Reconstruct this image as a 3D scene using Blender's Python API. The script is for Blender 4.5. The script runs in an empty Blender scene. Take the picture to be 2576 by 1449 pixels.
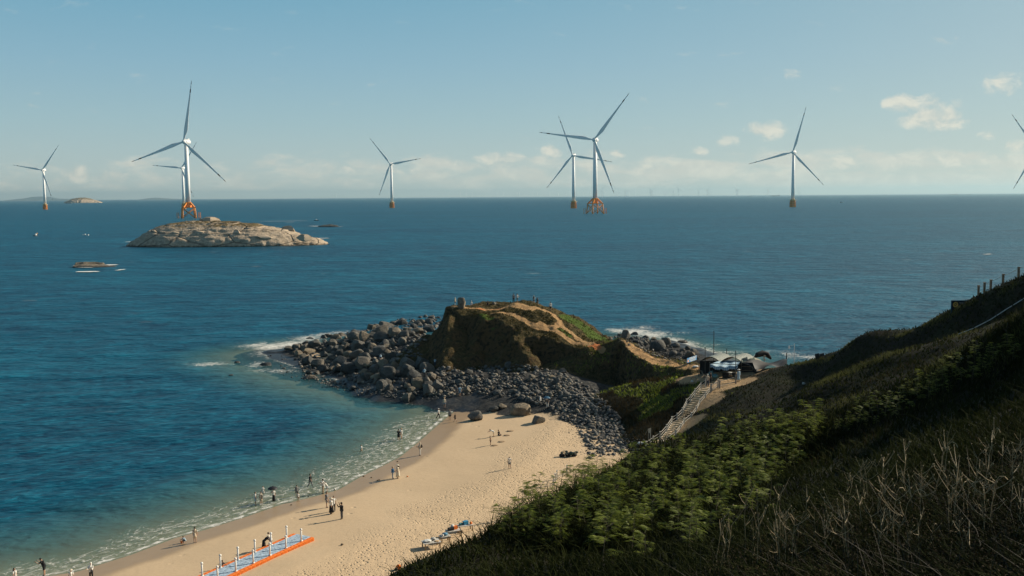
import bpy, bmesh, math, random
import numpy as np
from mathutils import Vector, Matrix, Euler

sc = bpy.context.scene
COL = sc.collection
random.seed(11)
RNG = np.random.default_rng(11)
PI = math.pi
R = math.radians

# ------------------------------------------------------------------ camera
CAMZ = 36.0
FPX = 2504.4            # focal length in units of a 2576-wide picture
PITCH = math.atan(230.5 / FPX)
ROLL = R(0.40)
_f = Vector((0, math.cos(PITCH), -math.sin(PITCH)))
_r0 = Vector((1, 0, 0)); _u0 = Vector((0, math.sin(PITCH), math.cos(PITCH)))
_r = _r0 * math.cos(ROLL) - _u0 * math.sin(ROLL)
_u = _u0 * math.cos(ROLL) + _r0 * math.sin(ROLL)
CAM = Vector((0, 0, CAMZ))
cam_d = bpy.data.cameras.new("camera"); cam_o = bpy.data.objects.new("camera", cam_d); COL.objects.link(cam_o)
M = Matrix((( _r.x, _u.x, -_f.x, 0), (_r.y, _u.y, -_f.y, 0), (_r.z, _u.z, -_f.z, CAMZ), (0, 0, 0, 1)))
cam_o.matrix_world = M
cam_d.sensor_width = 36; cam_d.lens = 36 * FPX / 2576
cam_d.clip_start = 0.3; cam_d.clip_end = 120000
sc.camera = cam_o

def ray(px, py):
    return (_f + _r * ((px - 1288) / FPX) - _u * ((py - 724.5) / FPX))
def atY(px, py, d):
    v = ray(px, py); return CAM + v * (d / v.y)
def atZ(px, py, z=0.0):
    v = ray(px, py); return CAM + v * ((z - CAMZ) / v.z)

# ------------------------------------------------------------------ scene settings
sc.render.engine = 'CYCLES'
sc.view_settings.view_transform = 'Standard'; sc.view_settings.look = 'None'
sc.view_settings.exposure = 0.35; sc.view_settings.gamma = 1
sc.cycles.use_denoising = True
sc.cycles.max_bounces = 6; sc.cycles.diffuse_bounces = 2; sc.cycles.glossy_bounces = 2
sc.cycles.transparent_max_bounces = 12; sc.cycles.volume_bounces = 0; sc.cycles.transmission_bounces = 2
sc.cycles.sample_clamp_indirect = 3.0
sc.cycles.caustics_reflective = False; sc.cycles.caustics_refractive = False

SUN_AZ = R(66)      # to the right of straight ahead
SUN_EL = R(29)
SUNV = Vector((math.sin(SUN_AZ) * math.cos(SUN_EL), math.cos(SUN_AZ) * math.cos(SUN_EL), math.sin(SUN_EL)))
sd = bpy.data.lights.new("sun", 'SUN'); so = bpy.data.objects.new("sun", sd); COL.objects.link(so)
sd.energy = 4.8; sd.angle = R(0.5); sd.color = (1.0, 0.89, 0.72)
so.rotation_euler = (-SUNV).to_track_quat('-Z', 'Y').to_euler()
so.location = (200, 100, 150)

# ------------------------------------------------------------------ node helpers
class NT:
    def __init__(s, tree): s.t = tree; s.n = tree.nodes; s.l = tree.links
    def new(s, typ, **kw):
        n = s.n.new(typ)
        for k, v in kw.items(): setattr(n, k, v)
        return n
    def link(s, a, b): s.l.new(a, b)
    def inp(s, sock, v):
        if hasattr(v, 'is_output') or isinstance(v, bpy.types.NodeSocket): s.l.new(v, sock)
        else:
            try: sock.default_value = v
            except Exception:
                sock.default_value = (*v, 1.0)
    def math(s, op, a, b=None, c=None, clamp=False):
        n = s.n.new('ShaderNodeMath'); n.operation = op; n.use_clamp = clamp
        s.inp(n.inputs[0], a)
        if b is not None: s.inp(n.inputs[1], b)
        if c is not None: s.inp(n.inputs[2], c)
        return n.outputs[0]
    def vmath(s, op, a, b=None):
        n = s.n.new('ShaderNodeVectorMath'); n.operation = op
        s.inp(n.inputs[0], a)
        if b is not None: s.inp(n.inputs[1], b)
        return n.outputs['Value'] if op in ('DOT_PRODUCT', 'LENGTH') else n.outputs[0]
    def mix(s, fac, a, b, blend='MIX'):
        n = s.n.new('ShaderNodeMix'); n.data_type = 'RGBA'; n.blend_type = blend
        s.inp(n.inputs[0], fac); s.inp(n.inputs[6], a); s.inp(n.inputs[7], b)
        return n.outputs[2]
    def noise(s, vec, scale, detail=3, rough=0.55, dist=0.0):
        n = s.n.new('ShaderNodeTexNoise')
        if vec is not None: s.l.new(vec, n.inputs['Vector'])
        n.inputs['Scale'].default_value = scale; n.inputs['Detail'].default_value = detail
        n.inputs['Roughness'].default_value = rough; n.inputs['Distortion'].default_value = dist
        return n.outputs['Fac']
    def voro(s, vec, scale, feature='F1', out='Distance'):
        n = s.n.new('ShaderNodeTexVoronoi'); n.feature = feature
        if vec is not None: s.l.new(vec, n.inputs['Vector'])
        n.inputs['Scale'].default_value = scale
        return n.outputs[out]
    def ramp(s, fac, stops, interp='LINEAR'):
        n = s.n.new('ShaderNodeValToRGB'); n.color_ramp.interpolation = interp
        e = n.color_ramp.elements
        while len(e) < len(stops): e.new(0.5)
        for q, (p, c) in zip(e, stops):
            q.position = p
            q.color = (*c, 1) if hasattr(c, '__len__') else (c, c, c, 1)
        s.inp(n.inputs[0], fac); return n.outputs[0]
    def smooth(s, v, a, b):
        n = s.n.new('ShaderNodeMapRange'); n.interpolation_type = 'SMOOTHSTEP'
        s.inp(n.inputs[0], v); s.inp(n.inputs[1], a); s.inp(n.inputs[2], b)
        n.inputs[3].default_value = 0; n.inputs[4].default_value = 1
        return n.outputs[0]
    def attr(s, name):
        n = s.n.new('ShaderNodeAttribute'); n.attribute_name = name; return n.outputs['Fac']
    def bump(s, h, strength=0.5, dist=0.1, normal=None):
        n = s.n.new('ShaderNodeBump'); n.inputs['Strength'].default_value = strength
        n.inputs['Distance'].default_value = dist; s.inp(n.inputs['Height'], h)
        if normal is not None: s.l.new(normal, n.inputs['Normal'])
        return n.outputs[0]
    def pos(s):
        return s.n.new('ShaderNodeNewGeometry').outputs['Position']
    def mapping(s, vec, scale=(1, 1, 1), rot=(0, 0, 0), loc=(0, 0, 0)):
        n = s.n.new('ShaderNodeMapping'); s.l.new(vec, n.inputs[0])
        n.inputs['Scale'].default_value = scale; n.inputs['Rotation'].default_value = rot
        n.inputs['Location'].default_value = loc
        return n.outputs[0]
    def obj_coord(s): return s.n.new('ShaderNodeTexCoord').outputs['Object']
    def obj_rand(s): return s.n.new('ShaderNodeObjectInfo').outputs['Random']

def new_mat(name):
    m = bpy.data.materials.new(name); m.use_nodes = True
    nt = NT(m.node_tree); b = m.node_tree.nodes['Principled BSDF']
    return m, nt, b

_plain = {}
def plain(name, color, rough=0.7, var=0.12, scale=6.0, spec=0.3, metal=0.0, objvar=0.0):
    """A simple procedural surface: base colour broken up by noise."""
    if name in _plain: return _plain[name]
    m, nt, b = new_mat(name)
    n = nt.noise(nt.obj_coord(), scale, 3)
    lo = tuple(c * (1 - var) for c in color); hi = tuple(min(1, c * (1 + var)) for c in color)
    c = nt.ramp(n, [(0.3, lo), (0.7, hi)])
    if objvar:
        v = nt.math('MULTIPLY_ADD', nt.obj_rand(), 2 * objvar, 1 - objvar)
        c = nt.mix(1.0, c, nt.new('ShaderNodeCombineColor').outputs[0] if False else c, 'MIX')
        hsv = nt.new('ShaderNodeHueSaturation'); nt.link(c, hsv.inputs['Color']); nt.link(v, hsv.inputs['Value']); c = hsv.outputs[0]
    nt.link(c, b.inputs['Base Color'])
    b.inputs['Roughness'].default_value = rough; b.inputs['Specular IOR Level'].default_value = spec
    b.inputs['Metallic'].default_value = metal
    _plain[name] = m
    return m

# ------------------------------------------------------------------ object helpers
def tag(o, label=None, cat=None, group=None, kind=None):
    if label: o['label'] = label
    if cat: o['category'] = cat
    if group: o['group'] = group
    if kind: o['kind'] = kind
    return o
def empty(name, loc=(0, 0, 0), rz=0.0):
    o = bpy.data.objects.new(name, None); COL.objects.link(o)
    o.empty_display_size = 0.3
    o.location = loc; o.rotation_euler = (0, 0, rz); return o
def mesh_obj(name, verts, faces, mat=None, parent=None, smooth=False):
    me = bpy.data.meshes.new(name)
    if isinstance(verts, np.ndarray) and isinstance(faces, np.ndarray):
        set_mesh(me, verts, faces)
    else:
        me.from_pydata([tuple(v) for v in verts], [], faces)
    if smooth: me.polygons.foreach_set('use_smooth', np.ones(len(me.polygons), dtype=bool))
    mats = mat if isinstance(mat, (list, tuple)) else [mat]
    for mm in mats:
        if mm: me.materials.append(mm)
    o = bpy.data.objects.new(name, me); COL.objects.link(o)
    if parent: o.parent = parent
    me.update()
    return o
def set_mesh(me, V, F):
    n, k = F.shape
    me.vertices.add(len(V)); me.vertices.foreach_set('co', np.ascontiguousarray(V, dtype=np.float32).ravel())
    me.loops.add(n * k); me.loops.foreach_set('vertex_index', np.ascontiguousarray(F, dtype=np.int32).ravel())
    me.polygons.add(n); me.polygons.foreach_set('loop_start', np.arange(0, n * k, k, dtype=np.int32))
    try: me.polygons.foreach_set('loop_total', np.full(n, k, dtype=np.int32))
    except Exception: pass
    me.update(calc_edges=True); me.validate()
def vattr(o, name, arr):
    a = o.data.attributes.new(name, 'FLOAT', 'POINT'); a.data.foreach_set('value', np.ascontiguousarray(arr, dtype=np.float32))
def copy_tree(o, parent=None):
    c = o.copy(); COL.objects.link(c)
    if parent: c.parent = parent
    for ch in list(o.children): copy_tree(ch, c)
    return c

class MB:
    """Collects boxes, tubes, lofts into one mesh."""
    def __init__(s): s.v = []; s.f = []; s.mi = []; s.m = 0
    def add(s, V, F):
        o = len(s.v); s.v += [tuple(x) for x in V]
        s.f += [tuple(i + o for i in f) for f in F]; s.mi += [s.m] * len(F)
    def box(s, c, size, rot=None):
        x, y, z = [q / 2 for q in size]
        P = [Vector((a * x, b * y, cc * z)) for cc in (-1, 1) for b in (-1, 1) for a in (-1, 1)]
        if rot is not None:
            Rm = rot if isinstance(rot, Matrix) else Euler(rot).to_matrix()
            P = [Rm @ p for p in P]
        P = [p + Vector(c) for p in P]
        s.add(P, [(0, 2, 3, 1), (4, 5, 7, 6), (0, 1, 5, 4), (2, 6, 7, 3), (0, 4, 6, 2), (1, 3, 7, 5)])
    def beam(s, a, b, w, h=None, up=(0, 0, 1)):
        a = Vector(a); b = Vector(b); d = b - a; L = d.length
        if L < 1e-6: return
        d.normalize(); u = Vector(up); side = d.cross(u)
        if side.length < 1e-4: side = d.cross(Vector((1, 0, 0)))
        side.normalize(); u = side.cross(d); h = h or w
        P = []
        for q in (a, b):
            for sx, sz in ((-1, -1), (1, -1), (1, 1), (-1, 1)):
                P.append(q + side * (sx * w / 2) + u * (sz * h / 2))
        s.add(P, [(3, 2, 1, 0), (4, 5, 6, 7), (0, 1, 5, 4), (1, 2, 6, 5), (2, 3, 7, 6), (3, 0, 4, 7)])
    def tube(s, pts, rad, n=6, caps=True):
        pts = [Vector(p) for p in pts]
        if not hasattr(rad, '__len__'): rad = [rad] * len(pts)
        rings = []; prev = None
        for i, p in enumerate(pts):
            d = (pts[min(i + 1, len(pts) - 1)] - pts[max(i - 1, 0)])
            if d.length < 1e-9: d = Vector((0, 0, 1))
            d.normalize()
            if prev is None:
                ref = Vector((0, 0, 1)) if abs(d.z) < 0.9 else Vector((1, 0, 0))
                a = d.cross(ref).normalized()
            else:
                a = prev - d * prev.dot(d)
                a = a.normalized() if a.length > 1e-6 else d.orthogonal().normalized()
            prev = a; b = d.cross(a)
            r = rad[i]
            rx, ry = r if hasattr(r, '__len__') else (r, r)
            rings.append([p + a * (math.cos(t) * rx) + b * (math.sin(t) * ry) for t in [2 * PI * k / n for k in range(n)]])
        V = [v for rg in rings for v in rg]; F = []
        for i in range(len(rings) - 1):
            for k in range(n):
                F.append((i * n + k, i * n + (k + 1) % n, (i + 1) * n + (k + 1) % n, (i + 1) * n + k))
        if caps:
            F.append(tuple(reversed(range(n)))); F.append(tuple(range((len(rings) - 1) * n, len(rings) * n)))
        s.add(V, F)
    def loft(s, rings, close=True, caps=True):
        """rings: lists of points, all the same length."""
        n = len(rings[0]); V = [v for rg in rings for v in rg]; F = []
        for i in range(len(rings) - 1):
            for k in range(n if close else n - 1):
                F.append((i * n + k, i * n + (k + 1) % n, (i + 1) * n + (k + 1) % n, (i + 1) * n + k))
        if caps:
            F.append(tuple(reversed(range(n)))); F.append(tuple(range((len(rings) - 1) * n, len(rings) * n)))
        s.add(V, F)
    def ell(s, c, r, nu=10, nv=7, rot=None):
        c = Vector(c); V = [Vector((0, 0, -r[2]))]
        for j in range(1, nv):
            t = -PI / 2 + PI * j / nv
            for i in range(nu):
                a = 2 * PI * i / nu
                V.append(Vector((r[0] * math.cos(t) * math.cos(a), r[1] * math.cos(t) * math.sin(a), r[2] * math.sin(t))))
        V.append(Vector((0, 0, r[2]))); F = []
        for i in range(nu): F.append((0, 1 + (i + 1) % nu, 1 + i))
        for j in range(nv - 2):
            for i in range(nu):
                a = 1 + j * nu + i; b = 1 + j * nu + (i + 1) % nu
                F.append((a, b, b + nu, a + nu))
        L = len(V) - 1
        for i in range(nu): F.append((1 + (nv - 2) * nu + i, 1 + (nv - 2) * nu + (i + 1) % nu, L))
        if rot is not None: V = [rot @ v for v in V]
        s.add([v + c for v in V], F)
    def quad(s, a, b, c, d): s.add([a, b, c, d], [(0, 1, 2, 3)])
    def build(s, name, mat, parent=None, smooth=False):
        o = mesh_obj(name, s.v, s.f, mat, parent, smooth)
        if isinstance(mat, (list, tuple)): o.data.polygons.foreach_set('material_index', s.mi)
        return o

# ------------------------------------------------------------------ numpy noise
def _h(ix, iy, iz, seed):
    n = (ix.astype(np.int64) * 374761393 + iy.astype(np.int64) * 668265263 + iz.astype(np.int64) * 2147483647 + seed * 1274126177) & 0xffffffff
    n = ((n ^ (n >> 13)) * 1274126177) & 0xffffffff
    n = ((n ^ (n >> 16)) * 2246822519) & 0xffffffff
    return ((n ^ (n >> 15)) & 0xffff) / 65535.0
def vn3(x, y, z, seed=0):
    x, y, z = np.broadcast_arrays(np.asarray(x, float), np.asarray(y, float), np.asarray(z, float))
    ix = np.floor(x); iy = np.floor(y); iz = np.floor(z)
    fx = x - ix; fy = y - iy; fz = z - iz
    fx = fx * fx * (3 - 2 * fx); fy = fy * fy * (3 - 2 * fy); fz = fz * fz * (3 - 2 * fz)
    r = 0
    for a in (0, 1):
        for b in (0, 1):
            for c in (0, 1):
                w = (fx if a else 1 - fx) * (fy if b else 1 - fy) * (fz if c else 1 - fz)
                r = r + w * _h(ix + a, iy + b, iz + c, seed)
    return r * 2 - 1
def fbm(x, y, z=0.0, oct=4, seed=0, gain=0.5):
    r = 0; a = 1.0; t = 0
    for o in range(oct):
        r = r + a * vn3(np.asarray(x) * 2 ** o, np.asarray(y) * 2 ** o, np.asarray(z) * 2 ** o, seed + o * 17); t += a; a *= gain
    return r / t
def sstep(v, a, b):
    t = np.clip((v - a) / (b - a), 0, 1); return t * t * (3 - 2 * t)
# ------------------------------------------------------------------ ground heights
def poly_dist(X, Y, P, Z=None, S=None, closed=True):
    """distance to a polygon/polyline; value Z and S carried at the nearest point; inside test."""
    n = len(P); best = np.full(X.shape, 1e9); zz = np.zeros(X.shape); ss = np.zeros(X.shape); ins = np.zeros(X.shape, bool)
    for i in range(n if closed else n - 1):
        x0, y0 = P[i]; x1, y1 = P[(i + 1) % n]
        dx, dy = x1 - x0, y1 - y0; L2 = dx * dx + dy * dy + 1e-9
        t = np.clip(((X - x0) * dx + (Y - y0) * dy) / L2, 0, 1)
        d = np.hypot(X - x0 - t * dx, Y - y0 - t * dy)
        m = d < best; best = np.where(m, d, best)
        if Z is not None: zz = np.where(m, Z[i] + (Z[(i + 1) % n] - Z[i]) * t, zz)
        if S is not None: ss = np.where(m, S[i] + (S[(i + 1) % n] - S[i]) * t, ss)
        c = ((y0 > Y) != (y1 > Y)) & (X < dx * (Y - y0) / (dy if abs(dy) > 1e-9 else 1e-9) + x0)
        ins ^= c
    return best, ins, zz, ss
def rbf_fit(P, c):
    P = np.array(P, float); A = -np.sqrt(((P[:, None, :2] - P[None, :, :2]) ** 2).sum(-1) + c * c)
    n = len(P); K = np.zeros((n + 3, n + 3)); K[:n, :n] = A + np.eye(n) * -0.02
    K[:n, n] = K[n, :n] = 1; K[:n, n + 1] = K[n + 1, :n] = P[:, 0]; K[:n, n + 2] = K[n + 2, :n] = P[:, 1]
    w = np.linalg.solve(K, np.concatenate([P[:, 2], [0, 0, 0]]))
    def f(X, Y):
        r = w[n] + w[n + 1] * X + w[n + 2] * Y
        for i in range(n): r = r - w[i] * np.sqrt((X - P[i, 0]) ** 2 + (Y - P[i, 1]) ** 2 + c * c)
        return r
    return f

# shoreline of the sand, from the bottom left of the view up to the boulders, then round the rocky point
SHORE = [(-150, 20), (-100, 55), (-72, 75), (-56, 86.5)]
for q in [(153, 1443), (190, 1438), (328, 1394.6), (437, 1353), (503, 1335.5), (606, 1303), (708, 1267.7), (790, 1248), (848, 1232), (907, 1197.7), (952, 1176),
          (1004, 1149), (1040, 1120), (1071, 1093), (1112, 1058), (1150, 1028), (1157, 1014), (1139, 1004), (1090, 1004)]:
    p = atZ(*q); SHORE.append((p.x, p.y))
NSAND = len(SHORE)
SHORE += [(-19, 178), (-25, 186), (-32, 192), (-41, 203), (-47, 212), (-55, 222), (-58, 230), (-52, 238), (-40, 244), (-26, 246), (-14, 238), (-2, 230), (8, 226),
          (17, 236), (26, 247), (34, 240), (40, 224), (44, 207), (48, 195), (54, 185), (72, 178), (100, 172), (170, 160), (260, 150), (260, -200), (-150, -200)]

def ridge(X, Y, pts, slope, hw):
    r = np.full(X.shape, -50.0)
    for (x0, y0, z0), (x1, y1, z1) in zip(pts[:-1], pts[1:]):
        dx, dy = x1 - x0, y1 - y0; L2 = dx * dx + dy * dy + 1e-9
        t = np.clip(((X - x0) * dx + (Y - y0) * dy) / L2, 0, 1)
        d = np.hypot(X - x0 - t * dx, Y - y0 - t * dy)
        r = np.maximum(r, z0 + (z1 - z0) * t - slope * np.maximum(0, d - hw))
    return r

def C(px, py, d):
    p = atY(px, py, d); return (p.x, p.y, p.z)
HILL_C = [
    (0, 0, 34.2), (-6, -8, 33.5), (10, -10, 36), (21, 4, 39), (25, 25, 38.5), (33, 42, 40), (45, 40, 45), (60, 60, 42), (72, 90, 38), (90, 120, 36), (0, -60, 36), (60, -60, 45), (120, 0, 50), (150, 90, 42),  # ground right of the view raised to throw shade on the near slope
    (-12, -5, 30), (-25, 0, 18), (-40, 0, 6), (-60, 10, 1.5), (-45, 25, 0.5), (-28, 30, 4), (-14, 20, 21), (-18, 35, 6), (-12, 42, 10), (-30, 45, -1), (-60, -40, 10), (-100, -20, 0),
    C(1300, 1400, 27), C(1700, 1440, 19), C(2150, 1400, 14), C(2576, 1440, 11), C(2560, 1180, 17), C(2250, 1220, 19), C(1950, 1340, 18), (7, 6, 33.4),
    C(2100, 1230, 27), C(1800, 1370, 29), C(2500, 1060, 28), C(1560, 1430, 31), C(2300, 1120, 28),
    C(960, 1458, 37), C(1100, 1412, 39), C(1250, 1340, 42), C(1390, 1270, 48), C(1480, 1212, 54), C(1560, 1188, 58), C(1650, 1172, 62), C(1800, 1135, 62), C(1900, 1112, 62), C(2020, 1090, 62), C(2100, 1062, 62),
    C(1500, 1330, 37), C(1700, 1280, 40), C(1800, 1220, 44), C(2000, 1170, 44), C(1300, 1360, 36),
    C(2250, 990, 62), C(2438, 905, 65), C(2576, 850, 66), C(2400, 1010, 43), C(2576, 960, 41), C(2250, 1080, 41),
    # hidden drops behind the near brow
    (-7, 52, 11), (-9, 66, 3), (-10, 80, 0.6), (0, 62, 10), (3, 80, 3.5), (4, 97, 0.8), (9, 85, 8), (12, 104, 3.5), (16, 92, 12.2), (20, 108, 8.5),
    (-30, 70, -2), (-20, 95, -2), (-10, 110, -2), (-30, 120, -3), (2, 118, 0.0), (-5, 140, -2), (6, 140, -1), (0, 160, -2), (8, 124, 0.6), (12, 120, 1.3),
    # foot of the stair, gully, stair line, stall terrace
    C(1640, 1130, 130), C(1700, 1062, 137), C(1782, 962, 146), C(1850, 960, 146), C(1900, 938, 148), (30, 153, 8.4), (36, 157, 8.3), (25, 152, 7.0),
    C(1650, 1000, 150), C(1600, 1080, 139), C(1620, 962, 158), C(1560, 1020, 150), C(1560, 1100, 141), C(1500, 990, 160), (6, 165, -1), (8, 180, -1),
    C(1850, 1040, 127), C(1900, 1000, 131), C(1960, 960, 138), C(1770, 1050, 133), C(1700, 1110, 129),
    # folds below the skyline
    C(2150, 1000, 84), C(2073, 968, 98), C(2262, 884, 94), C(2420, 842, 91), C(2576, 790, 88), C(2350, 930, 78), C(2500, 865, 78),
    C(2300, 884, 118.5), C(2120, 936, 129), C(2450, 818, 111), C(2576, 778, 104), C(2220, 898, 122), C(2030, 946, 138),
    # skyline
    C(1990, 917, 147), C(2060, 908, 140), C(2150, 866, 131), C(2270, 844, 124.5), C(2330, 820, 120.5), C(2400, 790, 116.5), C(2480, 755, 113), C(2576, 715, 108), C(2800, 640, 100),
    (46, 160, 6), (52, 156, 7), (60, 140, 13), (66, 125, 18), (72, 150, 8), (46, 172, 3), (62, 176, 3), (80, 178, 4), (110, 172, 6), (39, 167, 5), (40, 180, -3), (60, 195, -5), (100, 195, -5), (140, 190, -5),
    (20, 190, -4), (0, 200, -6), (-30, 200, -6), (30, 215, -6), (0, 240, -8), (-50, 180, -6), (-80, 120, -5), (160, 150, 20), (30, 175, 0)]
hill_f = rbf_fit(HILL_C, 3.0)

# headland: eroded plateau with steep sides
_HP = [(1128, 770, 198, 3.2), (1165, 785, 195.5, 2.4), (1205, 789, 194, 1.8), (1255, 800, 192, 1.9), (1308, 840, 187, 1.9), (1380, 840, 186.5, 2.2), (1450, 860, 183, 1.7), (1500, 878, 180, 1.4),
       (1530, 890, 178.5, 1.4), (1550, 862, 178.8, 2.0), (1568, 852, 178.8, 2.3), (1605, 882, 172, 1.9), (1650, 910, 165, 1.1), (1700, 922, 160, 0.7), (1755, 931, 156, 0.6)]
HEAD_P = []; HEAD_Z = []; HEAD_S = []
for a, b, d, s_ in _HP:
    p = atY(a, b, d); HEAD_P.append((p.x, p.y)); HEAD_Z.append(p.z); HEAD_S.append(s_)
for x, y, z, s_ in [(34, 160, 8.4, .6), (30.5, 165, 8.4, .8), (27.5, 171, 8.4, .8), (23.5, 178, 8.6, .8), (21.5, 185, 7.6, .8), (18.8, 193, 8.0, .8), (15, 201, 10.6, .8), (9.5, 206, 12.8, .9), (1, 208, 14.4, 1.2),
                    (-6, 206.5, 14.0, 1.3), (-11.5, 203.5, 14.3, 2.0), (-13.2, 200.5, 14.4, 3.0)]:
    HEAD_P.append((x, y)); HEAD_Z.append(z); HEAD_S.append(s_)
_hc = [(x, y, z) for (x, y), z in zip(HEAD_P, HEAD_Z)]
for q in [(1150, 764, 200), (1250, 772, 199.5), (1292, 762, 199), (1340, 766, 198.5), (1385, 782, 197.5), (1440, 812, 196), (1490, 848, 191), (1340, 800, 193), (1400, 815, 191), (1430, 838, 188), (1590, 872, 174)]:
    _hc.append(C(*q))
head_f = rbf_fit(_hc, 2.0)

def beach_h(X, Y):
    d, ins, _, _ = poly_dist(X, Y, SHORE)
    n = fbm(X / 9, Y / 9, 0, 3, 5) * 0.10
    inl = np.minimum(1.7, 0.085 * d) + n * np.clip(d / 6, 0, 1)
    sea = -np.minimum(6.0, 0.055 * d + 0.0006 * d * d)
    return np.where(ins, inl, sea), np.where(ins, d, -d)
def rock_h(X, Y):
    a = ridge(X, Y, [(-12, 196, 6.0), (-17, 206, 6.2), (-24, 220, 5.8), (-31, 229, 4.6), (-44, 231, 2.2), (-55, 231, 0.6)], 0.36, 2.0)
    b = ridge(X, Y, [(-22, 196, 3.0), (-16, 186, 3.2), (-4, 181, 3.9), (6, 178, 4.6), (11, 168, 4.2), (13.5, 155, 2.9), (14, 143, 1.9), (12, 135, 1.4)], 0.26, 2.0)
    c = ridge(X, Y, [(18, 205, 5.5), (24, 222, 3.4), (30, 236, 1.8), (36, 226, 2.4), (39, 212, 2.6), (41, 198, 2.5), (42, 180, 3.0)], 0.33, 2.5)
    r = np.maximum(a, np.maximum(b, c))
    return r + fbm(X / 4, Y / 4, 3, 3, 9) * 0.5
HEAD_R = [([C(1128, 790, 197), C(1080, 842, 197), C(1028, 884, 197)], .75, 1.6), ([C(1302, 842, 186), C(1330, 888, 182.5), C(1346, 930, 179.5)], 1.15, .9),
          ([C(1215, 792, 193), C(1190, 862, 189.5), C(1180, 918, 187)], 1.2, .8), ([C(1490, 874, 181), C(1440, 896, 180.5), C(1350, 918, 181)], .75, 1.3), ([C(1255, 800, 192), C(1262, 850, 189), C(1250, 890, 188)], 1.5, .6)]
def head_h(X, Y):
    wx = fbm(X / 6, Y / 6, 0, 5, 21, .6) * 2.4; wy = fbm(X / 6, Y / 6, 7, 5, 22, .6) * 2.4
    fin = fbm(X / 1.8, Y / 1.8, 2, 3, 23)
    d, ins, z, s = poly_dist(X + wx, Y + wy, HEAD_P, HEAD_Z, HEAD_S)
    top = head_f(X, Y) + fbm(X / 4.5, Y / 4.5, 1, 5, 24, .6) * 1.0 - 0.25
    gull = .8 + 1.1 * np.abs(fbm(X / 3.2, Y / 6.0, 5, 4, 25))
    ze = head_f(X, Y)
    side = np.minimum(z, z) - (s * np.minimum(d, 5.0) + 0.55 * s * np.maximum(0, d - 5.0)) * gull + fin * 0.35 * np.clip(d, 0, 1)
    edge = np.clip(d / 0.8, 0, 1)
    h = np.where(ins, top, (top * (1 - edge) + side * edge) * 1.0)
    rn = fbm(X / 2.6, Y / 2.6, 3, 4, 27, .6) * .9
    for pts, sl, hw_ in HEAD_R: h = np.maximum(h, ridge(X + wx * .5, Y + wy * .5, pts, sl, hw_) - .35 + rn * np.clip(d, 0, 1) * ~ins)
    return h, ins, d
def hill_h(X, Y):
    n = fbm(X / 14, Y / 14, 0, 4, 31) * 1.0 + fbm(X / 3.5, Y / 3.5, 0, 3, 35) * 0.28
    D = np.hypot(X, Y)
    amp = np.clip((D - 6) / 30, 0.1, 1.0)
    # keep the stair line and terrace calm
    st = np.exp(-(((X - 23) / 8) ** 2 + ((Y - 139) / 10) ** 2)); tr = np.exp(-(((X - 35) / 9) ** 2 + ((Y - 152) / 8) ** 2)); st = st + .75 * sstep(Y, 85, 105) * sstep(X, 34, 42)
    return hill_f(X, Y) + n * amp * (1 - 0.9 * np.clip(st + tr, 0, 1))

# ---- one composite grid for placing things
GS = 0.5
gx = np.arange(-150, 170.01, GS); gy = np.arange(-30, 300.01, GS)
GX, GY = np.meshgrid(gx, gy)
B_, SHD = beach_h(GX, GY); RK_ = rock_h(GX, GY); HD_, HD_IN, HD_D = head_h(GX, GY); HL_ = hill_h(GX, GY)
LOW_ = np.maximum(B_, RK_)
GZ = np.maximum(LOW_, np.maximum(HD_, HL_))
def samp(A, x, y):
    fx = np.clip((np.asarray(x, float) - gx[0]) / GS, 0, len(gx) - 1.001); fy = np.clip((np.asarray(y, float) - gy[0]) / GS, 0, len(gy) - 1.001)
    i = fx.astype(int); j = fy.astype(int); u = fx - i; v = fy - j
    return A[j, i] * (1 - u) * (1 - v) + A[j, i + 1] * u * (1 - v) + A[j + 1, i] * (1 - u) * v + A[j + 1, i + 1] * u * v
def gz(x, y): return float(samp(GZ, np.array([x]), np.array([y]))[0])
_T = np.concatenate([np.arange(4, 60, 0.1), np.arange(60, 330, 0.15)])
def hit(px, py, A=None, sea=True, dmin=0):
    """first point of the ground (or sea) under a picture point"""
    A = GZ if A is None else A
    v = ray(px, py); v = v / v.y
    x = v.x * _T; y = _T; z = CAMZ + v.z * _T
    g = samp(A, x, y)
    if sea: g = np.maximum(g, 0.0)
    if dmin: z = np.where(y < dmin, 1e6, z)
    k = np.argmax(z <= g)
    if z[k] > g[k]: return None
    return Vector((x[k], y[k], g[k]))

def fine_mesh(name, func, x0, x1, y0, y1, step, mat, keep):
    xs = np.arange(x0, x1, step); ys = np.arange(y0, y1, step); X, Y = np.meshgrid(xs, ys); Z = func(X, Y)
    m = keep(X, Y, Z); mm = m[:-1, :-1] | m[1:, :-1] | m[:-1, 1:] | m[1:, 1:]
    jj, ii = np.nonzero(mm); W = len(xs)
    F = np.stack([jj * W + ii, jj * W + ii + 1, (jj + 1) * W + ii + 1, (jj + 1) * W + ii], 1)
    used, inv = np.unique(F, return_inverse=True); F = inv.reshape(F.shape)
    V = np.stack([X.ravel()[used], Y.ravel()[used], Z.ravel()[used]], 1)
    return mesh_obj(name, V, F, mat, smooth=True), V
def grid_mesh(name, mask, Z, mat, sub=1):
    """a height sheet over the cells where mask holds"""
    m = mask[:-1, :-1] | mask[1:, :-1] | mask[:-1, 1:] | mask[1:, 1:]
    jj, ii = np.nonzero(m); W = len(gx)
    F = np.stack([jj * W + ii, jj * W + ii + 1, (jj + 1) * W + ii + 1, (jj + 1) * W + ii], 1)
    used, inv = np.unique(F, return_inverse=True); F = inv.reshape(F.shape)
    V = np.stack([GX.ravel()[used], GY.ravel()[used], Z.ravel()[used]], 1)
    o = mesh_obj(name, V, F, mat, smooth=True)
    return o, used
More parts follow.
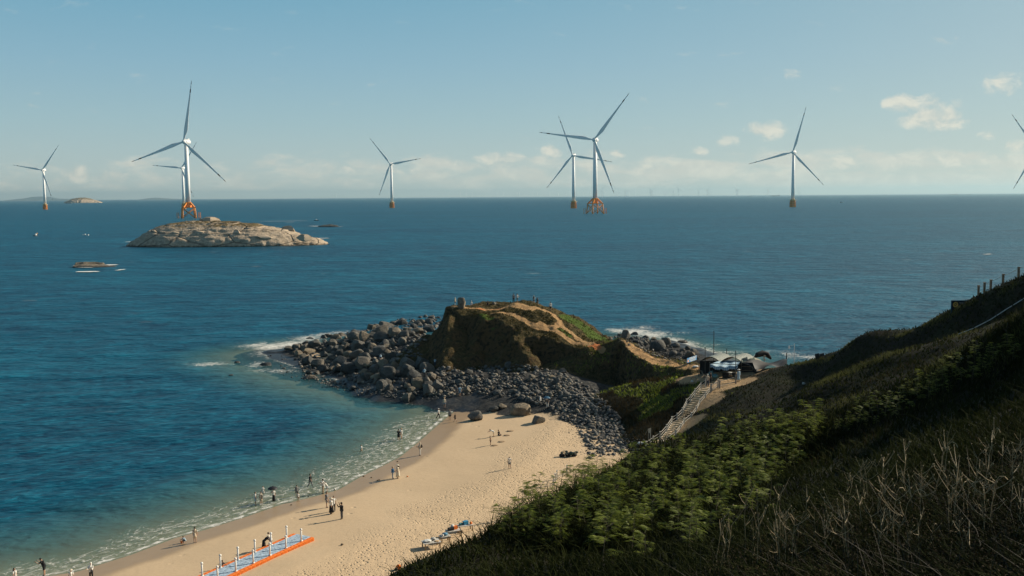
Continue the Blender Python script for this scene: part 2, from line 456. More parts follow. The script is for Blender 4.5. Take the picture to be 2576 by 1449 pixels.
# ------------------------------------------------------------------ world: sky and clouds
w = bpy.data.worlds.new("World"); sc.world = w; w.use_nodes = True
nt = NT(w.node_tree); nt.n.clear()
sky = nt.new('ShaderNodeTexSky'); sky.sky_type = 'NISHITA'; sky.sun_disc = False
sky.sun_elevation = SUN_EL; sky.sun_rotation = SUN_AZ; sky.air_density = 1.0; sky.dust_density = 1.0; sky.ozone_density = 2.0
dirv = nt.new('ShaderNodeTexCoord').outputs['Generated']
sep = nt.new('ShaderNodeSeparateXYZ'); nt.link(dirv, sep.inputs[0])
el = nt.math('MAXIMUM', sep.outputs[2], 0.0)
grad = nt.ramp(nt.math('POWER', el, 0.5), [(0.0, (.50, .525, .47)), (0.14, (.42, .495, .475)), (0.27, (.29, .43, .475)), (0.36, (.21, .375, .47)), (0.44, (.14, .325, .44)), (0.58, (.055, .155, .275)), (1.0, (.010, .040, .085))])
sund = nt.vmath('DOT_PRODUCT', dirv, tuple(SUNV))
glow = nt.math('POWER', nt.math('MAXIMUM', sund, 0.0), 3.0)
warm = nt.mix(nt.math('MULTIPLY', glow, 0.75, clamp=True), grad, (.50, .505, .43))
vsky = nt.mix(1.0, sky.outputs[0], (0.06, 0.062, 0.06, 1), 'MULTIPLY')
base = nt.mix(0.15, warm, vsky)
# cloud plane coordinates u = x/y, v = z/y (ahead only)
yy = nt.math('MAXIMUM', sep.outputs[1], 0.05)
u = nt.math('DIVIDE', sep.outputs[0], yy); v = nt.math('DIVIDE', sep.outputs[2], yy)
comb = nt.new('ShaderNodeCombineXYZ'); nt.link(u, comb.inputs[0]); nt.link(v, comb.inputs[1]); uv = comb.outputs[0]
acc = None
for (px, py, wx, wy, am) in [(190, 438, 48, 30, 1), (282, 446, 66, 22, 1), (765, 445, 24, 26, .7), (1125, 412, 80, 18, .7), (1262, 402, 95, 24, .9), (1390, 380, 34, 24, .9), (1550, 387, 42, 14, .6),
                             (1925, 328, 76, 30, 1), (1750, 385, 40, 20, .6), (1830, 355, 36, 26, .6), (2350, 296, 118, 40, 1.15), (2275, 262, 66, 34, 1), (2345, 258, 50, 30, .9), (2520, 212, 84, 40, .58), (1990, 187, 46, 18, .6),
                             (2125, 408, 80, 22, .9), (2240, 414, 66, 20, .85), (2420, 402, 160, 24, .85), (2560, 368, 50, 20, .8), (1620, 426, 90, 22, .8), (1725, 430, 90, 24, .8), (1050, 430, 90, 14, .6),
                             (600, 452, 70, 14, .6), (400, 456, 40, 18, .6), (880, 424, 60, 18, .65), (2490, 340, 40, 14, .5)]:
    d = ray(px, py); u0 = d.x / d.y; v0 = d.z / d.y
    q = nt.vmath('MULTIPLY', nt.vmath('SUBTRACT', uv, (u0, v0, 0)), (FPX / wx, FPX / wy, 0))
    g = nt.math('MULTIPLY', nt.math('SUBTRACT', 1.0, nt.vmath('DOT_PRODUCT', q, q), clamp=True), am)
    acc = g if acc is None else nt.math('MAXIMUM', acc, g)
n1 = nt.noise(nt.mapping(uv, (44, 70, 1)), 1.0, 8, 0.6, 0.35)
n2 = nt.noise(nt.mapping(uv, (20, 62, 1), loc=(3, 1, 0)), 1.0, 7, 0.6, 0.3)
low = nt.math('MULTIPLY', nt.smooth(v, 0.0, 0.012), nt.math('SUBTRACT', 1.0, nt.smooth(v, 0.03, 0.055)))
lowr = nt.math('MULTIPLY', low, nt.math('MULTIPLY_ADD', nt.smooth(u, -0.5, 0.5), 0.36, 0.48))
dens = nt.math('ADD', nt.math('MULTIPLY', acc, 0.62), nt.math('MULTIPLY', nt.math('SUBTRACT', n1, 0.5), 2.3))
dens = nt.math('MULTIPLY', nt.smooth(dens, 0.08, 0.80), nt.smooth(acc, 0.0, 0.3))
dl = nt.smooth(nt.math('ADD', lowr, nt.math('MULTIPLY', nt.math('SUBTRACT', n2, 0.5), 2.6)), 0.30, 1.0)
ahead = nt.smooth(sep.outputs[1], 0.15, 0.4)
cf = nt.math('MULTIPLY', nt.math('MAXIMUM', nt.math('MULTIPLY', dens, 0.8), nt.math('MULTIPLY', dl, 0.7)), ahead, clamp=True)
lit = nt.mix(nt.smooth(n1, 0.42, 0.66), (.53, .52, .455, 1), (.64, .61, .515, 1))
full = nt.mix(cf, base, lit)
bg = nt.new('ShaderNodeBackground'); nt.link(full, bg.inputs[0]); bg.inputs[1].default_value = 1.0
out = nt.new('ShaderNodeOutputWorld'); nt.link(bg.outputs[0], out.inputs[0])
w.cycles.sampling_method = 'MANUAL'; w.cycles.sample_map_resolution = 512

# ------------------------------------------------------------------ sand
m_sand, nt, b = new_mat("sand")
P = nt.pos(); wet = nt.attr('wet'); trod = nt.attr('trod')
stony = nt.attr('stony'); n_big = nt.noise(P, 0.12, 4); n_sm = nt.noise(P, 3.0, 4)
dry = nt.mix(n_big, (.53, .385, .235, 1), (.64, .475, .30, 1))
dry = nt.mix(nt.math('MULTIPLY', nt.smooth(n_sm, .45, .75), 0.35), dry, (.44, .31, .19, 1))
wetc = nt.mix(nt.noise(P, 0.5, 3), (.33, .225, .13, 1), (.38, .27, .165, 1))
wf = nt.smooth(nt.math('ADD', wet, nt.math('MULTIPLY', nt.math('SUBTRACT', nt.noise(P, 0.25, 3), .5), .5)), 0.25, 0.75)
foot = nt.voro(nt.mapping(P, (1.0, 1.0, 1.0)), 2.0)
foot2 = nt.voro(nt.mapping(P, (1, 1, 1), loc=(.37, .21, 0)), 3.4)
pits = nt.math('MULTIPLY', nt.math('SUBTRACT', 1.0, nt.smooth(foot, 0.06, 0.34)), nt.smooth(nt.noise(P, 0.5, 2), .35, .55))
pits2 = nt.math('SUBTRACT', 1.0, nt.smooth(foot2, 0.05, 0.3))
few = nt.math('MULTIPLY', nt.math('SUBTRACT', 1.0, nt.smooth(nt.voro(P, 0.42), 0.03, 0.16)), nt.smooth(nt.noise(P, 0.09, 3), .45, .62))
hgt = nt.math('ADD', nt.math('MULTIPLY', nt.math('MAXIMUM', pits, pits2), nt.math('MULTIPLY', trod, -1.0)), nt.math('MULTIPLY', few, -0.55))
hgt = nt.math('ADD', hgt, nt.math('MULTIPLY', nt.noise(P, 1.2, 5), nt.math('MULTIPLY_ADD', trod, 0.5, 0.22)))
hgt = nt.math('MULTIPLY', hgt, nt.math('SUBTRACT', 1.0, nt.math('MULTIPLY', wf, 0.85)))
nt.link(nt.bump(hgt, 1.0, 0.13), b.inputs['Normal'])
cc = nt.mix(wf, dry, wetc); stc = nt.ramp(nt.noise(P, 2.2, 5), [(.35, (.014, .015, .016)), (.55, (.04, .04, .038)), (.7, (.10, .09, .075))])  # stony ground, darkened to paint the shade in gaps between boulders
nt.link(nt.mix(nt.smooth(nt.math('ADD', stony, nt.math('MULTIPLY', nt.math('SUBTRACT', n_sm, .5), .5)), .35, .65), cc, stc), b.inputs['Base Color'])
nt.link(nt.math('MULTIPLY_ADD', wf, -0.5, 0.9), b.inputs['Roughness'])
b.inputs['Specular IOR Level'].default_value = 0.2

# ------------------------------------------------------------------ soil, scrub and grass ground of the hill
m_hill, nt, b = new_mat("scrub_soil")
P = nt.pos()
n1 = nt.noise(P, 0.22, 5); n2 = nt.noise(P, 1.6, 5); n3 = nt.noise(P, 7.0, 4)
c = nt.ramp(n1, [(.3, (.014, .014, .010)), (.5, (.020, .020, .012)), (.62, (.018, .024, .010)), (.75, (.032, .028, .016))])  # soil and scrub tones darkened in place of shade on the slope
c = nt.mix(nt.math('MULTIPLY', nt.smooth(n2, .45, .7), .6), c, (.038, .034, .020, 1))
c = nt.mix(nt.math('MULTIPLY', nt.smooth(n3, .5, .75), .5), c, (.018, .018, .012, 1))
bare = nt.attr('bare')
soil = nt.mix(nt.noise(P, 2.5, 5), (.36, .23, .115, 1), (.52, .37, .22, 1))
c = nt.mix(nt.smooth(nt.math('ADD', bare, nt.math('MULTIPLY', nt.math('SUBTRACT', n2, .5), .7)), .35, .65), c, soil)
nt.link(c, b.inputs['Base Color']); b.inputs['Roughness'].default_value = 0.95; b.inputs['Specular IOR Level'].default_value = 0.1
nt.link(nt.bump(nt.math('ADD', n2, nt.math('MULTIPLY', n3, .6)), 1.0, 0.35), b.inputs['Normal'])

m_head, nt, b = new_mat("orange_soil_and_turf")
P = nt.pos()
path = nt.attr('path'); green = nt.attr('green'); red = nt.attr('red')
n1 = nt.noise(P, 0.35, 5); n2 = nt.noise(P, 1.5, 5); n3 = nt.noise(P, 6.0, 4)
slope = nt.new('ShaderNodeSeparateXYZ'); nt.link(nt.new('ShaderNodeNewGeometry').outputs['Normal'], slope.inputs[0])
cliff = nt.mix(n1, (.07, .045, .024, 1), (.17, .11, .05, 1)); cliff = nt.mix(nt.smooth(n2, .45, .65), cliff, (.035, .03, .018, 1))
turf = nt.ramp(n2, [(.3, (.035, .033, .014)), (.5, (.075, .06, .026)), (.7, (.16, .11, .05))])
turf = nt.mix(nt.smooth(nt.math('ADD', green, nt.math('MULTIPLY', nt.math('SUBTRACT', n1, .5), .8)), .4, .75), turf, nt.mix(n3, (.05, .085, .018, 1), (.11, .16, .03, 1)))
flat = nt.smooth(nt.math('ADD', slope.outputs[2], nt.math('MULTIPLY', nt.math('SUBTRACT', n2, .5), .35)), .60, .80)
c = nt.mix(flat, cliff, turf)
sandy = nt.mix(n2, (.34, .195, .085, 1), (.52, .335, .17, 1))
sandy = nt.mix(nt.smooth(nt.math('ADD', red, nt.math('MULTIPLY', nt.math('SUBTRACT', n2, .5), .5)), .4, .6), sandy, (.56, .20, .075, 1))
pf = nt.smooth(nt.math('ADD', path, nt.math('MULTIPLY', nt.math('SUBTRACT', nt.noise(P, 0.9, 4), .5), .9)), .38, .6)
c = nt.mix(pf, c, sandy)
nt.link(c, b.inputs['Base Color']); b.inputs['Roughness'].default_value = 0.95; b.inputs['Specular IOR Level'].default_value = 0.1
nt.link(nt.bump(nt.math('ADD', n2, nt.math('MULTIPLY', n3, .5)), 1.0, 0.45), b.inputs['Normal'])

# ------------------------------------------------------------------ ground sheets
wet_w = 1 - sstep(SHD, 1.5, 7.0)
# upper, trodden part of the beach
TR = []
for q in [(560, 1500), (850, 1410), (1060, 1265), (1210, 1190), (1300, 1130), (1380, 1060), (1420, 1040)]:
    p = atZ(*q, 0.9); TR.append((p.x, p.y))
def right_of_line(X, Y, L):
    xs = np.array([p[0] for p in L]); ys = np.array([p[1] for p in L])
    return X - np.interp(Y, ys, xs)
trod_w = sstep(right_of_line(GX, GY, TR) + fbm(GX / 6, GY / 6, 0, 3, 41) * 4, -2.0, 4.0)
mb = (LOW_ > -7) & (LOW_ > np.maximum(HD_, HL_) - 1.0) & (GY > 20)
beach, used = grid_mesh("beach", mb, LOW_, m_sand); tag(beach, kind='structure')
dr_, _, _, _ = poly_dist(GX, GY, SHORE[NSAND:NSAND + 27], closed=False); stony_w = np.maximum(sstep(RK_ - B_ + fbm(GX / 3, GY / 3, 0, 3, 44) * .5, -0.35, 0.3), 1 - sstep(dr_ + 2 * fbm(GX / 3, GY / 3, 2, 3, 45), 5, 9)); vattr(beach, 'stony', stony_w.ravel()[used]); vattr(beach, 'wet', np.clip(wet_w + (LOW_ < 0.12), 0, 1).ravel()[used]); vattr(beach, 'trod', trod_w.ravel()[used])

mh = (HL_ > LOW_ - 0.8) & (HL_ > HD_ - 0.8) & (HL_ > -1.5)
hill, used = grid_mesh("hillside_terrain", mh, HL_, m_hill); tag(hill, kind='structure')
bare_pts = [(*atY(1725, 1075, 134).to_2d(), 2.4), (*atY(1775, 1010, 139.5).to_2d(), 2.4), (*atY(1675, 1128, 129.5).to_2d(), 1.8), (*atY(1805, 975, 144).to_2d(), 2.4), (*atY(1850, 965, 145).to_2d(), 2.8), (36, 153, 5.0), (30, 152, 4)]
bare_w = np.zeros(GX.shape)
for x, y, r in bare_pts: bare_w = np.maximum(bare_w, 1 - np.clip(np.hypot(GX - x, GY - y) / (r * 1.6), 0, 1))
vattr(hill, 'bare', np.clip(bare_w * 1.7, 0, 1).ravel()[used])

head, HV = fine_mesh("headland_terrain", lambda X, Y: head_h(X, Y)[0] + fbm(X / .9, Y / .9, 0, 3, 29) * .16, -32, 44, 140, 218, .25, m_head, lambda X, Y, Z: Z > np.maximum(samp(LOW_, X, Y), samp(HL_, X, Y)) - .8); tag(head, kind='structure')
def pix_line_w(pts, wid, soft=1.0):
    L = [atY(*p) for p in pts]; d, _, _, _ = poly_dist(GX, GY, [(p.x, p.y) for p in L], closed=False)
    return 1 - sstep(d, wid * 0.4, wid)
path_w = np.zeros(GX.shape)
for pts, wd in [([(1140, 760, 200), (1200, 758, 200), (1260, 768, 199)], 2.4), ([(1290, 764, 199), (1330, 770, 197)], 2.2), ([(1345, 772, 198), (1390, 785, 197), (1410, 812, 192.5), (1395, 826, 190), (1360, 815, 191)], .9),
                ([(1240, 785, 195), (1290, 795, 194), (1340, 815, 190.5), (1395, 832, 188.5), (1440, 848, 185.5), (1490, 868, 182), (1515, 880, 180)], .95), ([(1410, 815, 192), (1460, 845, 187), (1490, 865, 183)], .9),
                ([(1570, 866, 177), (1610, 884, 171.5), (1650, 903, 167), (1700, 916, 162), (1760, 926, 157)], 2.6), ([(1500, 872, 182), (1485, 874, 182)], 1.0)]:
    path_w = np.maximum(path_w, pix_line_w(pts, wd))
path_w *= sstep(np.where(HD_IN, HD_D, -HD_D) + .5 * fbm(GX / 1.5, GY / 1.5, 0, 2, 48), -.5, .3)
red_w = np.maximum(pix_line_w([(1500, 874, 181.5), (1478, 878, 181)], 1.8), pix_line_w([(1210, 757, 200), (1250, 764, 199)], 1.6))
green_w = np.zeros(GX.shape)
for pts, wd in [([(1440, 800, 198), (1500, 830, 193), (1520, 845, 190)], 4), ([(1220, 790, 193), (1235, 800, 191)], 1.8), ([(1410, 832, 189), (1425, 840, 188)], 1.6)]: green_w = np.maximum(green_w, pix_line_w(pts, wd))
for nm, A in (('path', path_w), ('red', red_w), ('green', green_w)): vattr(head, nm, samp(A, HV[:, 0], HV[:, 1]))

# ------------------------------------------------------------------ the sea
def axis(a, b, step, far, grow=1.16):
    c = list(np.arange(a, b + .01, step)); s = step; x = c[-1]
    while x < far: s *= grow; x += s; c.append(x)
    s = step; x = c[0]; pre = []
    lo = -far if a < 0 else -60
    while x > lo: s *= grow; x -= s; pre.append(x)
    return np.array(pre[::-1] + c)
sx = axis(-110, 95, 0.6, 60000); sy = axis(70, 300, 0.6, 60000)
SX, SY = np.meshgrid(sx, sy)
inr = (SX > gx[0]) & (SX < gx[-1]) & (SY > gy[0]) & (SY < gy[-1])
g = np.where(inr, samp(LOW_, SX, SY), -8.0)
dshore = np.where(inr, samp(SHD, SX, SY), -60.0)
depth = np.maximum(-g, 0)
wave = (fbm(SX / 26 + SY / 60, SY / 7, 0, 3, 51) * 0.22 + fbm(SX / 7 - SY / 30, SY / 2.2, 0, 2, 52) * 0.07) * np.clip(-dshore / 14, 0, 1) * (np.hypot(SX, SY) < 600)
foam = np.zeros(SX.shape)
# surf along the sand: lacy zone and a thin white edge
ds, _, _, _ = poly_dist(SX, SY, SHORE[:NSAND], closed=False)
sea_side = dshore < 0.15
ns = fbm(SX / 16, SY / 16, 0, 3, 55)
wid = np.clip(6.0 + 5.5 * fbm(SX / 22, SY / 22, 2, 2, 56) + 2.5 * sstep(SY, 115, 135) * (1 - sstep(SY, 150, 165)), 1.2, 11)
lace = (1 - sstep(ds, wid * 0.45, wid)) * sea_side
foam = np.maximum(foam, 0.50 * lace)
foam = np.maximum(foam, .95 * (1 - sstep(np.abs(ds - 0.30), 0.05, 0.38)) * sea_side * (ds < 3))
for off, amp in ((6.5, .8), (11.5, .55)):
    dd = np.abs(ds - off - 3 * fbm(SX / 20, SY / 20, 4, 2, 58))
    foam = np.maximum(foam, amp * (1 - sstep(dd, 0.1, 1.0)) * sea_side * sstep(fbm(SX / 11, SY / 11, 9, 2, 59), -.05, .35))
# white water round the rocky point
FB = [(650, 868, 5, 3.2, 1.1), (690, 872, 6, 4.5, 1.25), (735, 866, 6, 4.5, 1.2), (780, 852, 6, 4, 1.1), (820, 842, 5, 3.5, 1.0), (690, 888, 6, 4, 1.0), (740, 884, 4, 3, .9), (525, 917, 5, 2.0, 1.0), (640, 918, 3, 3.5, .9),
      (700, 934, 5, 2.2, .85), (655, 932, 4, 2, .8), (735, 918, 3, 2.5, .7), (760, 925, 3, 2, .7), (855, 836, 6, 3, .9), (830, 965, 3, 1.6, .6), (870, 970, 3, 1.6, .5),
      (1555, 832, 5, 4, 1.1), (1600, 835, 5, 5, 1.2), (1640, 842, 6, 5, 1.2), (1690, 858, 5, 5, 1.15), (1725, 868, 5, 6, 1.2), (1760, 880, 5, 5, 1.1), (1790, 890, 6, 4, 1.0), (1620, 825, 5, 3, .9), (1860, 897, 5, 2.5, .9), (1830, 886, 8, 1.5, .8),
      (1985, 893, 5, 3, .9), (2030, 900, 6, 3, .9), (1950, 884, 7, 1.4, .7), (1785, 868, 6, 1.2, .7), (1715, 836, 5, 1.5, .8)]
for px, py, rx, ry, a in FB:
    p = atZ(px, py); q = ((SX - p.x + 2 * fbm(SX / 6, SY / 6, 1, 2, 62)) / (rx * 1.05)) ** 2 + ((SY - p.y) / (ry * 2.0)) ** 2
    foam = np.maximum(foam, .74 * a * np.exp(-q * 1.1))
rk = (1 - sstep(-dshore, 0.2, 1.8)) * (dshore < 1.0) * (ds > 2.5) * 0.55
foam = np.maximum(foam, rk)
SZ = wave + 0.02
ny, nx = SX.shape
jj, ii = np.meshgrid(np.arange(ny - 1), np.arange(nx - 1), indexing='ij')
F = np.stack([jj * nx + ii, jj * nx + ii + 1, (jj + 1) * nx + ii + 1, (jj + 1) * nx + ii], -1).reshape(-1, 4)
V = np.stack([SX, SY, SZ], -1).reshape(-1, 3)
m_sea, nt, b = new_mat("sea_water")
P = nt.pos()
dep = nt.attr('depth'); fo = nt.attr('foam')
Pw = nt.mapping(nt.mapping(P, (1, 1, 1), (0, 0, R(-26))), (.36, 1, 1))
w1 = nt.noise(Pw, 1.25, 4, .62, .5); w2 = nt.noise(Pw, 0.22, 3, .55, .3); w3 = nt.noise(nt.mapping(P, (.75, 1, 1)), 0.085, 4, .6); w5 = nt.noise(nt.mapping(P, (.7, 1, 1)), 0.03, 3, .6); w4 = nt.noise(nt.mapping(P, (.25, 1, 1)), 0.008, 4)
hgt = nt.math('ADD', nt.math('MULTIPLY', w1, .30), nt.math('ADD', nt.math('MULTIPLY', w2, .95), nt.math('MULTIPLY', w3, 2.6)))
calm = nt.smooth(dep, 0.0, 1.6)
nt.link(nt.bump(hgt, 1.0, 1.0), b.inputs['Normal'])
body = nt.mix(nt.smooth(w4, .3, .7), (.001, .050, .094, 1), (.002, .082, .134, 1))
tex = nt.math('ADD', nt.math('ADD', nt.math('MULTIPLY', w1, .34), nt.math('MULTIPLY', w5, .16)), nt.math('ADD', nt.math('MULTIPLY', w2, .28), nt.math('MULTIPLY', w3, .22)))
body = nt.mix(nt.math('MULTIPLY', nt.smooth(tex, .50, .62), .5), body, (.012, .165, .25, 1))  # bright and dark sides of the ripples painted into the water colour
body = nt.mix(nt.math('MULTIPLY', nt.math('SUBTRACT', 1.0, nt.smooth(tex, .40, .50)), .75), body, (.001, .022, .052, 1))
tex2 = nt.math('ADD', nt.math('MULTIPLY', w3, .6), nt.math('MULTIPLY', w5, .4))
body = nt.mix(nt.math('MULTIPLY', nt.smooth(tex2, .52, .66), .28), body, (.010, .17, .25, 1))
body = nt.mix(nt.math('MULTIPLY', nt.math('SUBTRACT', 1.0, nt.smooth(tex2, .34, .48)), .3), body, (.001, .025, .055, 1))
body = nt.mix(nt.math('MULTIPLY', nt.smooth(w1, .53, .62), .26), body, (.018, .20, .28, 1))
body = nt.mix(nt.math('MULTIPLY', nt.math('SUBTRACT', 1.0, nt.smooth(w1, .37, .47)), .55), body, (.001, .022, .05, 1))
body = nt.mix(nt.smooth(dep, 1.7, .4), body, (.045, .165, .19, 1))
nt.link(body, b.inputs['Base Color'])
b.inputs['Roughness'].default_value = 0.46; b.inputs['IOR'].default_value = 1.33; b.inputs['Specular IOR Level'].default_value = 0.42
b.inputs['Specular Tint'].default_value = (.30, .85, 1.0, 1)
# shallow water lets the sand show
tr = nt.new('ShaderNodeBsdfTransparent'); tr.inputs[0].default_value = (.78, .94, .93, 1)
alpha = nt.ramp(nt.math('DIVIDE', dep, 2.2), [(0.0, .07), (.10, .2), (.28, .52), (.55, .88), (.9, 1.0)])
ms = nt.new('ShaderNodeMixShader'); nt.link(alpha, ms.inputs[0]); nt.link(tr.outputs[0], ms.inputs[1]); nt.link(b.outputs[0], ms.inputs[2])
# foam: lacy by depth of the mask; whitecaps far out
fn = nt.noise(nt.mapping(nt.mapping(P, (1, 1, 1), (0, 0, R(-55))), (.55, 1, 1)), 1.5, 6, .7, .8)
fv = nt.math('SUBTRACT', 1.0, nt.smooth(nt.voro(nt.mapping(nt.mapping(P, (1, 1, 1), (0, 0, R(-55))), (.5, 1, 1)), 1.1, 'DISTANCE_TO_EDGE'), 0.0, .14))
fl = nt.math('MAXIMUM', fn, nt.math('MULTIPLY', nt.math('MULTIPLY', fv, nt.smooth(fn, .36, .56)), .8))
fm = nt.smooth(nt.math('ADD', fo, nt.math('MULTIPLY', nt.math('SUBTRACT', fl, .5), 1.3)), .42, 1.08)
cap = nt.math('MULTIPLY', nt.smooth(nt.noise(nt.mapping(P, (.22, 1, 1)), .28, 3, .6), .70, .76), nt.smooth(dep, 3.0, 5.5))
cap = nt.math('MULTIPLY', cap, nt.smooth(nt.noise(P, .02, 2), .42, .6))
fm = nt.math('MAXIMUM', nt.math('MULTIPLY', fm, .92), nt.math('MULTIPLY', cap, .8), clamp=True)
fd = nt.new('ShaderNodeBsdfDiffuse'); fd.inputs[0].default_value = (.74, .72, .66, 1)
ms2 = nt.new('ShaderNodeMixShader'); nt.link(fm, ms2.inputs[0]); nt.link(ms.outputs[0], ms2.inputs[1]); nt.link(fd.outputs[0], ms2.inputs[2])
nt.link(ms2.outputs[0], nt.n['Material Output'].inputs[0])
sea = mesh_obj("sea", V, F, m_sea, smooth=True); tag(sea, kind='structure')
vattr(sea, 'depth', depth.ravel()); vattr(sea, 'foam', foam.ravel())
# sea bed sheet so that nothing is hollow below
sb = MB(); sb.quad((-60000, -60, -9), (60000, -60, -9), (60000, 60000, -9), (-60000, 60000, -9))
o = sb.build("sea_bed", plain("sea_bed_sand", (.2, .2, .15))); tag(o, kind='structure')

# ------------------------------------------------------------------ haze
HAZE = 2.6e-5
hz = MB(); hz.box((0, 27000, 195), (118000, 58000, 412)); ho = hz.build("haze", None); tag(ho, "thin sea haze over the water", "haze", kind='stuff')
mhz = bpy.data.materials.new("haze_air"); mhz.use_nodes = True; t = mhz.node_tree; t.nodes.clear()
pv = t.nodes.new('ShaderNodeVolumePrincipled'); pv.inputs['Color'].default_value = (.52, .76, .86, 1); pv.inputs['Density'].default_value = HAZE; pv.inputs['Anisotropy'].default_value = 0.35
oo = t.nodes.new('ShaderNodeOutputMaterial'); t.links.new(pv.outputs[0], oo.inputs['Volume']); ho.data.materials.append(mhz)
# ------------------------------------------------------------------ boulders
m_rock, nt, b = new_mat("granite")
oc = nt.obj_coord(); P = nt.pos()
n1 = nt.noise(P, 0.9, 5, .6); n2 = nt.noise(P, 5.0, 5, .6); rnd = nt.obj_rand()
c = nt.ramp(n1, [(.25, (.07, .068, .064)), (.5, (.145, .135, .118)), (.75, (.24, .215, .175))])
c = nt.mix(nt.smooth(n2, .52, .7), c, (.10, .092, .08, 1))
tint = nt.ramp(rnd, [(0, (.5, .54, .57)), (.4, (.85, .88, .9)), (.7, (1.1, 1.05, .97)), (1, (1.6, 1.35, 1.02))])
c = nt.mix(1.0, c, tint, 'MULTIPLY')
sepz = nt.new('ShaderNodeSeparateXYZ'); nt.link(P, sepz.inputs[0])
wetr = nt.math('SUBTRACT', 1.0, nt.smooth(nt.math('ADD', sepz.outputs[2], nt.math('MULTIPLY', nt.math('SUBTRACT', n1, .5), .8)), .35, 1.1))
c = nt.mix(nt.math('MULTIPLY', wetr, .72), c, (.022, .022, .020, 1))
nt.link(c, b.inputs['Base Color'])
nt.link(nt.math('MULTIPLY_ADD', wetr, -.4, .85), b.inputs['Roughness']); b.inputs['Specular IOR Level'].default_value = .3
crk = nt.math('SUBTRACT', 1.0, nt.smooth(nt.voro(nt.mapping(oc, (1, 1, 1.4)), 1.1, 'DISTANCE_TO_EDGE'), 0.0, .03))
nt.link(nt.bump(nt.math('ADD', nt.math('ADD', n2, nt.math('MULTIPLY', n1, 1.2)), nt.math('MULTIPLY', crk, -.5)), .8, .16), b.inputs['Normal'])

def ico(sub):
    bm = bmesh.new(); bmesh.ops.create_icosphere(bm, subdivisions=sub, radius=1.0)
    V = np.array([v.co[:] for v in bm.verts]); F = np.array([[v.index for v in f.verts] for f in bm.faces]); bm.free(); return V, F
ICO = {k: ico(k) for k in (1, 2, 3, 4)}
def boulder_verts(seed, sub=3, cuts=7, depth=(.62, .95), rough=.10):
    rg = np.random.default_rng(seed); V, F = ICO[sub]; V = V.copy()
    V *= (1 + .22 * fbm(V[:, 0] * .9 + seed * 3.1, V[:, 1] * .9, V[:, 2] * .9, 2, seed))[:, None]
    for k in range(cuts):
        n = rg.normal(size=3); n[2] *= .8; n /= np.linalg.norm(n); h = rg.uniform(*depth)
        d = V @ n - h; m = d > 0; V[m] -= np.outer(d[m] * .93, n)
    V *= (1 + rough * fbm(V[:, 0] * 2.6 + seed, V[:, 1] * 2.6, V[:, 2] * 2.6, 3, seed + 5))[:, None]
    lo, hi = V.min(0), V.max(0)
    V = (V - (lo + hi) / 2) / ((hi - lo) / 2)
    return V, F
ROCKM = []
for k in range(18):
    V, F = boulder_verts(100 + k, 3, *((7, (.68, .95), .07) if k < 8 else (10, (.42, .8), .045)))
    me = bpy.data.meshes.new("boulder"); set_mesh(me, V, F); me.materials.append(m_rock)
    me.polygons.foreach_set('use_smooth', np.ones(len(F), bool)); me.set_sharp_from_angle(angle=.42); ROCKM.append(me)
ROUND = range(0, 8); FACET = range(8, 18)
rr = random.Random(5)
def boulder(px, py, wpx, hpx, label, group=None, kind=None, var=None, sink=.3, rz=None, ground=None):
    p = hit(px, py, ground)
    if p is None: return None
    d = p.y; s = d / FPX; wm = wpx * s; hm = max(hpx * s, wm * .35)
    q = Vector((p.x, p.y, 0)) * ((d + wm * .35) / d)
    z = float(samp(LOW_ if ground is None else ground, np.array([q.x]), np.array([q.y]))[0])
    z = max(z, -1.0); z = min(z, p.z + .3 * hm)
    if ground is not None: z = p.z
    if p.z < .05: z = max(z, -.25 * hm)
    me = ROCKM[var if var is not None else rr.choice((0, 2, 4, 6, 8, 9, 10, 11, 12, 13, 14, 15, 16, 17, 8, 10, 12, 14))]
    o = bpy.data.objects.new("boulder", me); COL.objects.link(o)
    o.scale = (wm / 2, wm / 2 * rr.uniform(.75, 1.0), hm / 2 / (1 - sink * .6))
    o.location = (q.x, q.y, z + o.scale.z * (1 - 2 * sink))
    o.rotation_euler = (rr.uniform(-.12, .12), rr.uniform(-.12, .12), rr.choice((0, PI)) + rr.uniform(-.3, .3) if rz is None else rz)
    tag(o, label, "boulder", group)
    return o

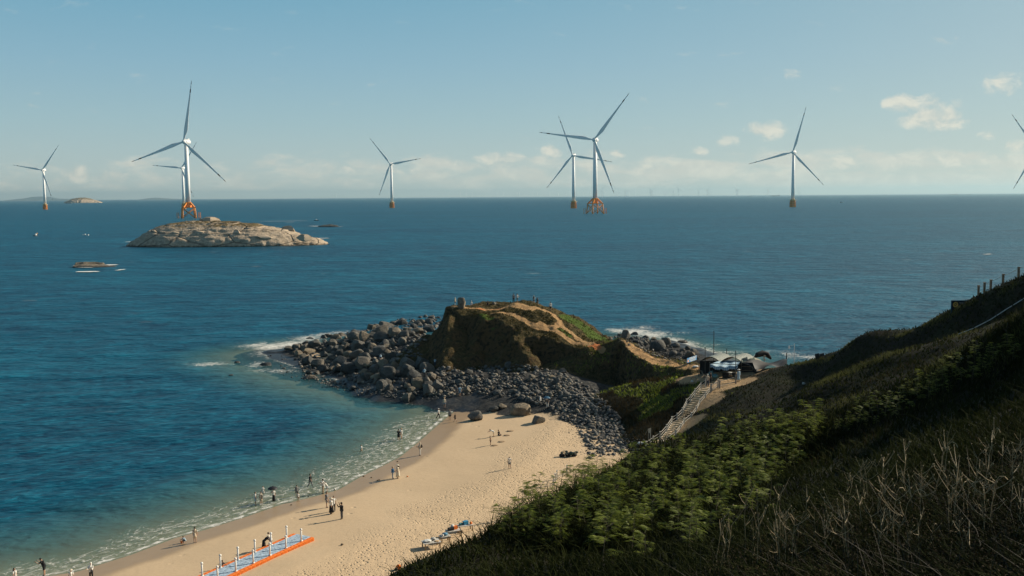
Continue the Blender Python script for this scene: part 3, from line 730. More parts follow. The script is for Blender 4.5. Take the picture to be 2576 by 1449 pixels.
HAND = [
 (1194, 1060, 39, 30, "dark rough boulder alone on the sand, nearest the wet sand", 9),
 (1243, 1038, 28, 13, "low grey boulder on the sand between the dark boulder and the big round one", 3),
 (1264, 1030, 23, 13, "small pointed grey boulder touching the low grey one on the sand", 12),
 (1310, 1047, 55, 34, "biggest boulder on the sand, grey and rounded", 1),
 (1354, 1067, 36, 23, "tan boulder on the sand in front of the biggest round one", 10),
 (1251, 994, 20, 15, "tan round boulder at the back edge of the sand", 4),
 (1259, 1001, 11, 10, "little grey boulder leaning on the tan round one at the back edge of the sand", 14),
 (1175, 990, 18, 17, "ball-shaped tan boulder where the sand meets the stones", 0),
 (1027, 1013, 37, 24, "grey boulder with a flat pale face standing in the shallow water", 11),
 (1076, 997, 30, 33, "tall pointed boulder at the corner of the cove", 13),
 (1071, 975, 28, 27, "upright boulder with streaked face behind the tall pointed one", 8),
 (1155, 967, 20, 12, "orange tan slab tilted in the stones behind the cove", 15),
 (1036, 988, 26, 14, "low wide boulder left of the tall pointed one", 2),
 (972, 971, 31, 22, "blocky grey boulder at the inner water edge of the rock pile", 16),
 (919, 863, 38, 30, "large boulder with a pale flat face in the middle of the rock pile", 9),
 (960, 859, 44, 26, "dark wedge shaped slab beside the pale faced boulder", 17),
 (994, 846, 38, 25, "smooth round boulder on top of the rock pile", 5),
 (949, 829, 29, 22, "squat boulder on the seaward crest of the rock pile", 6),
 (1007, 818, 34, 26, "peaked boulder, the highest of the rock pile", 12),
 (1040, 826, 21, 20, "upright boulder right of the peaked one", 15),
 (1061, 816, 27, 23, "round boulder on the crest near the headland", 7),
 (1087, 802, 21, 13, "flat tan boulder on the crest below the headland", 10),
 (1112, 811, 25, 29, "dark boulder tight against the headland cliff", 1),
 (1051, 839, 34, 16, "long low boulder under the upright one", 3),
 (1017, 849, 26, 17, "tan boulder right of the smooth round one", 4),
 (986, 866, 18, 17, "round boulder below the dark wedge shaped slab", 0),
 (846, 854, 31, 21, "dark block at the seaward end of the crest", 11),
 (889, 859, 34, 21, "rounded brown boulder between the dark block and the pale face", 2),
 (837, 869, 26, 16, "brown boulder below the dark block at the seaward end", 5),
 (790, 875, 36, 16, "low brown boulder beside the white surf", 6),
 (776, 892, 36, 16, "broad dark boulder at the seaward tip of the pile", 8),
 (815, 899, 20, 18, "triangular boulder right of the broad dark tip boulder", 13),
 (845, 887, 31, 17, "leaning slab above the triangular boulder", 16),
 (835, 904, 23, 13, "grey boulder split by a shadow near the tip", 14),
 (876, 897, 27, 16, "pale oval boulder in the middle of the outer pile", 7),
 (876, 940, 43, 30, "huge rounded boulder at the cove side of the outer pile", 1),
 (931, 891, 21, 14, "pale boulder with a broken top above the huge one", 9),
 (945, 917, 18, 14, "round boulder beside the shaded stones", 0),
 (929, 925, 29, 13, "long boulder right of the huge rounded one", 3),
 (994, 928, 20, 21, "upright tan boulder at the edge of the headland's shade", 12),
 (999, 948, 34, 18, "wide tan boulder below the upright one at the shade edge", 4),
 (930, 954, 25, 18, "grey faceted boulder at the cove waterline", 10),
 (780, 954, 39, 12, "flat table-like rock in the calm water", 5),
 (777, 941, 17, 13, "small pointed rock behind the flat table-like rock", 13),
 (797, 942, 15, 11, "small grey rock right of the pointed one in the water", 14),
 (668, 921, 34, 9, "dark flat rock awash in the surf", 2),
 (597, 914, 16, 9, "rock with spray, farthest out from the point", 3),
 (580, 946, 16, 6, "small dark rock alone in the open water", 6),
 (780, 854, 21, 8, "black wedge of rock in the breaking surf", 17),
 (727, 880, 26, 9, "low black rock in white foam", 7),
 (745, 880, 22, 14, "dark rounded rock at the foam's inner edge", 1),
 (887, 982, 21, 12, "brown rock standing alone in the cove shallows", 15),
 (842, 975, 19, 6, "flat wet rock in the cove shallows", 6),
 (837, 962, 20, 7, "ragged wet rock behind the flat wet one in the cove", 11),
 (714, 928, 13, 5, "tiny dark rock between surf and calm water", 8),
]
for px, py, wp, hp, lab, vv in HAND: boulder(px, py, wp, hp, lab, "boulders of the point and cove", var=vv)
HANDB = [
 (1515, 865, 27, 48, "tall standing boulder like a thumb behind the saddle", 13), (1499, 870, 27, 27, "tan boulder at the foot of the thumb-like one", 4),
 (1473, 823, 13, 14, "round boulder perched on the headland's grassy shoulder", 0), (1500, 842, 13, 18, "slim boulder left of the thumb-like one", 15),
 (1574, 851, 28, 27, "dark square-topped block beside the surf", 11), (1598, 843, 20, 12, "black rock behind the square-topped block in foam", 17),
 (1561, 866, 30, 16, "flat tan boulder in front of the square-topped block", 2), (1592, 878, 36, 17, "tan boulder with grass at its foot beside the path", 5),
 (1643, 897, 53, 26, "broad flat slab, largest behind the saddle", 9), (1655, 883, 40, 30, "big dark boulder above the broad flat slab", 1),
 (1676, 867, 26, 20, "dark dome-shaped boulder right of the big dark one", 7), (1717, 863, 29, 10, "ragged rock awash in the surf behind the saddle", 10),
 (1608, 878, 17, 20, "dark upright boulder left of the broad slab", 16), (1694, 895, 24, 16, "dark boulder right of the broad slab", 3),
 (1717, 906, 26, 16, "black boulder beside the stall's path", 12), (1736, 898, 24, 17, "peaked black boulder close to the stall roof", 14),
 (1747, 890, 24, 13, "shiny black rock at the surf near the stall", 6), (1704, 914, 24, 13, "grey boulder at the edge of the sandy path", 8), (1697, 875, 27, 12, "wet black rock between dome-shaped boulder and surf", 2),
]
for px, py, wp, hp, lab, vv in HANDB: boulder(px, py, wp, hp, lab, "boulders behind the saddle", var=vv, ground=None)
o = boulder(1161, 785, 21, 28, "pale standing rock on the headland's seaward corner", var=4, ground=GZ)
q_ = atY(1161, 764, 198.5); o.location = (q_.x, q_.y, gz(q_.x, q_.y) + .75)
boulder(1244, 767, 12, 9, "small pale rock on the headland top", var=9, ground=GZ)
boulder(1281, 924, 24, 15, "pale boulder in the shade at the foot of the headland", var=3, ground=GZ)
boulder(1326, 925, 14, 10, "grey boulder at the grassy top edge of the stones", var=5, ground=GZ)

def in_poly(x, y, P):
    c = False
    for i in range(len(P)):
        x0, y0 = P[i]; x1, y1 = P[i - 1]
        if (y0 > y) != (y1 > y) and x < (x1 - x0) * (y - y0) / (y1 - y0) + x0: c = not c
    return c
def poly_pts(P, n, rg):
    xs = [p[0] for p in P]; ys = [p[1] for p in P]; r = []
    while len(r) < n:
        x = rg.uniform(min(xs), max(xs)); y = rg.uniform(min(ys), max(ys))
        if in_poly(x, y, P): r.append((x, y))
    return r
Z1 = [(735, 882), (790, 856), (850, 842), (930, 830), (1000, 806), (1095, 792), (1118, 806), (1090, 840), (1055, 880), (1070, 930), (1100, 960), (1110, 992), (1040, 1002), (960, 985), (890, 962), (800, 935), (760, 915)]
Z2 = [(1060, 930), (1230, 922), (1330, 920), (1420, 940), (1450, 975), (1400, 1040), (1340, 1015), (1260, 992), (1180, 992), (1120, 1002), (1080, 985)]
Z3 = [(1420, 940), (1500, 985), (1560, 1050), (1580, 1110), (1575, 1140), (1480, 1155), (1470, 1110), (1450, 1078), (1395, 1042)]
Z4 = [(1525, 850), (1580, 838), (1650, 856), (1740, 882), (1765, 900), (1735, 915), (1680, 908), (1640, 895), (1600, 878), (1560, 862)]
Z5 = [(640, 900), (720, 890), (760, 915), (830, 940), (900, 965), (960, 990), (900, 1000), (820, 985), (740, 960), (700, 940)]
taken = [(a[0], a[1] - a[3] * .4, a[2] * .5) for a in HAND + HANDB]
def scatter(Z, n, lo, hi, lab, grp, rg, asp=(.5, .8), gap=.75, pw=2.0):
    k = 0; tries = 0
    while k < n and tries < n * 40:
        tries += 1
        (x, y), = poly_pts(Z, 1, rg); wpx = lo + (hi - lo) * rg.random() ** pw
        if any((x - a) ** 2 + ((y - wpx * .3 - c2) * 1.4) ** 2 < ((wpx * .5 + r) * gap) ** 2 for a, c2, r in taken): continue
        if boulder(x, y, wpx, wpx * rg.uniform(*asp), lab, grp): taken.append((x, y - wpx * .3, wpx * .5)); k += 1
scatter(Z1, 88, 18, 42, "mid-sized grey brown boulder among many in the rock pile left of the headland", "mid-sized boulders of the rock pile", rr, asp=(.6, .95), gap=.46, pw=1.3)
scatter(Z1, 40, 9, 15, "small grey brown boulder wedged in the rock pile left of the headland", "small boulders of the rock pile", rr, gap=.6)
scatter(Z2, 74, 9, 23, "grey or tan boulder in the stone field between headland and sand", "boulders of the stone field", rr, gap=.75, pw=2.2)
scatter(Z3, 24, 7, 14, "blue grey boulder in the shaded stone slope right of the sand", "boulders of the shaded stone slope", rr, gap=.8)
scatter(Z4, 22, 10, 24, "dark boulder in the jumble behind the saddle", "dark boulders behind the saddle", rr, gap=.6, pw=1.3)
scatter(Z5, 14, 4, 10, "small wet rock showing above the shallow water of the cove", "wet rocks in the cove", rr, asp=(.3, .5), gap=1.0)

# the thousands of small stones
SM = [boulder_verts(300 + k, 1, 5, (.5, .9), .05) for k in range(10)]
SV = []; SF = []; off = 0
rs = random.Random(9)
def stones(Z, n, lo, hi):
    global off
    for x, y in poly_pts(Z, n, rs):
        p = hit(x, y)
        if p is None: continue
        wm = (lo + (hi - lo) * rs.random() ** 2.2) * p.y / FPX / 2
        V, F = SM[rs.randrange(10)]
        a = rs.uniform(0, 6.28); ca, sa = math.cos(a), math.sin(a)
        S = V * np.array([wm * rs.uniform(.8, 1.2), wm * rs.uniform(.7, 1), wm * rs.uniform(.5, .9)])
        X = S[:, 0] * ca - S[:, 1] * sa + p.x; Y = S[:, 0] * sa + S[:, 1] * ca + p.y
        SV.append(np.stack([X, Y, S[:, 2] + p.z + wm * .25], 1)); SF.append(F + off); off += len(V)
random.seed(2); stones(Z1, 1100, 4, 14); stones(Z2, 1500, 2.2, 14); stones(Z3, 1500, 2.6, 14); stones([(745, 890), (800, 905), (800, 930), (770, 942), (750, 925)], 90, 3, 10); stones([(760, 940), (900, 965), (1000, 990), (1110, 995), (1100, 1006), (1000, 1004), (880, 985), (760, 955)], 420, 2, 8); stones(Z4, 250, 3, 9); stones(Z5, 60, 2, 5)
stones([(1400, 1035), (1455, 1075), (1475, 1112), (1472, 1160), (1440, 1120), (1425, 1070)], 60, 1.6, 4)
stones([(1560, 1100), (1630, 1110), (1600, 1140), (1540, 1150)], 160, 2.5, 7)
stones([(1100, 990), (1260, 985), (1350, 1012), (1420, 1050), (1350, 1030), (1200, 1004)], 160, 1.2, 3.2)
o = mesh_obj("rubble", np.concatenate(SV), np.concatenate(SF), None)
m_rub, nt, b = new_mat("loose_stones")
P = nt.pos(); n1 = nt.noise(P, 1.3, 3)
c = nt.ramp(n1, [(.3, (.04, .043, .046)), (.5, (.10, .10, .095)), (.62, (.18, .165, .14)), (.75, (.30, .23, .15))])
ri = nt.new('ShaderNodeNewGeometry').outputs['Random Per Island']
c = nt.mix(.62, c, nt.ramp(ri, [(0, (.03, .033, .036)), (.45, (.085, .085, .08)), (.75, (.17, .155, .13)), (.92, (.30, .235, .15)), (1, (.34, .30, .24))]))
nt.link(c, b.inputs['Base Color']); b.inputs['Roughness'].default_value = .85
nt.link(nt.bump(nt.noise(P, 9, 3), .5, .06), b.inputs['Normal'])
o.data.materials.append(m_rub); tag(o, "loose small stones covering the slope below the headland", "stones", kind='stuff')

# ------------------------------------------------------------------ rocky islets out at sea
m_isl, nt, b = new_mat("weathered_granite")
P = nt.obj_coord(); n1 = nt.noise(P, .06, 5, .6); n2 = nt.noise(P, .4, 5, .65); n3 = nt.noise(P, 1.6, 4)
c = nt.ramp(n2, [(.3, (.27, .21, .15)), (.5, (.43, .34, .245)), (.7, (.52, .42, .31))])
slope = nt.new('ShaderNodeSeparateXYZ'); nt.link(nt.new('ShaderNodeNewGeometry').outputs['Normal'], slope.inputs[0])
sz = nt.new('ShaderNodeSeparateXYZ'); nt.link(nt.pos(), sz.inputs[0])
veg = nt.math('MULTIPLY', nt.smooth(nt.math('ADD', slope.outputs[2], nt.math('MULTIPLY', nt.math('SUBTRACT', n2, .5), .9)), .82, .98), nt.attr('veg'))
c = nt.mix(nt.smooth(veg, .35, .7), c, nt.mix(n3, (.08, .06, .025, 1), (.17, .12, .05, 1)))
dark = nt.math('SUBTRACT', 1.0, nt.smooth(nt.math('ADD', sz.outputs[2], nt.math('MULTIPLY', nt.math('SUBTRACT', n2, .5), 2.5)), .3, 1.5))
c = nt.mix(nt.math('MULTIPLY', dark, .8), c, (.045, .04, .03, 1))
crk = nt.math('SUBTRACT', 1.0, nt.smooth(nt.voro(nt.mapping(P, (.028, .04, .10), (0, .1, .5)), 1.0, 'DISTANCE_TO_EDGE'), 0.0, .03))
c = nt.mix(nt.math('MULTIPLY', crk, .6), c, (.03, .026, .02, 1))
nt.link(c, b.inputs['Base Color']); b.inputs['Roughness'].default_value = .9; b.inputs['Specular IOR Level'].default_value = .15
nt.link(nt.bump(nt.math('ADD', n2, nt.math('MULTIPLY', crk, -.6)), 1.0, 1.0), b.inputs['Normal'])

def islet(name, prof, py_base, depth_m, label, steps=(220, 70), seed=3, blocky=1.0, vegz=99, mat=m_isl, cat="islet"):
    """prof: (px, py_top) skyline from left to right; depth_m front-to-back size."""
    d0 = atZ(prof[len(prof) // 2][0], py_base).y
    dm = d0 + depth_m * .45
    pts = []
    for px, py in prof:
        q = atY(px, py, dm); pts.append((q.x, max(q.z, 0)))
    xs = np.array([p[0] for p in pts]); zs = np.array([p[1] for p in pts])
    n, m = steps
    X = np.linspace(xs[0] - 2, xs[-1] + 2, n)[None, :].repeat(m, 0)
    T = np.linspace(-.5, .5, m)[:, None].repeat(n, 1)
    ridge_z = np.interp(X[0], xs, zs, left=0, right=0)[None, :]
    w_ = np.clip(ridge_z / max(zs.max(), .1), .08, 1) ** .6
    Y = dm + T * depth_m * w_ + (0.06 * depth_m * fbm(X / 30, T * 3, 0, 3, seed))
    prf = np.clip(1 - np.abs(T * 2) ** 2.4, 0, 1) ** .75
    Z = ridge_z * prf
    # stepped granite slabs
    amp = np.clip(ridge_z / 5, .15, 1)
    c1 = vn3(X / 16 + Y / 30, Y / 8, Z / 3.0, seed + 2); c2 = vn3(X / 3.5, Y / 3.5, Z / 1.5, seed + 3)
    stp = np.round((Z + 2.2 * fbm(X / 16, Y / 16, 0, 2, seed + 1)) / 2.6) * 2.6
    Z = Z * (1 - .42 * blocky) + stp * .42 * blocky * (prf > 0.02) + (c1 * .9 + c2 * .5) * amp * blocky * np.clip(prf * 3, 0, 1)
    Z = np.where(prf <= 0.0, -1.5, Z) - 0.15
    Y = Y - (np.abs(vn3(X / 6, Z / 2.5, 4, seed + 8)) * 2.4 * amp * blocky)
    jj, ii = np.meshgrid(np.arange(m - 1), np.arange(n - 1), indexing='ij')
    F = np.stack([jj * n + ii, jj * n + ii + 1, (jj + 1) * n + ii + 1, (jj + 1) * n + ii], -1).reshape(-1, 4)
    cx = float(X.mean()); V = np.stack([X - cx, Y - dm, Z], -1).reshape(-1, 3)
    o = mesh_obj(name, V, F, mat, smooth=False); o.location = (cx, dm, 0)
    vattr(o, 'veg', sstep(Z, vegz - 3, vegz + 1).ravel())
    tag(o, label, cat)
    return o, (lambda x: float(np.interp(x, xs, zs))), dm
isl, _, idm = islet("rocky_island", [(327, 612), (347, 600), (366, 589), (391, 574), (410, 568), (440, 560), (460, 558), (500, 556), (550, 556), (600, 558), (646, 561), (673, 568), (700, 573), (725, 579), (745, 586), (767, 591), (798, 598), (822, 610)],
                    621, 64, "large pale granite island with brown turf top below the nearest left turbine", (340, 130), 3, .5, 15)
islet("sea_rock", [(186, 670), (195, 660), (215, 658), (235, 659), (255, 661), (275, 665), (292, 669)], 673, 12, "low dark bare rock islet in foam nearer than the large island", (80, 30), 13, .8, mat=m_rock)
islet("sea_rock", [(798, 570), (815, 566), (832, 564), (845, 566), (858, 570)], 571, 12, "tiny dark reef with white surf right of the large island", (50, 24), 17, .6, mat=m_rock)
islet("rocky_island", [(166, 508), (178, 503), (190, 499), (205, 497), (218, 498), (232, 502), (243, 505), (254, 508)], 510.5, 300, "small distant rocky island near the horizon beside the leftmost turbine", (120, 50), 23, 2.5, 30)
# loose blocks standing on the large island
bi = random.Random(3)
for px, py, wpx, hpx, lab in [(528, 556, 46, 11, "long pale block crowning the large island"), (506, 556, 10, 7, "small square block left of the island's crown"), (725, 584, 38, 17, "big rounded block at the right shoulder of the large island"),
                              (590, 590, 40, 14, "undercut ledge block in the middle of the island's face"), (655, 604, 70, 15, "long overhanging slab on the island's face"), (500, 592, 44, 13, "bulging block on the left part of the island's face"),
                              (765, 604, 40, 16, "dark tilted slab at the right tip of the island"), (440, 600, 44, 20, "pale bulging buttress at the island's left front")]:
    dd = idm - (20 if py > 587 else -2); s = dd / FPX; q = atY(px, py, dd)
    o = bpy.data.objects.new("rock_block", None); COL.objects.unlink(o) if o.name in COL.objects else None
    bpy.data.objects.remove(o)
    me = ROCKM[bi.choice(list(FACET))].copy(); me.materials.clear(); me.materials.append(m_isl)
    o = bpy.data.objects.new("rock_block", me); COL.objects.link(o)
    o.scale = (wpx * s / 2, wpx * s / 2 * .6, hpx * s / 2 * 1.15); o.location = (q.x, q.y, q.z + hpx * s * .38); o.rotation_euler = (0, 0, bi.uniform(-.2, .2)); tag(o, lab, "rock")

m_far, nt, b = new_mat("distant_hills"); b.inputs['Base Color'].default_value = (.05, .085, .10, 1); b.inputs['Roughness'].default_value = 1  # blue of the haze put into the base colour
def far_hills(prof, d, label):
    pts = [atY(px, py, d) for px, py in prof]
    V = []; n = len(pts)
    for k, (dy, f) in enumerate(((-900, 0), (-300, .75), (0, 1), (900, 0))):
        for p in pts: V.append((p.x, d + dy, max(p.z * f, 0) - 3))
    F = [(k * n + i, k * n + i + 1, (k + 1) * n + i + 1, (k + 1) * n + i) for k in range(3) for i in range(n - 1)]
    o = mesh_obj("far_hills", V, F, m_far, smooth=True); o['kind'] = 'structure'
far_hills([(30, 503.5), (45, 500), (62, 499), (80, 495), (105, 494), (125, 495), (142, 499), (165, 500), (185, 499), (205, 501), (225, 503)], 34000, "")
far_hills([(365, 502), (375, 498), (395, 497), (412, 498.5), (430, 499.5), (455, 500), (475, 501.5)], 34000, "")
# ------------------------------------------------------------------ people
SKIN = plain("skin", (.48, .30, .20), .55, .06)
m_dark = plain("dark_hair", (.018, .015, .013), .5, .2)
def cloth(name, c, var=.1): return plain("cloth_" + name, c, .85, var, 9)
CL = dict(white=cloth("white", (.72, .70, .64)), black=cloth("black", (.018, .019, .022)), grey=cloth("grey", (.22, .22, .21)), beige=cloth("beige", (.55, .47, .36)), cream=cloth("cream", (.68, .61, .47)),
          khaki=cloth("khaki", (.36, .30, .21)), blue=cloth("blue", (.05, .16, .32)), ltblue=cloth("pale_blue", (.38, .52, .60)), navy=cloth("navy", (.03, .045, .08)), jean=cloth("faded_denim", (.20, .26, .32)),
          charcoal=cloth("charcoal", (.06, .06, .065)), brown=cloth("brown", (.12, .085, .06)), tan=cloth("tan", (.40, .30, .19)), orange=cloth("orange", (.75, .20, .04)), pattern=cloth("mottled_grey", (.20, .20, .20), .7), skin=SKIN,
          lips=plain("lips", (.35, .12, .10), .5))
PENDING = []
def remesh(o, vs):
    m = o.modifiers.new("r", 'REMESH'); m.mode = 'VOXEL'; m.voxel_size = vs; m.use_smooth_shade = True; PENDING.append(o)
def finish_remesh():
    dg = bpy.context.evaluated_depsgraph_get(); dg.update()
    done = []
    for o in PENDING:
        me = bpy.data.meshes.new_from_object(o.evaluated_get(dg)); done.append((o, me))
    for o, me in done:
        o.modifiers.clear(); old = o.data; o.data = me
    PENDING.clear()

def rotx(v, a): return Vector((v[0], v[1] * math.cos(a) - v[2] * math.sin(a), v[1] * math.sin(a) + v[2] * math.cos(a)))
def make_person(loc, H, face, label, top='white', tl='short', bot='shorts', bc='black', head='hair', hc='dark', lean=0.0, nod=0.0, hipL=0.0, hipR=0.0, kneeL=0.03, kneeR=0.03,
                armL=(0.05, .12, .15), armR=(0.05, .12, .15), crouch=0, group=None, twist=0):
    """faces +Y before turning; angles in radians: hip forward +, knee back +, arm = (forward, outward, elbow)"""
    root = empty("person", loc, face); tag(root, label, "person", group)
    k = H / 1.7
    def sc_(v): return Vector(v) * k
    hipw = .09; TH = .42; SHN = .42
    legs = []
    for s, hp, kn in ((-1, hipL, kneeL), (1, hipR, kneeR)):
        a = Vector((s * hipw, 0, 0)); kd = rotx((0, 0, -1), hp); kn_p = a + Vector((s * .015, kd.y * TH, kd.z * TH))
        sd_ = rotx((0, 0, -1), hp - kn); an = kn_p + Vector((0, sd_.y * SHN, sd_.z * SHN)); legs.append((s, a, kn_p, an))
    low = min(l[3].z for l in legs) - .07
    off = Vector((0, 0, -low))
    legs = [(s, a + off, b_ + off, c_ + off) for s, a, b_, c_ in legs]
    pel = off.copy()
    def tor(v): return pel + rotx(v, -lean)
    neck = tor((0, -.01, .52)); sh_z = .47
    hd_dir = rotx((0, 0, 1), -(lean * .8 + nod)); hc_ = neck + hd_dir * .16 + rotx((0, .02, 0), -(lean * .8 + nod))
    arms = []
    for s, (fw, ow, elb) in ((-1, armL), (1, armR)):
        sh = tor((s * .175, 0, sh_z))
        d1 = rotx((0, 0, -1), fw); d1 = Vector((s * math.sin(ow), d1.y * math.cos(ow), d1.z * math.cos(ow))).normalized()
        el_ = sh + d1 * .28
        d2 = rotx((0, 0, -1), fw + elb); d2 = Vector((s * math.sin(ow) * .4, d2.y, d2.z)).normalized()
        wr = el_ + d2 * .25; arms.append((s, sh, el_, wr, d2))
    Rh = Matrix.Rotation(-(lean * .8 + nod), 3, 'X')
    # --- body
    m = MB()
    m.tube([tor((0, 0, -.06)), tor((0, 0, .05)), tor((0, .01, .18)), tor((0, .01, .33)), tor((0, 0, .44)), tor((0, -.01, .50))], [(.10, .10), (.155, .105), (.125, .09), (.155, .11), (.165, .095), (.07, .06)], 12)
    m.tube([tor((0, -.01, .46)), neck + hd_dir * .09], [.055, .05], 8)
    m.ell(hc_, (.076, .095, .115), 12, 9, Rh)
    m.ell(hc_ + Rh @ Vector((0, .095, -.012)), (.014, .02, .024), 6, 5, Rh)
    for s in (-1, 1): m.ell(hc_ + Rh @ Vector((s * .078, -.01, -.01)), (.012, .022, .032), 6, 5, Rh)
    for s, a, b_, c_ in legs:
        m.tube([a + Vector((0, 0, .04)), (a + b_) / 2, b_, b_.lerp(c_, .35), c_], [.088, .072, .055, .056, .038], 8)
        f = c_ + Vector((0, .055, -.035)); m.ell(f, (.042, .115, .036), 8, 6)
    for s, sh, el_, wr, d2 in arms:
        m.tube([sh, sh.lerp(el_, .5), el_, el_.lerp(wr, .4), wr], [.054, .046, .038, .038, .027], 8)
        m.ell(wr + d2 * .045, (.022, .036, .045), 8, 6, d2.to_track_quat('Z', 'Y').to_matrix())
    m.v = [tuple(Vector(v) * k) for v in m.v]
    body = m.build("body", [SKIN, m_dark, CL['lips']], root, True); remesh(body, .02 * k)
    # fingers, eyes and mouth ride on the same mesh after remeshing
    ex = MB(); ex.m = 0
    for s, sh, el_, wr, d2 in arms:
        q = d2.to_track_quat('Z', 'Y').to_matrix(); fl = q @ Vector((1, 0, 0)) * (-s)
        for j, (o_, L) in enumerate(((-.027, .062), (-.009, .075), (.009, .07), (.026, .055))):
            b0 = wr + d2 * .075 + q @ Vector((0, o_, 0)); b1 = b0 + d2 * L * .55 + fl * .008; b2 = b1 + d2 * L * .4 + fl * .022
            ex.tube([b0, b1, b2], [.009, .008, .006], 5)
        b0 = wr + d2 * .03 + q @ Vector((0, .03, 0)); ex.tube([b0, b0 + d2 * .03 + q @ Vector((0, .025, 0)) + fl * .01, b0 + d2 * .058 + q @ Vector((0, .028, 0)) + fl * .02], [.011, .01, .007], 5)
    ex.m = 1
    for s in (-1, 1): ex.ell(hc_ + Rh @ Vector((s * .032, .083, .012)), (.013, .008, .007), 6, 4, Rh)
    ex.m = 2; ex.ell(hc_ + Rh @ Vector((0, .088, -.052)), (.024, .008, .007), 6, 4, Rh)
    body['extra'] = len(EXTRA); EXTRA.append((body, [tuple(Vector(v) * k) for v in ex.v], ex.f, ex.mi))
    def part(mb, name, mat, vs=None):
        mb.v = [tuple(Vector(v) * k) for v in mb.v]; o = mb.build(name, mat, root, True)
        if vs: remesh(o, vs * k)
        return o
    # --- clothing
    if tl != 'none':
        m = MB(); g = .022 if tl in ('short', 'tank') else .036
        hem = -.02 if tl != 'jacket' else -.10
        m.tube([tor((0, 0, hem - .06)), tor((0, 0, .05)), tor((0, .01, .2)), tor((0, .01, .34)), tor((0, 0, .45)), tor((0, -.01, .51))],
               [(.17 + g, .118 + g), (.165 + g, .115 + g), (.142 + g, .102 + g), (.162 + g, .115 + g), (.172 + g, .10 + g), (.085, .07)], 12)
        for s, sh, el_, wr, d2 in arms:
            if tl == 'tank': continue
            if tl == 'short': m.tube([sh, sh.lerp(el_, .8)], [.074, .068], 8)
            else: m.tube([sh, el_, wr], [.074, .06, .05], 8)
        part(m, "jacket" if tl == 'jacket' else "shirt", CL[top], .024)
    if bot in ('shorts', 'trousers'):
        m = MB()
        m.tube([tor((0, 0, -.09)), tor((0, 0, .02)), tor((0, 0, .07))], [(.15, .12), (.185, .135), (.165, .12)], 12)
        for s, a, b_, c_ in legs:
            if bot == 'shorts': m.tube([a + Vector((0, 0, .05)), a.lerp(b_, .85)], [.105, .095], 8)
            else: m.tube([a + Vector((0, 0, .05)), b_, b_.lerp(c_, .94)], [.105, .078, .068], 8)
        part(m, bot, CL[bc], .024)
    elif bot in ('skirt', 'longskirt', 'dress', 'shortdress'):
        m = MB(); L = {'skirt': .42, 'longskirt': .74, 'dress': .70, 'shortdress': .34}[bot]
        knees = sum((l[2] for l in legs), Vector()) / 2; ank = sum((l[3] for l in legs), Vector()) / 2
        mid = knees if L > .35 else pel.lerp(knees, .8); end = knees.lerp(ank, max(0, (L - .42) / .42)) if L > .42 else mid
        hipz = tor((0, 0, .10)) if bot in ('skirt', 'longskirt') else tor((0, 0, .2))
        rings = [(hipz, .155, .115), (pel + Vector((0, 0, -.03)), .20, .15), (mid, .23, .19)] + ([(end, .27, .23)] if L > .42 else [])
        m.tube([r[0] for r in rings], [(r[1], r[2]) for r in rings], 14); part(m, "skirt" if 'skirt' in bot else "dress_skirt", CL[bc])
    # --- hair and hats
    if head in ('hair', 'long', 'cap', 'hat', 'sunhat'):
        m = MB(); m.ell(hc_ + Rh @ Vector((0, -.018, .022)), (.088, .098, .108), 12, 8, Rh)
        if head == 'long' or (head in ('sunhat',) and hc == 'long'):
            m.tube([hc_ + Rh @ Vector((0, -.05, .05)), hc_ + Rh @ Vector((0, -.10, -.08)), tor((0, -.145, .36)), tor((0, -.15, .24))], [(.08, .05), (.095, .05), (.10, .035), (.06, .02)], 8)
        part(m, "hair", m_dark)
    if head in ('cap', 'hat', 'sunhat'):
        col = {'dark': 'black', 'long': 'cream'}.get(hc, hc); m = MB(); up = Rh @ Vector((0, 0, 1)); c0 = hc_ + up * .045
        br = .105 if head == 'cap' else .19 if head == 'hat' else .23
        m.tube([c0, c0 + up * .06, c0 + up * .095], [(.096, .108), (.09, .10), (.05, .06)], 12)
        if head == 'cap': m.ell(c0 + Rh @ Vector((0, .13, .0)), (.07, .075, .012), 8, 4, Rh)
        else: m.tube([c0 + up * .008, c0 - up * .012], [(br * .8, br * .85), (br, br * 1.05)], 14)
        part(m, "hat", CL[col])
    if head == 'hood':
        m = MB(); m.ell(hc_ + Rh @ Vector((0, -.025, .01)), (.105, .108, .13), 12, 8, Rh); m.tube([neck - hd_dir * .02, neck + hd_dir * .07], [.12, .10], 10)
        part(m, "hood", CL[hc])
    if head == 'bald': pass
    if bot != 'none' and not crouch and tl != 'none' and bc not in ('skin',):
        for s, a, b_, c_ in legs:
            m = MB(); m.ell(c_ + Vector((0, .055, -.036)), (.05, .125, .04), 8, 6); part(m, "shoe", CL['charcoal'])
    return root, dict(k=k, head=hc_ * k, back=tor((0, -.19, .33)) * k, hand={s: (wr + d2 * .06) * k for s, sh, el_, wr, d2 in arms}, pel=pel * k)
EXTRA = []
def add_extras():
    for body, V, F, mi in EXTRA:
        me = body.data; bm = bmesh.new(); bm.from_mesh(me)
        vs = [bm.verts.new(v) for v in V]
        for f, i in zip(F, mi):
            try:
                q = bm.faces.new([vs[j] for j in f]); q.material_index = i; q.smooth = True
            except ValueError: pass
        bm.to_mesh(me); bm.free()
        if len(me.materials) < 3:
            me.materials.clear()
            for mm in (SKIN, m_dark, CL['lips']): me.materials.append(mm)
        if 'extra' in body: del body['extra']
def rod(a, b): return a, b

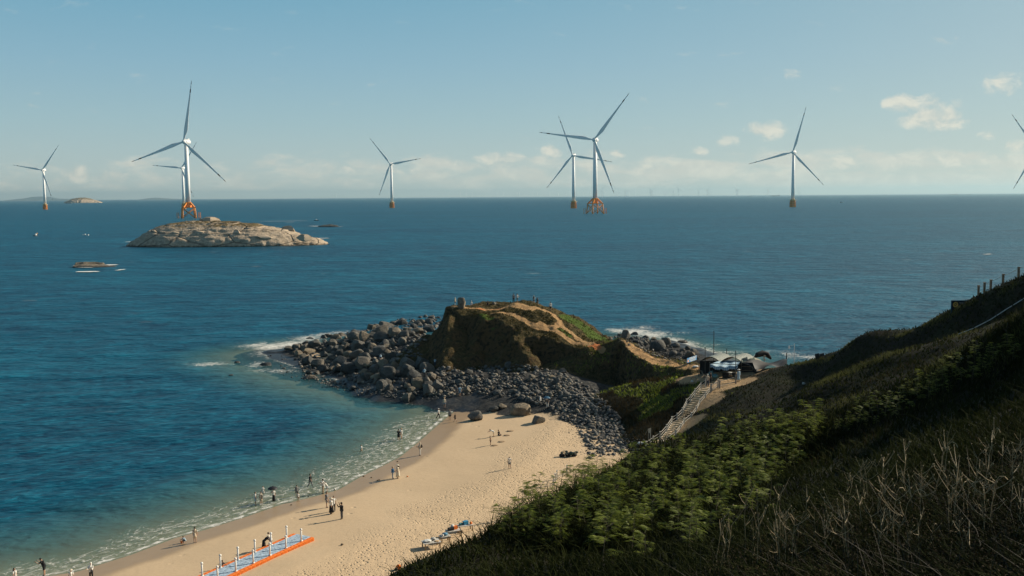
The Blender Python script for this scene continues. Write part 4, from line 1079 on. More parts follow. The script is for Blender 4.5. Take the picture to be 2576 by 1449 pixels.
FW, BK, LF, RT = PI, 0.0, PI / 2, -PI / 2     # towards the camera, away, to the left, to the right
WALK = dict(hipL=.38, hipR=-.3, kneeL=.1, kneeR=.35, armL=(-.3, .1, .2), armR=(.35, .1, .3))
WALK2 = dict(hipL=-.3, hipR=.35, kneeL=.35, kneeR=.08, armL=(.3, .1, .3), armR=(-.25, .1, .2))
PHONE = dict(armL=(.9, .1, 1.3), armR=(.9, .1, 1.3), nod=.3)
BEND = dict(lean=1.15, nod=.1, armL=(1.0, .1, .1), armR=(1.1, .1, .1), kneeL=.25, kneeR=.25, hipL=.1, hipR=.1)
PEOPLE = [
 # px, py of the feet, height px, facing, label, keywords
 (38, 1472, 44, RT, "woman with long dark hair and white shirt wading at the lower left corner", dict(top='white', bot='shorts', bc='jean', head='long')),
 (112, 1449, 48, LF, "person in black wading bent forward over a phone near the lower left corner", dict(top='black', bot='shorts', bc='black', lean=.35, **PHONE)),
 (180, 1475, 44, FW, "person in cream hat and white shirt at the bottom edge of the picture", dict(top='white', bot='shorts', bc='beige', head='hat', hc='cream')),
 (230, 1461, 47, FW, "person in white hood and black trousers carrying a dark bag in front", dict(top='white', tl='long', bot='trousers', bc='black', head='hood', hc='white', armL=(.6, .1, 1.2), armR=(.6, .1, 1.2))),
 (466, 1366, 32, LF, "child in blue shirt squatting at the foam line with an orange toy", dict(top='ltblue', bot='shorts', bc='navy', hipL=1.75, hipR=1.75, kneeL=2.35, kneeR=2.35, lean=.45, armL=(1.0, .1, .2), armR=(1.0, .1, .2), crouch=1)),
 (491, 1366, 41, BK, "woman with long black hair in a beige dress watching the squatting child", dict(top='beige', tl='short', bot='shortdress', bc='beige', head='long')),
 (643, 1272, 35, RT, "person in white shirt and pale shorts, left one of three wading together", dict(top='white', bot='shorts', bc='ltblue')),
 (657, 1270, 34, FW, "person in beige dress wading beside the two in white", dict(top='beige', bot='shortdress', bc='beige')),
 (662, 1249, 27, FW, "youngster in white shirt standing deepest in the water of three waders", dict(top='white', bot='shorts', bc='white')),
 (689, 1263, 34, FW, "woman in white top and long black skirt under a black umbrella", dict(top='white', bot='longskirt', bc='black', head='long', armR=(.7, .1, 1.7))),
 (747, 1250, 31, FW, "man in open grey jacket looking down at a child in the shallows", dict(top='grey', tl='jacket', bot='shorts', bc='black', nod=.5)),
 (751, 1261, 22, FW, "small child in white shirt in front of the man in grey jacket", dict(top='white', bot='shorts', bc='tan')),
 (781, 1227, 36, RT, "man in black shirt and patterned trousers walking in the water", dict(top='black', bot='trousers', bc='pattern', **WALK)),
 (813, 1242, 38, LF, "tall person in white shirt and khaki trousers with hands together at the water's edge", dict(top='white', bot='trousers', bc='khaki', armL=(.5, .1, 1.1), armR=(.5, .1, 1.1))),
 (823, 1238, 29, LF, "person in white shirt and denim shorts stooping behind the one in khaki trousers", dict(top='white', bot='shorts', bc='jean', lean=.5, armL=(.5, .1, .3), armR=(.5, .1, .3))),
 (822, 1277, 41, RT, "slim boy in pale grey shirt and shorts left of the three on the sand", dict(top='grey', bot='shorts', bc='grey', armR=(.3, .2, .1))),
 (834, 1293, 41, LF, "woman in white hat and long black skirt on the sand raising her hands", dict(top='white', bot='longskirt', bc='black', head='sunhat', hc='cream', armL=(.9, .1, 1.5), armR=(.9, .1, 1.5))),
 (840, 1286, 39, FW, "person in white shirt and dark trousers just behind the woman in long black skirt", dict(top='white', bot='trousers', bc='charcoal', armR=(.8, .1, 1.2))),
 (860, 1306, 45, LF, "person all in black with cap taking a photo on the sand", dict(top='black', tl='long', bot='trousers', bc='charcoal', head='cap', hc='black', armL=(1.2, .1, 1.5), armR=(1.2, .1, 1.5))),
 (664, 1384, 42, RT, "woman in black dress and straw hat bending at the float walkway", dict(top='black', tl='short', bot='dress', bc='black', head='sunhat', hc='cream', lean=.75, armL=(.9, .1, .1), armR=(.9, .1, .1))),
 (681, 1380, 43, LF, "man in white shirt and black trousers beside the bending woman", dict(top='white', bot='trousers', bc='black', nod=.4, lean=.2, armL=(.4, .1, .5), armR=(.4, .1, .5))),
 (555, 1437, 46, RT, "person in black squatting at the near left end of the float walkway", dict(top='black', bot='trousers', bc='charcoal', hipL=1.8, hipR=1.8, kneeL=2.4, kneeR=2.4, lean=.3, armL=(1.1, .1, .4), armR=(1.1, .1, .4), crouch=1)),
 (1118, 1026, 27, FW, "person in sun hat and beige shirt wading, farthest into the corner of the cove", dict(top='beige', tl='long', bot='shorts', bc='jean', head='hat', hc='tan')),
 (1103, 1054, 27, RT, "person in white cap and shirt with black trousers striding through the foam", dict(top='white', bot='trousers', bc='black', head='cap', hc='white', **WALK2)),
 (1132, 1057, 28, FW, "man in grey jacket and black shorts standing on the shining wet sand", dict(top='grey', tl='jacket', bot='shorts', bc='black')),
 (1145, 1061, 21, LF, "child in dark clothes walking on the wet sand beside the man in grey jacket", dict(top='black', bot='shorts', bc='black', **WALK)),
 (1003, 1110, 31, BK, "person in black shirt and black shorts standing in the lacy foam", dict(top='black', bot='shorts', bc='black', armL=(.4, .2, 1.4))),
 (1010, 1106, 29, LF, "woman in beige hat and white top close behind the one in black in the foam", dict(top='white', bot='shorts', bc='beige', head='hat', hc='tan')),
 (909, 1142, 24, RT, "child in white shirt and tan shorts wading alone beyond a small breaker", dict(top='white', bot='shorts', bc='tan', **WALK)),
 (1057, 1146, 32, LF, "person in beige hood and white trousers with black backpack on the dry sand", dict(top='beige', tl='long', bot='trousers', bc='white', head='hood', hc='beige', armL=(.5, .1, 1.2), armR=(.5, .1, 1.2))),
 (988, 1204, 30, RT, "person in straw hat, blue jacket and denim holding another's arm", dict(top='blue', tl='long', bot='trousers', bc='jean', head='hat', hc='tan', armR=(.6, .2, .4))),
 (1001, 1204, 35, LF, "woman in straw hat and long cream dress holding the hand of the one in blue", dict(top='cream', tl='short', bot='dress', bc='cream', head='sunhat', hc='long', armL=(.5, .2, .2))),
 (1282, 1179, 32, FW, "man in white shirt and grey shorts with bowed head on the trodden sand", dict(top='white', bot='shorts', bc='grey', nod=.7, lean=.15)),
 (1242, 1099, 25, LF, "youngster in white shirt bending down to dig in the sand", dict(top='white', bot='shorts', bc='beige', **BEND)),
 (1255, 1096, 27, RT, "person in black sitting on the sand beside the bending youngster", dict(top='black', bot='shorts', bc='black', hipL=1.35, hipR=1.5, kneeL=.5, kneeR=.8, lean=-.1, armL=(.5, .2, .2), armR=(.5, .2, .2), crouch=2)),
 (1234, 1120, 24, LF, "bare-chested boy in dark swim shorts standing at a dug hole", dict(tl='none', bot='shorts', bc='black', nod=.4)),
 (1157, 997, 26, FW, "man in pale shirt and blue shorts standing where sand meets stones", dict(top='ltblue', bot='shorts', bc='jean')),
 (1150, 996, 23, LF, "person in dark clothes hidden half behind the man at the stones", dict(top='charcoal', bot='trousers', bc='black')),
 (1359, 1019, 22, RT, "person in white hooded top in the shade by the stones", dict(top='white', tl='long', bot='trousers', bc='charcoal', head='hood', hc='white')),
 (1377, 1027, 26, FW, "person in white trousers under a dark blue umbrella at the shaded stones", dict(top='charcoal', bot='trousers', bc='white', armR=(.7, .1, 1.7))),
 (1068, 948, 22, FW, "person in pale cyan shirt among the shaded boulders", dict(top='ltblue', tl='long', bot='trousers', bc='charcoal', armL=(.6, .4, .9), armR=(.3, .3, .4))),
 (1094, 922, 20, BK, "person in pale shirt higher up in the shaded boulders", dict(top='ltblue', bot='trousers', bc='navy', lean=.35)),
 (958, 907, 18, BK, "person in pale top climbing at the sunlit edge of the boulder pile", dict(top='ltblue', tl='long', bot='shorts', bc='navy', lean=.4, **{k: v for k, v in WALK.items() if k.startswith(('hip', 'knee'))})),
 (1145, 757, 20, LF, "person in beige hooded jacket and black shorts at the headland's seaward edge", dict(top='beige', tl='jacket', bot='shorts', bc='black', head='hood', hc='beige')),
 (1186, 763, 18, FW, "person in white sitting behind the crest right of the pale standing rock", dict(top='white', bot='shorts', bc='jean', hipL=1.4, hipR=1.4, kneeL=1.3, kneeR=1.3, head='cap', hc='white', crouch=2)),
 (1227, 768, 16, BK, "dark-haired person sitting low behind the headland crest", dict(top='black', bot='trousers', bc='black', hipL=1.4, hipR=1.4, kneeL=1.3, kneeR=1.3, crouch=2)),
 (1292, 761, 24, BK, "tall person in grey patterned shirt and black trousers on the headland top", dict(top='pattern', bot='trousers', bc='black')),
 (1301, 761, 22, RT, "person in white shirt and black shorts beside the tall one on the headland", dict(top='white', bot='shorts', bc='black', armR=(.8, .1, .4))),
 (1343, 763, 19, BK, "person in sun hat with a backpack on the headland path", dict(top='white', bot='shorts', bc='charcoal', head='hat', hc='cream', armL=(.2, .5, 1.2), armR=(.2, .5, 1.2))),
 (1352, 768, 19, RT, "woman with long black hair in dark clothes walking up behind the one with backpack", dict(top='charcoal', tl='long', bot='skirt', bc='brown', head='long', **WALK2)),
 (1385, 782, 23, BK, "woman in white top and black skirt alone on the sandy headland path", dict(top='white', tl='long', bot='skirt', bc='black', head='long')),
 (1780, 973, 31, FW, "person in white cap and pale shirt at the top of the stair", dict(top='beige', bot='trousers', bc='navy', head='cap', hc='white', nod=.3)),
 (1788, 963, 26, LF, "person in black standing inside the stall by the bags", dict(top='black', bot='trousers', bc='black')),
 (1858, 960, 32, FW, "woman in white hat and long pale dress at the stall counter", dict(top='ltblue', tl='long', bot='dress', bc='ltblue', head='sunhat', hc='white')),
]
PINFO = {}
for px, py, hp, face, lab, kw in PEOPLE:
    A = GZ
    p = next(q for q in (hit(px, py + k_, GZ, sea=False) for k_ in range(0, 40)) if q is not None)
    dd = p.y
    Hm = min(1.85, max(.95, hp * dd / FPX * 1.03)) if not kw.get('crouch') else (1.15 if 'child' in lab else 1.65)
    if p.z < -0.5: p.z = -0.5
    z = p.z
    if kw.get('crouch') == 2: z = p.z - .0
    kw = dict(kw)
    fc = face + rr.uniform(-.3, .3)
    root, info = make_person((p.x, p.y, z), Hm, fc, lab, **kw)
    if kw.get('crouch') == 2: root.location.z -= (info['pel'].z - .10)
    PINFO[lab] = (root, info)
finish_remesh(); add_extras()
bpy.context.view_layer.update()

def on_person(lab, key, sub=None):
    root, info = PINFO[lab]; v = info[key] if sub is None else info[key][sub]
    return root.matrix_world @ v, root.rotation_euler.z
def umbrella(lab_p, label, col, R_=.55):
    p, rz = on_person(lab_p, 'hand', 1); root, info = PINFO[lab_p]
    base = Vector((p.x, p.y, p.z)); o = empty("umbrella", base, 0); tag(o, label, "umbrella")
    top = (root.matrix_world @ info['head']).z - base.z + .42
    ax = Vector(((root.location.x - base.x) * .6, (root.location.y - base.y) * .6, 0))
    m = MB(); m.tube([(0, 0, -.1), (ax.x, ax.y, top)], .012, 6); m.build("shaft", plain("umbrella_shaft", (.05, .05, .05)), o)
    m = MB(); rings = []
    for t, hgt in ((.04, 0), (.45, -.06), (.8, -.17), (1.0, -.28)):
        rings.append([Vector((ax.x + R_ * t * math.cos(a) * (1 if i % 2 == 0 or t < .9 else .93), ax.y + R_ * t * math.sin(a) * (1 if i % 2 == 0 or t < .9 else .93), top + hgt)) for i, a in enumerate([2 * PI * j / 16 for j in range(16)])])
    m.loft(rings, True, False); m.build("canopy", col, o)
    m = MB(); m.tube([(ax.x, ax.y, top), (ax.x, ax.y, top + .08)], .012, 6); m.build("tip", plain("umbrella_shaft", (.05, .05, .05)), o)
umbrella("woman in white top and long black skirt under a black umbrella", "open black umbrella over the woman in the long black skirt", plain("umbrella_black", (.02, .02, .024), .6), .62)
umbrella("person in white trousers under a dark blue umbrella at the shaded stones", "open dark blue umbrella held at the edge of the shaded stones", plain("umbrella_blue", (.04, .12, .20), .6), .6)
def backpack(lab_p, label):
    p, rz = on_person(lab_p, 'back'); o = empty("backpack", p, rz); tag(o, label, "backpack")
    m = MB(); m.tube([(0, 0, -.22), (0, -.02, -.18), (0, -.03, .05), (0, -.01, .2), (0, 0, .24)], [(.10, .05), (.15, .09), (.15, .09), (.12, .07), (.05, .03)], 10); m.build("bag", CL['black'], o, True)
    m = MB(); m.tube([(0, -.1, -.12), (0, -.14, -.08), (0, -.13, .02)], [(.08, .02), (.10, .03), (.07, .02)], 8); m.build("pocket", CL['charcoal'], o, True)
backpack("person in white hood and black trousers carrying a dark bag in front", "black backpack worn by the white-hooded person at the lower left")
backpack("person in beige hood and white trousers with black backpack on the dry sand", "black backpack worn by the beige-hooded person on the sand")
backpack("person in sun hat with a backpack on the headland path", "dark backpack worn on the headland path")
p, rz = on_person("person in white hood and black trousers carrying a dark bag in front", 'hand', -1)
m = MB(); m.tube([(0, 0, -.3), (0, 0, -.2), (0, 0, 0)], [(.15, .06), (.17, .08), (.10, .04)], 8); o = m.build("handbag", CL['black'], None, True); o.location = p; tag(o, "dark bag held in front by the white-hooded person", "bag")
p, rz = on_person("child in blue shirt squatting at the foam line with an orange toy", 'hand', 1)
m = MB(); m.tube([(0, 0, 0), (0, 0, .12)], [.06, .09], 8); m.tube([(-.09, 0, .12), (-.05, 0, .2), (.05, 0, .2), (.09, 0, .12)], .008, 5); o = m.build("toy_bucket", CL['orange']); o.location = (p.x + .15, p.y - .1, gz(p.x + .15, p.y - .1)); o.scale = (1.6,) * 3; tag(o, "orange toy bucket beside the squatting child", "bucket")
# ------------------------------------------------------------------ wind turbines
W_PAINT = plain("turbine_white", (.90, .89, .86), .5, .03, .02)
O_PAINT = plain("turbine_orange", (.80, .28, .045), .55, .12, .3)
D_BAND = plain("blade_band", (.07, .035, .03), .5)
PLATE = plain("tower_emblem", (.20, .10, .07), .6, .3)
NUMBER = plain("number_paint", (.05, .07, .09), .6)
def blade_mesh(mb, L):
    """a blade along +Z, chord along X, seen face-on from -Y"""
    st = [(0, 2.6, 2.6, 0), (.04, 2.6, 2.5, 0), (.10, 3.6, 1.9, .3), (.19, 5.6, 1.2, .55), (.32, 4.6, .9, .35), (.5, 3.3, .62, .18), (.68, 2.3, .42, .08), (.80, 1.75, .32, .05), (.86, 1.45, .28, .03), (.94, 1.0, .2, .02), (.985, .6, .14, 0), (1.0, .15, .05, 0)]
    n = 10; rings = []; pre = .035
    for t, ch, th, sweep in st:
        tw = R(14) * (1 - t) ** 2; z = t * L; rg = []
        for k in range(n):
            a = 2 * PI * k / n; x = math.cos(a) * ch * .66 + sweep * .9 * ch * .4; y = math.sin(a) * th * .5
            rg.append(Vector((x * math.cos(tw) - y * math.sin(tw), x * math.sin(tw) + y * math.cos(tw) - pre * L * t * t, z)))
        rings.append(rg)
    for i in range(len(rings) - 1):
        mb.m = 1 if i in (7, 9, 10) else 0
        mb.loft([rings[i], rings[i + 1]], True, False)
    mb.m = 0
def turbine(pw, ph, first, lpx, kind, yaw, label, digits="23"):
    base = atZ(pw[0], pw[1]); d = base.y; s = d / FPX
    hub = atY(ph[0], ph[1], d); Hh = hub.z; L = lpx * s
    root = empty("wind_turbine", (base.x, base.y, 0)); tag(root, label, "wind turbine", "offshore wind turbines")
    sc_ = Hh / 145
    ztop = 30 * sc_ if kind == 'jacket' else 21 * sc_
    m = MB(); m.tube([(0, 0, ztop), (0, 0, ztop + 40 * sc_), (0, 0, Hh - 4)], [4.6 * sc_, 4.3 * sc_, 3.4 * sc_], 24); tw_ = m.build("tower", W_PAINT, root, True)
    # emblem and number on the tower: plates curved round the shell
    def plate(az, z, w_, h, mat, nm, bars):
        m = MB(); r = (4.35 - .9 * (z / Hh)) * sc_ + .06
        for (x0, x1, z0, z1) in bars:
            for q in range(4):
                a0 = az + (x0 + (x1 - x0) * q / 4) * w_ / r; a1 = az + (x0 + (x1 - x0) * (q + 1) / 4) * w_ / r
                m.quad((r * math.cos(a0), r * math.sin(a0), z + z0 * h), (r * math.cos(a1), r * math.sin(a1), z + z0 * h), (r * math.cos(a1), r * math.sin(a1), z + z1 * h), (r * math.cos(a0), r * math.sin(a0), z + z1 * h))
        m.build(nm, mat, tw_)
    plate(R(-62), Hh * .55, 4.6 * sc_, 9 * sc_, PLATE, "emblem", [(0, .12, 0, 1), (.88, 1, 0, 1), (.12, .88, .86, 1), (.2, .8, .62, .74), (.2, .8, .40, .52), (.2, .8, .18, .30), (.12, .88, 0, .08)])
    dg = {'2': [(0, 1, .9, 1), (.8, 1, .5, .9), (0, 1, .45, .55), (0, .2, .1, .45), (0, 1, 0, .1)], '3': [(0, 1, .9, 1), (.8, 1, .55, .9), (0, 1, .45, .55), (.8, 1, .1, .45), (0, 1, 0, .1)], '7': [(0, 1, .9, 1), (.8, 1, 0, .9)]}
    bars = []
    for i, ch in enumerate(digits):
        for (a, b_, c_, e) in dg[ch]: bars.append((i * .36 + a * .28, i * .36 + b_ * .28, c_, e))
    plate(R(-108), ztop + 15 * sc_, 5.2 * sc_, 4.4 * sc_, NUMBER, "number", bars)
    # nacelle and rotor
    ax = Vector((-math.sin(yaw), -math.cos(yaw), 0))
    nac = empty("x", (0, 0, 0)); bpy.data.objects.remove(nac)
    rzn = math.atan2(ax.y, ax.x) + PI / 2      # local -Y is the rotor axis
    m = MB(); k = sc_
    m.tube([(0, -6.0 * k, 0), (0, -5.2 * k, 0), (0, 4 * k, 0), (0, 9.5 * k, 0), (0, 10.5 * k, 0)], [(4.2 * k, 4.2 * k), (5.0 * k, 4.8 * k), (5.0 * k, 4.8 * k), (4.6 * k, 4.4 * k), (3.2 * k, 3.4 * k)], 16)
    m.box((0, 6 * k, 5.4 * k), (5 * k, 5 * k, 1.6 * k))
    na = m.build("nacelle", W_PAINT, root, True); na.location = (0, 0, Hh); na.rotation_euler = (0, 0, rzn)
    m = MB(); m.tube([(0, -6.0 * k, 0), (0, -8.5 * k, 0), (0, -11 * k, 0), (0, -12.4 * k, 0)], [3.6 * k, 3.9 * k, 2.9 * k, .6 * k], 16)
    hb = m.build("hub", W_PAINT, root, True); hb.location = (0, 0, Hh); hb.rotation_euler = (0, 0, rzn)
    phi = math.atan2(first[1], first[0] / max(.3, math.cos(yaw)))
    me = None
    for i in range(3):
        a = phi + i * 2 * PI / 3
        if me is None:
            m = MB(); blade_mesh(m, L - 2.5 * k); bo = m.build("blade", [W_PAINT, D_BAND], root, True); me = bo.data
        else:
            bo = bpy.data.objects.new("blade", me); COL.objects.link(bo); bo.parent = root
        # blade +Z to angle a in the rotor plane (x right, z up), after the nacelle's turn
        Mz = Matrix.Rotation(rzn, 4, 'Z') @ Matrix.Translation((0, -8.6 * k, 0)) @ Matrix.Rotation(PI / 2 - a, 4, 'Y') @ Matrix.Translation((0, 0, 2.0 * k))
        bo.matrix_local = Matrix.Translation((0, 0, Hh)) @ Mz
    # foundation
    if kind == 'jacket':
        f = MB(); w0, w1 = 14.5 * k, 12.2 * k; zt = 20 * k; ra = R(24)
        cr = [(math.cos(ra + PI / 4 + i * PI / 2), math.sin(ra + PI / 4 + i * PI / 2)) for i in range(4)]
        for i, (cx, cy) in enumerate(cr):
            lg = MB(); lg.tube([(cx * w0 * 1.25, cy * w0 * 1.25, -6), (cx * w1 * 1.25, cy * w1 * 1.25, zt)], 1.1 * k, 10); lg.build("jacket_leg", O_PAINT, root, True)
            nx_, ny_ = cr[(i + 1) % 4]
            br = MB()
            br.tube([(cx * w0 * 1.2, cy * w0 * 1.2, .5), (nx_ * w1 * 1.25, ny_ * w1 * 1.25, zt - 1)], .55 * k, 8); br.tube([(nx_ * w0 * 1.2, ny_ * w0 * 1.2, .5), (cx * w1 * 1.25, cy * w1 * 1.25, zt - 1)], .55 * k, 8)
            br.build("cross_brace", O_PAINT, root, True)
        f = MB(); f.box((0, 0, zt + .5 * k), (w1 * 2.0, w1 * 2.0, 1.2 * k), (0, 0, ra))
        f.build("platform", O_PAINT, root)
        f = MB(); f.tube([(0, 0, zt), (0, 0, ztop + 1)], [6.2 * k, 5.0 * k], 20)
        for cx, cy in cr: f.beam((cx * w1 * 1.15, cy * w1 * 1.15, zt + .8 * k), (cx * 4.6 * k, cy * 4.6 * k, ztop), 2.4 * k, 2.6 * k)
        f.build("transition_piece", O_PAINT, root)
        for s in (-1, 1):
            f = MB(); x0 = s * w0 * 1.32
            for yy_ in (-1.6, 1.6):
                for xx in (0, 3.2): f.tube([(x0 + s * xx * k, yy_ * k, -2), (x0 + s * xx * k, yy_ * k, 11 * k)], .3 * k, 6)
            for zz in (2.5, 6.5, 10.5): f.box((x0 + s * 1.6 * k, 0, zz * k), (3.6 * k, 3.6 * k, .35 * k))
            f.build("boat_landing", O_PAINT, root)
        f = MB()
        for a in range(20):
            a0 = a * PI / 10; f.tube([(math.cos(a0) * w1 * 1.0, math.sin(a0) * w1 * 1.0, zt + 1 * k), (math.cos(a0) * w1, math.sin(a0) * w1, zt + 2.3 * k)], .1 * k, 4)
        f.build("handrail", O_PAINT, root)
    else:
        f = MB(); f.tube([(0, 0, -4), (0, 0, 1.5 * k), (0, 0, 18 * k)], [7.2 * k, 7.4 * k, 7.0 * k], 20)
        for a in range(10):
            a0 = a * PI / 5; f.tube([(math.cos(a0) * 7.8 * k, math.sin(a0) * 7.8 * k, -3), (math.cos(a0) * 7.8 * k, math.sin(a0) * 7.8 * k, 13 * k)], .6 * k, 6)
        f.build("foundation", O_PAINT, root)
        f = MB()
        for zz in (4, 9, 13.5): f.tube([(0, 0, zz * k), (0, 0, (zz + .8) * k)], 8.4 * k, 20)
        f.build("fender_ring", plain("fender", (.25, .10, .03), .7), root)
        f = MB(); f.tube([(0, 0, 18 * k), (0, 0, 19.4 * k)], [9.6 * k, 9.6 * k], 24); f.tube([(0, 0, 19.4 * k), (0, 0, ztop + .5)], 5.4 * k, 20); f.build("platform", plain("platform_buff", (.62, .45, .22), .6), root)
    return root
turbine((475, 549), (467, 357), (30, 150), 152, 'jacket', R(12), "white wind turbine on orange lattice legs rising behind the large rocky island", "23")
turbine((463, 525.5), (459, 423), (44, 62), 79, 'pile', R(12), "smaller wind turbine half hidden behind the tower beside the large island", "27")
turbine((114, 527), (110, 428), (47, 57), 80, 'pile', R(10), "wind turbine on a short orange base, leftmost of all", "32")
turbine((986, 523), (984, 413), (-51, 66), 84, 'pile', R(15), "lone wind turbine on an orange base in the middle of the sea horizon", "33")
turbine((1443, 524), (1441, 391), (-34, 101), 106, 'pile', R(22), "wind turbine on a round orange base just left of the lattice-legged one", "22")
turbine((1497, 538), (1495, 352), (87, 114), 143, 'jacket', R(18), "wind turbine on orange lattice legs with no island in front", "237")
turbine((1994, 521), (1994, 383), (28, 112), 115, 'pile', R(32), "wind turbine on a round orange base far right of the lattice-legged one", "237")
turbine((2602, 520), (2600, 378), (-53, 91), 108, 'pile', R(26), "wind turbine cut off at the right border, only its blades in view", "33")

# ---- the far wind farm
ft = []
for vI in range(4):
    m = MB(); m.tube([(0, 0, -3), (0, 0, 140)], [4.5, 3.2], 8); m.tube([(0, -5, 141), (0, 10, 141)], 4.2, 8)
    for i in range(3):
        a = vI * .55 + .3 + i * 2 * PI / 3; m.tube([(0, -6, 141), (math.cos(a) * 30, -6, 141 + math.sin(a) * 30), (math.cos(a) * 105, -6, 141 + math.sin(a) * 105)], [2.0, 3.0, .5], 5)
    ft.append(m)
ftm = []
for m in ft:
    o = m.build("distant_wind_turbine", W_PAINT); ftm.append(o)
fr = random.Random(4)
FX = [(52, 26), (92, 12), (168, 34), (210, 12), (247, 22), (290, 16), (415, 26), (450, 14), (545, 20), (557, 24), (645, 20), (678, 26), (760, 20), (815, 32), (865, 20), (935, 22), (980, 26), (1028, 26), (1105, 56), (1205, 30), (1258, 42), (1283, 28), (1322, 30), (1422, 40),
      (1430, 46), (1525, 30), (1575, 38), (1608, 48), (1742, 44), (1800, 46), (1818, 30), (1993, 50), (1999, 36), (2200, 48), (2403, 46), (-650, 14)]
for i, (X, hpx) in enumerate(FX):
    px = 1094.3 + X / 2.626; d = min(32000, max(15000, 140 * FPX / (hpx / 2.626 * .92)))
    hp = ftm[i % 4] if i < 4 else None
    o = hp or bpy.data.objects.new("distant_wind_turbine", ftm[i % 4].data)
    if hp is None: COL.objects.link(o)
    q = atY(px, 490, d); o.location = (q.x, d, 0); o.rotation_euler = (0, 0, fr.uniform(-.3, .3))
    tag(o, "tiny pale wind turbine in the far row along the horizon", "wind turbine", "wind turbines along the horizon")

# ---- ships and boats
def ship(px, d, L, label, tall=1.0):
    q = atY(px, 488, d); root = empty("cargo_ship", (q.x, d, 0)); tag(root, label, "ship")
    m = MB(); w_ = L * .12; h = L * .055 * tall
    m.loft([[Vector((x, y * ww, z)) for x, y, z in ((-L / 2, -w_, -2), (L / 2 * .9, -w_, -2), (L / 2 * .9, w_, -2), (-L / 2, w_, -2))] for ww in (1,)] + [[Vector((-L / 2, -w_, h)), Vector((L / 2, -w_ * .6, h * 1.1)), Vector((L / 2, w_ * .6, h * 1.1)), Vector((-L / 2, w_, h))]])
    m.build("hull", plain("ship_hull", (.06, .07, .09)), root)
    m = MB(); m.box((L * .38, 0, h + L * .04), (L * .10, w_ * 1.6, L * .085)); m.box((L * .38, 0, h + L * .095), (L * .03, w_ * .5, L * .03)); m.build("bridge", plain("ship_bridge", (.35, .36, .38)), root)
    m = MB(); m.tube([(-L * .3, 0, h), (-L * .3, 0, h + L * .07)], L * .008, 6); m.box((0, 0, h + L * .008), (L * .6, w_ * 1.4, L * .016)); m.build("deck_gear", plain("ship_hull", (.06, .07, .09)), root)
ship(1950, 22000, 215, "long dark cargo ship on the horizon left of the far right turbine")
ship(1885, 26000, 130, "small dark ship on the horizon left of the long cargo ship", .8)
ship(2227, 27000, 120, "small dark ship alone on the right horizon", .8)
ship(2399, 25000, 190, "larger of two ships near each other on the right horizon", .9)
ship(2437, 27000, 130, "smaller of two ships near each other on the right horizon", .8)
ship(172, 9000, 60, "low grey boat on the horizon left of the small distant island", .8)
def hull(m, L, W, H):
    rg = []
    for t, w_, z0 in ((-.5, .85, 0), (-.2, 1, -.02), (.15, .95, 0), (.38, .6, .08), (.5, .04, .22)):
        x = t * L; rg.append([Vector((x, -W / 2 * w_, H * (1 + z0))), Vector((x, -W / 2 * w_ * .7, 0)), Vector((x, 0, -H * .35)), Vector((x, W / 2 * w_ * .7, 0)), Vector((x, W / 2 * w_, H * (1 + z0)))])
    m.loft(rg, True, True)
bw = plain("boat_white", (.75, .75, .72), .4); bd = plain("boat_dark", (.08, .10, .12), .5)
p = atZ(215, 592); root = empty("motorboat", (p.x, p.y, 0), R(175)); tag(root, "small white open motorboat on the left sea", "boat")
m = MB(); hull(m, 6.6, 2.1, .75); m.build("hull", bw, root); m = MB(); m.box((-2.6, 0, 1.0), (.5, .6, .9)); m.build("outboard_motor", bd, root); m = MB(); m.box((.4, 0, 1.05), (.7, 1.0, .8)); m.build("console", bw, root)
p = atZ(90.6, 594); root = empty("fishing_boat", (p.x, p.y, 0), R(80)); tag(root, "small dark fishing boat with an orange float, seen end-on at far left", "boat")
m = MB(); hull(m, 6, 2.7, .9); m.build("hull", bd, root); m = MB(); m.box((-.6, 0, 1.6), (1.4, 1.5, 1.5)); m.build("cabin", bw, root); m = MB(); m.ell((1.0, -.6, 2.6), (.65, .65, .65)); m.tube([(1.0, -.6, .8), (1.0, -.6, 2.2)], .08, 6); m.build("float", plain("float_orange", (.75, .35, .12)), root)
p = atZ(796, 555); root = empty("motorboat", (p.x, p.y, 0), 0); tag(root, "small speeding motorboat with long white wake beyond the large island", "boat")
m = MB(); hull(m, 8, 2.4, 1.0); m.build("hull", bd, root); m = MB(); m.box((-.5, 0, 1.6), (2.2, 1.6, 1.3)); m.build("cabin", bw, root)
p = atZ(2117, 510); root = empty("fishing_boat", (p.x, p.y, 0), 0); tag(root, "small white boat on the sea right of the far right turbine", "boat")
m = MB(); hull(m, 14, 4, 1.6); m.build("hull", bw, root); m = MB(); m.box((-3, 0, 3), (4, 2.6, 2.6)); m.build("cabin", bd, root)

